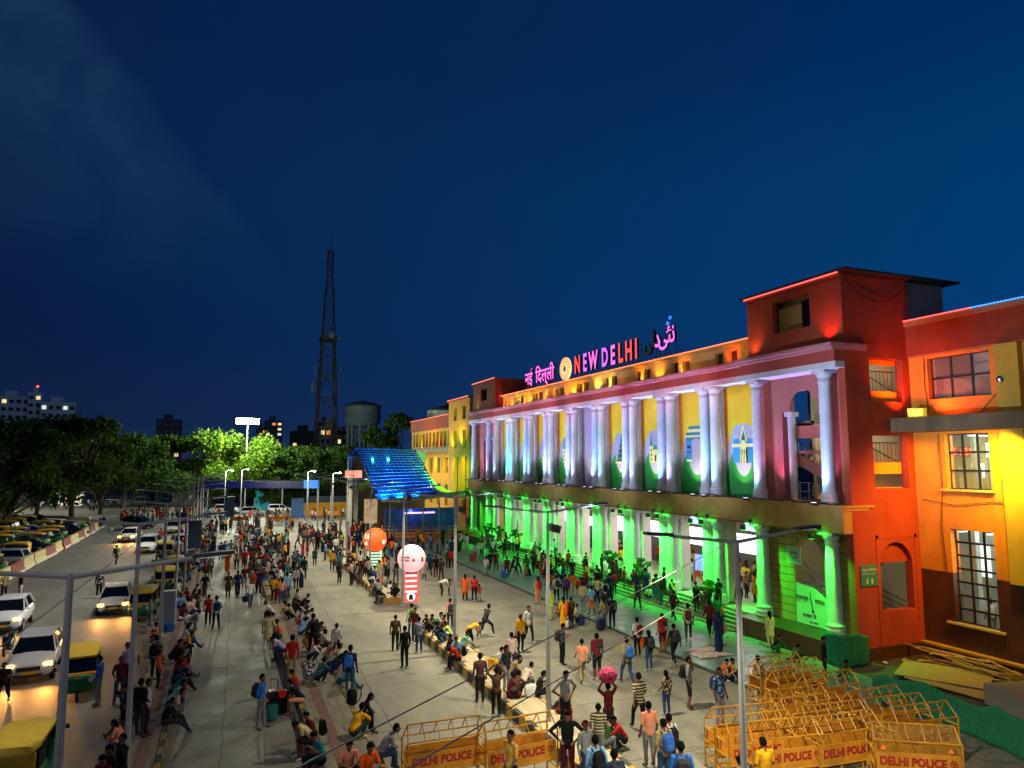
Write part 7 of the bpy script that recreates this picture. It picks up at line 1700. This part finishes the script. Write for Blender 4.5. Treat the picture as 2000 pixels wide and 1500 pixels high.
(31.54,43.80,0.90,'stand',17,'white','charcoal',1,1,'grey',1.00),
(25.72,31.48,0.88,'stand',182,'maroon','black',1,1,'grey',1.00),
(25.04,32.48,0.05,'stand',179,'green','charcoal',1,1,'grey',1.00),
(28.08,51.35,0.90,'squat',107,'black','black',1,1,'grey',1.00),
(19.00,22.30,0.01,'stand',167,'*brown-cream','cream',1,1,'grey',1.00),
(24.90,28.28,0.05,'kurtaw',176,'cream','cream',1,1,'grey',1.00),
(21.90,24.13,0.05,'squat',65,'teal','teal',1,1,'teal',0.90),
(23.47,23.51,0.05,'stand',42,'black','black',1,1,'grey',1.00),
(23.99,23.13,0.05,'squat',19,'green','green',1,1,'grey',0.90),
(24.48,27.49,0.05,'squat',54,'black','green',1,1,'grey',0.90),
(23.96,25.69,0.05,'squat',94,'green','charcoal',1,1,'grey',0.90),
(-8.30,71.80,0.01,'walk2',158,'grey','charcoal',1,1,'grey',1.00),
(-11.85,96.22,0.01,'run',173,'mint','grey',1,1,'grey',0.95),
(-14.74,109.52,0.01,'stand',169,'navy','navy',1,1,'grey',0.95),
(-14.70,111.99,0.01,'stand',163,'charcoal','charcoal',1,1,'grey',0.95),
(-12.97,56.88,0.01,'stand',34,'khaki','black',1,1,'grey',1.00),
(-11.89,56.06,0.01,'phone',305,'maroon','pink',1,1,'grey',1.00),
(-16.36,75.21,0.01,'squat',95,'orange','charcoal',1,1,'grey',1.00),
(-16.22,81.97,0.01,'squat',96,'yellow','charcoal',1,1,'grey',1.00),
(-15.84,82.77,0.01,'squat',78,'maroon','charcoal',1,1,'grey',1.00),
(-16.75,80.36,0.01,'squat',121,'charcoal','black',1,1,'grey',1.00),
(-3.51,72.03,0.01,'stand',173,'white','cream',1,1,'grey',0.95),
(-6.02,88.54,0.01,'stand',182,'red','charcoal',1,1,'grey',0.95),
(-7.19,32.58,0.01,'run',3,'brown','black',1,1,'grey',1.00),
(3.94,32.86,0.38,'squat',63,'pink','denim',1,1,'red',0.99),
(3.86,41.76,0.38,'squat',238,'khaki','black',0,1,'red',0.92),
(4.08,34.54,0.38,'squat',307,'orange','khaki',1,1,'grey',0.98),
(4.56,30.81,0.00,'sitwoman2',91,'navy','grey',1,1,'pink',0.93),
(4.56,33.05,0.00,'sitwoman',88,'red','grey',1,1,'grey',0.97),
(2.99,29.24,0.00,'sitphone',265,'red','denim',0,1,'white',0.93),
(-2.46,25.80,-0.06,'sitwoman2',259,'peach','denim',0,1,'maroon',0.95),
(-2.46,39.92,-0.06,'sitphone',256,'cream','navy',1,1,'orange',1.00),
(-2.46,27.75,-0.06,'sitleg',289,'black','brown',1,1,'orange',0.91),
(-1.44,37.41,-0.06,'sit',89,'yellow','black',0,1,'maroon',0.98),
(-1.78,44.27,0.32,'ground',39,'maroon','white',1,1,'maroon',0.99),
(-1.44,42.88,-0.06,'sitslump',96,'grey','grey',0,1,'pink',1.00),
(-2.46,38.48,-0.06,'sitwoman',269,'brown','white',1,1,'red',0.96),
(11.11,28.73,0.00,'sitphone',99,'grey','denim',1,1,'pink',0.91),
(9.20,35.66,0.01,'stand2',304,'maroon','denim',1,1,'maroon',1.01),
(11.11,20.17,0.00,'sitphone',110,'green','grey',1,1,'grey',0.97),
(11.11,26.44,0.00,'sit',103,'pink','charcoal',0,1,'orange',0.98),
(4.36,54.37,0.00,'sitslump',112,'white','grey',1,1,'maroon',1.00),
(3.56,54.10,0.38,'ground',11,'white','charcoal',0,1,'orange',0.97),
(2.40,53.13,0.01,'phone',336,'white','black',0,1,'red',0.97),
]
BAGS = [(3, 'bp', 'black'), (13, 'bp', 'navy'), (38, 'bp', 'navy'), (42, 'hb', 'black'), (44, 'hb', 'red'), (47, 'hb', 'black'), (49, 'bp', 'black'), (51, 'bp', 'blue'), (52, 'bp', 'navy'), (76, 'bp', 'black'), (79, 'bp', 'black'), (83, 'bp', 'charcoal'), (87, 'bp', 'teal'), (91, 'bp', 'red'), (95, 'bp', 'charcoal'), (96, 'hb', 'black'), (105, 'bp', 'black'), (119, 'hb', 'navy'), (127, 'bp', 'black'), (129, 'bp', 'blue'), (130, 'bp', 'black'), (131, 'bp', 'charcoal'), (134, 'bp', 'black'), (135, 'hat', 'maroon'), (136, 'bp', 'black'), (138, 'hl', '*maroon-magenta'), (140, 'bp', 'charcoal'), (144, 'bp', 'charcoal'), (147, 'bpb', 'blue'), (148, 'bp', 'maroon'), (148, 'hb', 'orange'), (149, 'bp', 'charcoal'), (151, 'bp', 'charcoal'), (152, 'bp', 'brown'), (154, 'hbp', 'peach'), (155, 'bp', 'navy'), (159, 'sc', 'navy'), (164, 'bp', 'charcoal'), (170, 'bp', 'black'), (178, 'bp', 'navy'), (184, 'hl', 'white'), (202, 'hb', 'brown'), (208, 'bp', 'black'), (234, 'sc', 'red'), (237, 'bp', 'black'), (241, 'sc', 'blue'), (248, 'bp', 'red'), (265, 'bp', 'black')]

CARRY = {}
for i_, k_, c_ in BAGS: CARRY[i_] = {'bp': ' with backpack', 'bpb': ' with patterned bag', 'hb': ' carrying bag', 'hbp': ' carrying bag', 'sc': ' with suitcase', 'hl': ' balancing bundle'}.get(k_, '')
# labels
PH=dict(stand='person standing',stand2='person standing legs apart',akimbo='person standing hands on hips',phone='person standing looking at hands',walk='person striding',walk2='person walking',run='person hurrying',lift='person with raised arms',call='person with hand at face',bend='person bending forward',kurta='person in long tunic striding',kurtaw='long haired person in long tunic',sari='veiled person',sari2='long haired person in wrap',skirt='person in skirt',longhair='long haired person standing',turban='turbaned person',shawl='person in shawl',sit='person sitting',sitphone='person sitting looking down',sitleg='person sitting legs stretched',sitslump='person sitting hunched',sitwoman='veiled person sitting',sitwoman2='long haired person sitting',ground='person sitting cross legged',squat='person squatting')
def cn(c):
    if c.startswith('*'):
        a,b=c[1:].split('-'); 
        if b.endswith('s') and b[:-1] in ('black','teal'): return a+' and '+b[:-1]+' striped'
        return a+' and '+b+' patterned'
    return dict(sky='pale blue',charcoal='dark grey',denim='blue denim').get(c,c)
def where(X,Y,z):
    d='near' if Y<38 else 'midway' if Y<62 else 'far'
    if X<-14.6: w='behind the barrier blocks'
    elif X<-2.7: w='on the road'
    elif X<-1.2: w='on the road side kerb'
    elif X<2.7: w='in the left plaza lane'
    elif X<4.9: w='on the middle kerb'
    elif X<9.6: w='in the middle plaza lane'
    elif X<11.4: w='on the right kerb'
    elif X<19.8: w='in the right plaza lane'
    elif X<25.3: w='on the green tiles'
    elif X<26.8 and z<.85: w='on the station steps'
    else: w='beside the station columns'
    if Y>97: w='at the far end of the plaza'
    return {'near':'','midway':'midway ','far':'far '}[d]+w

LABS = []; cnt = {}
for i_, o in enumerate(PEOPLE):
    X, Y, z, pose, rz, t, b, f, s, acc, sc = o; cy = CARRY.get(i_, '')
    l = PH[pose] + ' in ' + cn(t) + ' and ' + cn(b) + cy + ' ' + where(X, Y, z)
    if len(l.split()) > 14: l = l.replace(cy, '') if cy else l.replace('in the ', 'in ')
    if len(l.split()) > 14: l = l.replace(' patterned', '').replace(' midway', '')
    if sc < .75: l = l.replace('person', 'child')
    LABS.append(l); cnt.setdefault(l, []).append(i_)
ordn = ['nearest', 'second nearest', 'third nearest', 'fourth nearest', 'fifth nearest', 'sixth nearest']
for l, ix in cnt.items():
    if len(ix) > 1:
        ix.sort(key=lambda i: PEOPLE[i][1])
        for k_, i_ in enumerate(ix): LABS[i_] = ordn[k_] + ' ' + l
PEOPLE = [o + (l,) for o, l in zip(PEOPLE, LABS)]
for p_ in PEOPLE:
    x, y, z, pose, rz, top, bot, f, s, acc, sc, lab = p_
    person(x, y, z, pose, rz, top, bot, f, s, acc, sc, lab, 'travellers waiting and walking in the forecourt')
# things they carry
def soft(b, p, q, r, sx, sy): capsule(b, Vector(p), Vector(q), r, r * .9, sx, sy, 14)
def backpack(c):
    t = empty('backpack', None, 'bag'); m = clothm(c) if not c.startswith('@') else clothm('*' + c[1:]); b = MB(); loft(b, [(.0, .13, 1.0, 1.40), (.05, .155, .97, 1.43), (.12, .15, .98, 1.42), (.17, .12, 1.02, 1.36)], 0, 14, 3.2); b.build('main_compartment', m, t, True)
    b = MB(); loft(b, [(.16, .10, 1.02, 1.2), (.2, .10, 1.03, 1.19), (.215, .08, 1.06, 1.16)], 0, 12, 3.2); b.build('front_pocket', m, t, True)
    for s in (-1, 1):
        pts = [(s * .1, .0, 1.40), (s * .115, -.10, 1.445), (s * .115, -.17, 1.38), (s * .12, -.165, 1.22), (s * .14, -.06, 1.08), (s * .13, .02, 1.04)]; b = MB()
        for p, q in zip(pts, pts[1:]): b.obox(Vector(p).lerp(Vector(q), .5), .035, .012, (Vector(q) - Vector(p)).length + .02, 0, 0, rx=math.atan2(-(q[1] - p[1]), (q[2] - p[2])))
        b.build('strap', M('strap_black', '1a1a1c', .8, var=.1), t)
    return t
def handbag(c):
    t = empty('travel_bag', None, 'bag'); b = MB(); loft(b, [(-.09, .17, .0, .34), (-.06, .21, -.01, .37), (.06, .21, -.01, .37), (.09, .17, .0, .34)], 0, 14, 3); b.build('body', clothm(c), t, True)
    b = MB(); pts = [(-.1, 0, .34), (-.07, 0, .43), (.07, 0, .43), (.1, 0, .34)]
    for p, q in zip(pts, pts[1:]): b.bar(p, q, .011, n=5)
    b.build('handle', m_dark, t); return t
def suitcase(c):
    t = empty('suitcase', None, 'suitcase'); b = MB(); loft(b, [(-.14, .19, .06, .62), (-.12, .22, .04, .66), (.12, .22, .04, .66), (.14, .19, .06, .62)], 0, 16, 6); b.build('shell', M('case_' + c, PALC[c], .4, var=.1), t, True)
    MB().bar((-.1, .1, .64), (-.1, .12, .98), .01).bar((.1, .1, .64), (.1, .12, .98), .01).bar((-.11, .12, .98), (.11, .12, .98), .014).build('pull_handle', m_dark, t)
    for s in (-1, 1): MB().lathe([(.035, -.015), (.035, .015)], n=10).build('castor', m_tyre, t).matrix_local = Matrix.Translation((s * .16, .1, .035)) @ Matrix.Rotation(pi / 2, 4, 'Y')
    return t
def bundle(c):
    t = empty('cloth_bundle', None, 'bundle'); b = MB(); rg = random.Random(3); prof = [(.02, 0), (.2, .03), (.27, .14), (.29, .25), (.24, .37), (.12, .45), (.03, .47)]; b.lathe(prof, n=18)
    b.v = [(x * (1 + .08 * math.sin(5 * math.atan2(y, x) + z * 12)) + rg.uniform(-.008, .008), y * (1 + .08 * math.cos(4 * math.atan2(y, x))), z) for x, y, z in b.v]; b.build('cloth', clothm(c), t, 2); return t
CNF = {'*maroon-magenta': 'maroon and magenta', **dict(sky='pale blue', charcoal='dark grey')}
used = {}; bcache = {}
for i, k, c in BAGS:
    x, y, z, pose, rz, top, bot, f, s, acc, sc, lab = PEOPLE[i]; R = Matrix.Rotation(math.radians(rz), 3, 'Z'); seat = pose.startswith('sit')
    key = ('b' if k in ('bp', 'bpb') else k[:2], c)
    if k == 'hat': 
        o = MB().lathe([(.118, .0), (.108, .05), (.07, .1), (.02, .115)], n=16).build('cap', clothm(c), None, True); o.location = (x, y, z + 1.60 * sc); tag(o, c + ' cap on the head of a person beside the dark couple', 'cap'); continue
    if key in bcache: o = copytree(bcache[key])
    else:
        o = bcache[key] = backpack(c if k == 'bp' else '@blue-white') if k in ('bp', 'bpb') else handbag(c) if k in ('hb', 'hbp') else suitcase(c) if k == 'sc' else bundle(c)
    who = lab.split(' in ')[0].replace('person', 'one').replace('child', 'one'); cc = CNF.get(c, c)
    if k in ('bp', 'bpb'):
        off = R @ Vector((0, .115 * sc, 0)); o.location = (x + off.x, y + off.y, z + (-.42 * sc if seat else 0)); nm = 'backpack worn by the person in '
    elif k in ('hb', 'hbp'): off = R @ Vector((-.27 * sc, -.03, 0)); o.location = (x + off.x, y + off.y, z + (.40 if k == 'hb' else .75) * sc); nm = 'bag carried by the person in '
    elif k == 'sc': off = R @ Vector((.32, .1, 0)); o.location = (x + off.x, y + off.y, z); nm = 'wheeled suitcase beside the person in '
    else: o.location = (x, y, z + 1.70 * sc); nm = 'bundle balanced on the person in '
    o.rotation_euler = (0, 0, math.radians(rz)); o.scale = (sc, sc, sc)
    w = lab.split(' in ', 1)[1].replace(' with backpack', '').replace(' carrying bag', '').replace(' with suitcase', '').replace(' balancing bundle', '').replace(' with patterned bag', '')
    L1 = cc + ' ' + nm + w; L1 = ' '.join(L1.split()[:16]); n_ = used.get(L1, 0); used[L1] = n_ + 1
    if n_: L1 = ' '.join(('another ' + L1).split()[:16])
    tag(o, L1, {'bp': 'backpack', 'bpb': 'backpack', 'sc': 'suitcase', 'hl': 'bundle'}.get(k, 'bag'), {'bp': 'backpacks on travellers', 'bpb': 'backpacks on travellers'}.get(k))
# luggage lying about
def lug(o, x, y, z, rz, lab, cat, s=1, rx=0): o.location = (x, y, z); o.rotation_euler = (rx, 0, rz); o.scale = (s, s, s); tag(o, lab, cat)
lug(suitcase('black'), 2.35, 27.9, .01, .4, 'big black suitcase in front of the seated person on the middle kerb', 'suitcase', 1.15)
lug(suitcase('maroon'), 2.05, 28.2, .01, -.2, 'dark maroon suitcase in the luggage heap by the middle kerb', 'suitcase', 1.1)
lug(suitcase('teal'), 1.95, 27.2, .01, .1, 'small teal suitcase at the front of the luggage heap', 'suitcase', .8)
lug(handbag('red'), 2.3, 27.6, .62, .4, 'small red bag lying on top of the luggage heap', 'bag', .7)
for i, (x, y, c, lab) in enumerate([(10.9, 25.1, 'white', 'white and red carrier bag by the seated women on the right kerb'), (10.6, 25.6, 'pink', 'pink bag behind the white carrier bag on the right kerb'), (10.7, 27.9, 'black', 'black bag behind the red shirted sitter on the right kerb'), (10.8, 28.8, 'yellow', 'small yellow bag on the right kerb near the striped shirt'), (10.6, 34.6, 'blue', 'blue holdall at the tip of the right kerb island'),
                                    (-2.2, 41.5, 'blue', 'bright blue bag on the road side kerb behind the lamp post'), (17.6, 35.6, 'white', 'white sack in the group at the tile edge'), (17.9, 36.4, 'cream', 'cream sack in the group at the tile edge'), (18.6, 36.0, 'navy', 'blue cloth sack behind the suitcase at the tile edge'), (20.4, 30.5, 'yellow', 'yellow box bag by the pair sitting on the tiles')]):
    lug(handbag(c), x, y, .38 if x < 12 and x > 0 else (.32 if x < 0 else .06), i * .7, lab, 'bag', 1.2)
# people on the steps in front of the hall
scr = random.Random(5)
# dense crowds nobody can count, each one object
def crowd(name, pts, label, poses=('stand', 'phone', 'sari2', 'walk', 'kurtaw', 'stand2'), cols=None, z=None):
    low = {}; V = []; F = []; MI = []; mats = []; mi = {}; rg = random.Random(hash(name) % 97 if 0 else len(pts)); off = 0
    def mid(m):
        if m.name not in mi: mi[m.name] = len(mats); mats.append(m)
        return mi[m.name]
    for x, y, zz in pts:
        pz = rg.choice(poses)
        if pz not in low: J, k = POSES[pz]; me = grow('low_' + pz, body_prims(J, hands=False, **k), .034); low[pz] = (np.array([v.co for v in me.vertices]), [tuple(p.vertices) for p in me.polygons], [p.material_index for p in me.polygons]); bpy.data.meshes.remove(me)
        v, fs, ms = low[pz]; a = rg.uniform(0, 2 * pi); s = rg.uniform(.9, 1.03); c_, s_ = math.cos(a), math.sin(a)
        t_ = rg.choice(cols or ['black', 'black', 'charcoal', 'white', 'white', 'orange', 'maroon', 'navy', 'red', 'khaki', 'grey', 'grey', 'teal', 'cream', 'sky', 'brown', 'navy', 'yellow']); b_ = rg.choice(['black', 'charcoal', 'navy', 'brown', 'orange' if cols else 'denim']); sk = rg.choice(SK)
        tab = [sk, clothm(t_), clothm(t_) if rg.random() < .5 else sk, clothm(b_), clothm(b_), SHO[0], HR, clothm(rg.choice(['red', 'orange', 'yellow', 'white', 'pink']))]; ids = [mid(m) for m in tab]
        V += [(x + (p[0] * c_ - p[1] * s_) * s, y + (p[0] * s_ + p[1] * c_) * s, zz + p[2] * s) for p in v.tolist()]; F += [tuple(i + off for i in f) for f in fs]; MI += [ids[m] for m in ms]; off = len(V)
    me = bpy.data.meshes.new(name); me.from_pydata(V, [], F)
    for m in mats: me.materials.append(m)
    me.polygons.foreach_set('material_index', MI); me.shade_smooth(); o = bpy.data.objects.new(name, me); COL.objects.link(o); return tag(o, label, 'crowd', kind='stuff')
rc = random.Random(31)
def scatter(n, x0, x1, y0, y1, z, d=.5):
    out = []
    for _ in range(n * 12):
        p = (rc.uniform(x0, x1), rc.uniform(y0, y1))
        if all((p[0] - q[0]) ** 2 + (p[1] - q[1]) ** 2 > d * d for q in out): out.append(p)
        if len(out) >= n: break
    return [(a, b, z) for a, b in out]
WARM = ['yellow', 'orange', 'orange', 'black', 'white', 'maroon', 'red', 'yellow', 'charcoal', 'khaki', 'navy']
pp = [p for p in scatter(120, 27.9, 32.8, 32, 72, .9, .55) if not any(abs(p[1] - q) < .7 and p[0] < 28.2 for q in PAIRS)]
crowd('crowd_in_hall', pp, 'dense crowd inside the lit station hall behind the green columns', cols=WARM)
crowd('crowd_in_far_street', scatter(70, -14, 2, 118, 134, .01, .6) + scatter(40, 4, 20, 112, 121, .01, .6) + scatter(25, -32, -16, 150, 165, .01, .7), 'far crowd beyond the plaza and round the parking exit')

kp = []
for x0, x1, y0, y1, n_, sd_ in ((2.95, 4.5, 50, 98, 62, 0), (-2.5, -1.4, 46, 100, 58, 0), (9.9, 11, 47, 96, 48, 0)): kp += scatter(n_, x0, x1, y0, y1, .34, .5)
crowd('crowd_on_kerbs', kp, 'further people packed along the far stretches of the three kerb islands', ('ground', 'squat', 'ground'))
crowd('crowd_standing_far', scatter(22, 4.7, 5.6, 50, 96, .01, .6) + scatter(20, 1.9, 2.8, 50, 96, .01, .6) + scatter(20, -1.2, -.4, 50, 98, .01, .6) + scatter(16, 8.8, 9.6, 48, 96, .01, .6) + scatter(16, 11.4, 12.4, 48, 96, .01, .6) + scatter(46, 11.8, 25, 64, 77, .03, .7) + scatter(30, 12, 19, 84, 100, .01, .8) + scatter(24, -1, 9, 96, 108, .01, .8) + scatter(14, 5.2, 9.4, 62, 96, .01, 1.5) + scatter(22, -4.6, -2.8, 62, 100, .01, .8), 'further people standing in the far half of the forecourt')

crowd('crowd_on_steps', [(25.4 + .25 * k + .1, y, .15 * (k + 1)) for k, y in [(scr.randrange(0, 5), scr.uniform(33, 72)) for _ in range(46)]] + scatter(26, 22.6, 25, 42, 54, .05, .55), 'people sitting and standing along the station steps and at their foot', ('squat', 'ground', 'stand', 'squat', 'sari2', 'phone'))

# litter, too small and scattered to count
lt = MB(); lr = random.Random(4)
for _ in range(520):
    x, y = (lr.uniform(-14, 19.5), lr.uniform(14, 100)) if lr.random() < .7 else (lr.choice([-1.15, 2.6, 4.95, 9.5, 11.5]) + lr.gauss(0, .25), lr.uniform(14, 90))
    if any(a - .3 < x < b + .3 for a, b in ((-2.6, -1.3), (2.85, 4.7), (9.75, 11.25))): continue
    s_ = lr.uniform(.02, .075); a = lr.uniform(0, 6.28); c_, n_ = math.cos(a) * s_, math.sin(a) * s_; h_ = lr.uniform(.005, .03)
    lt.add([(x + c_, y + n_, .012), (x - n_ * .7, y + c_ * .7, .012 + h_), (x - c_, y - n_, .014), (x + n_ * .6, y - c_ * .6, .012 + h_ * .5)], [(0, 1, 2), (0, 2, 3)], lr.choice([0, 0, 1, 2]))
tag(lt.build('litter', [M('litter_white', 'b8b8b0', .8, var=.1), M('litter_brown', '6a5538', .9, var=.2), M('litter_dark', '2a2824', .9, var=.2)]), 'scraps of paper and cups strewn over the paving', 'litter', kind='stuff')

person(33.4, 23.2, .95, 'stand', 150, 'pink', 'black', 0, 1, 'grey', 1.0, 'person in a pink shirt seen through the tall lower window of the wing')
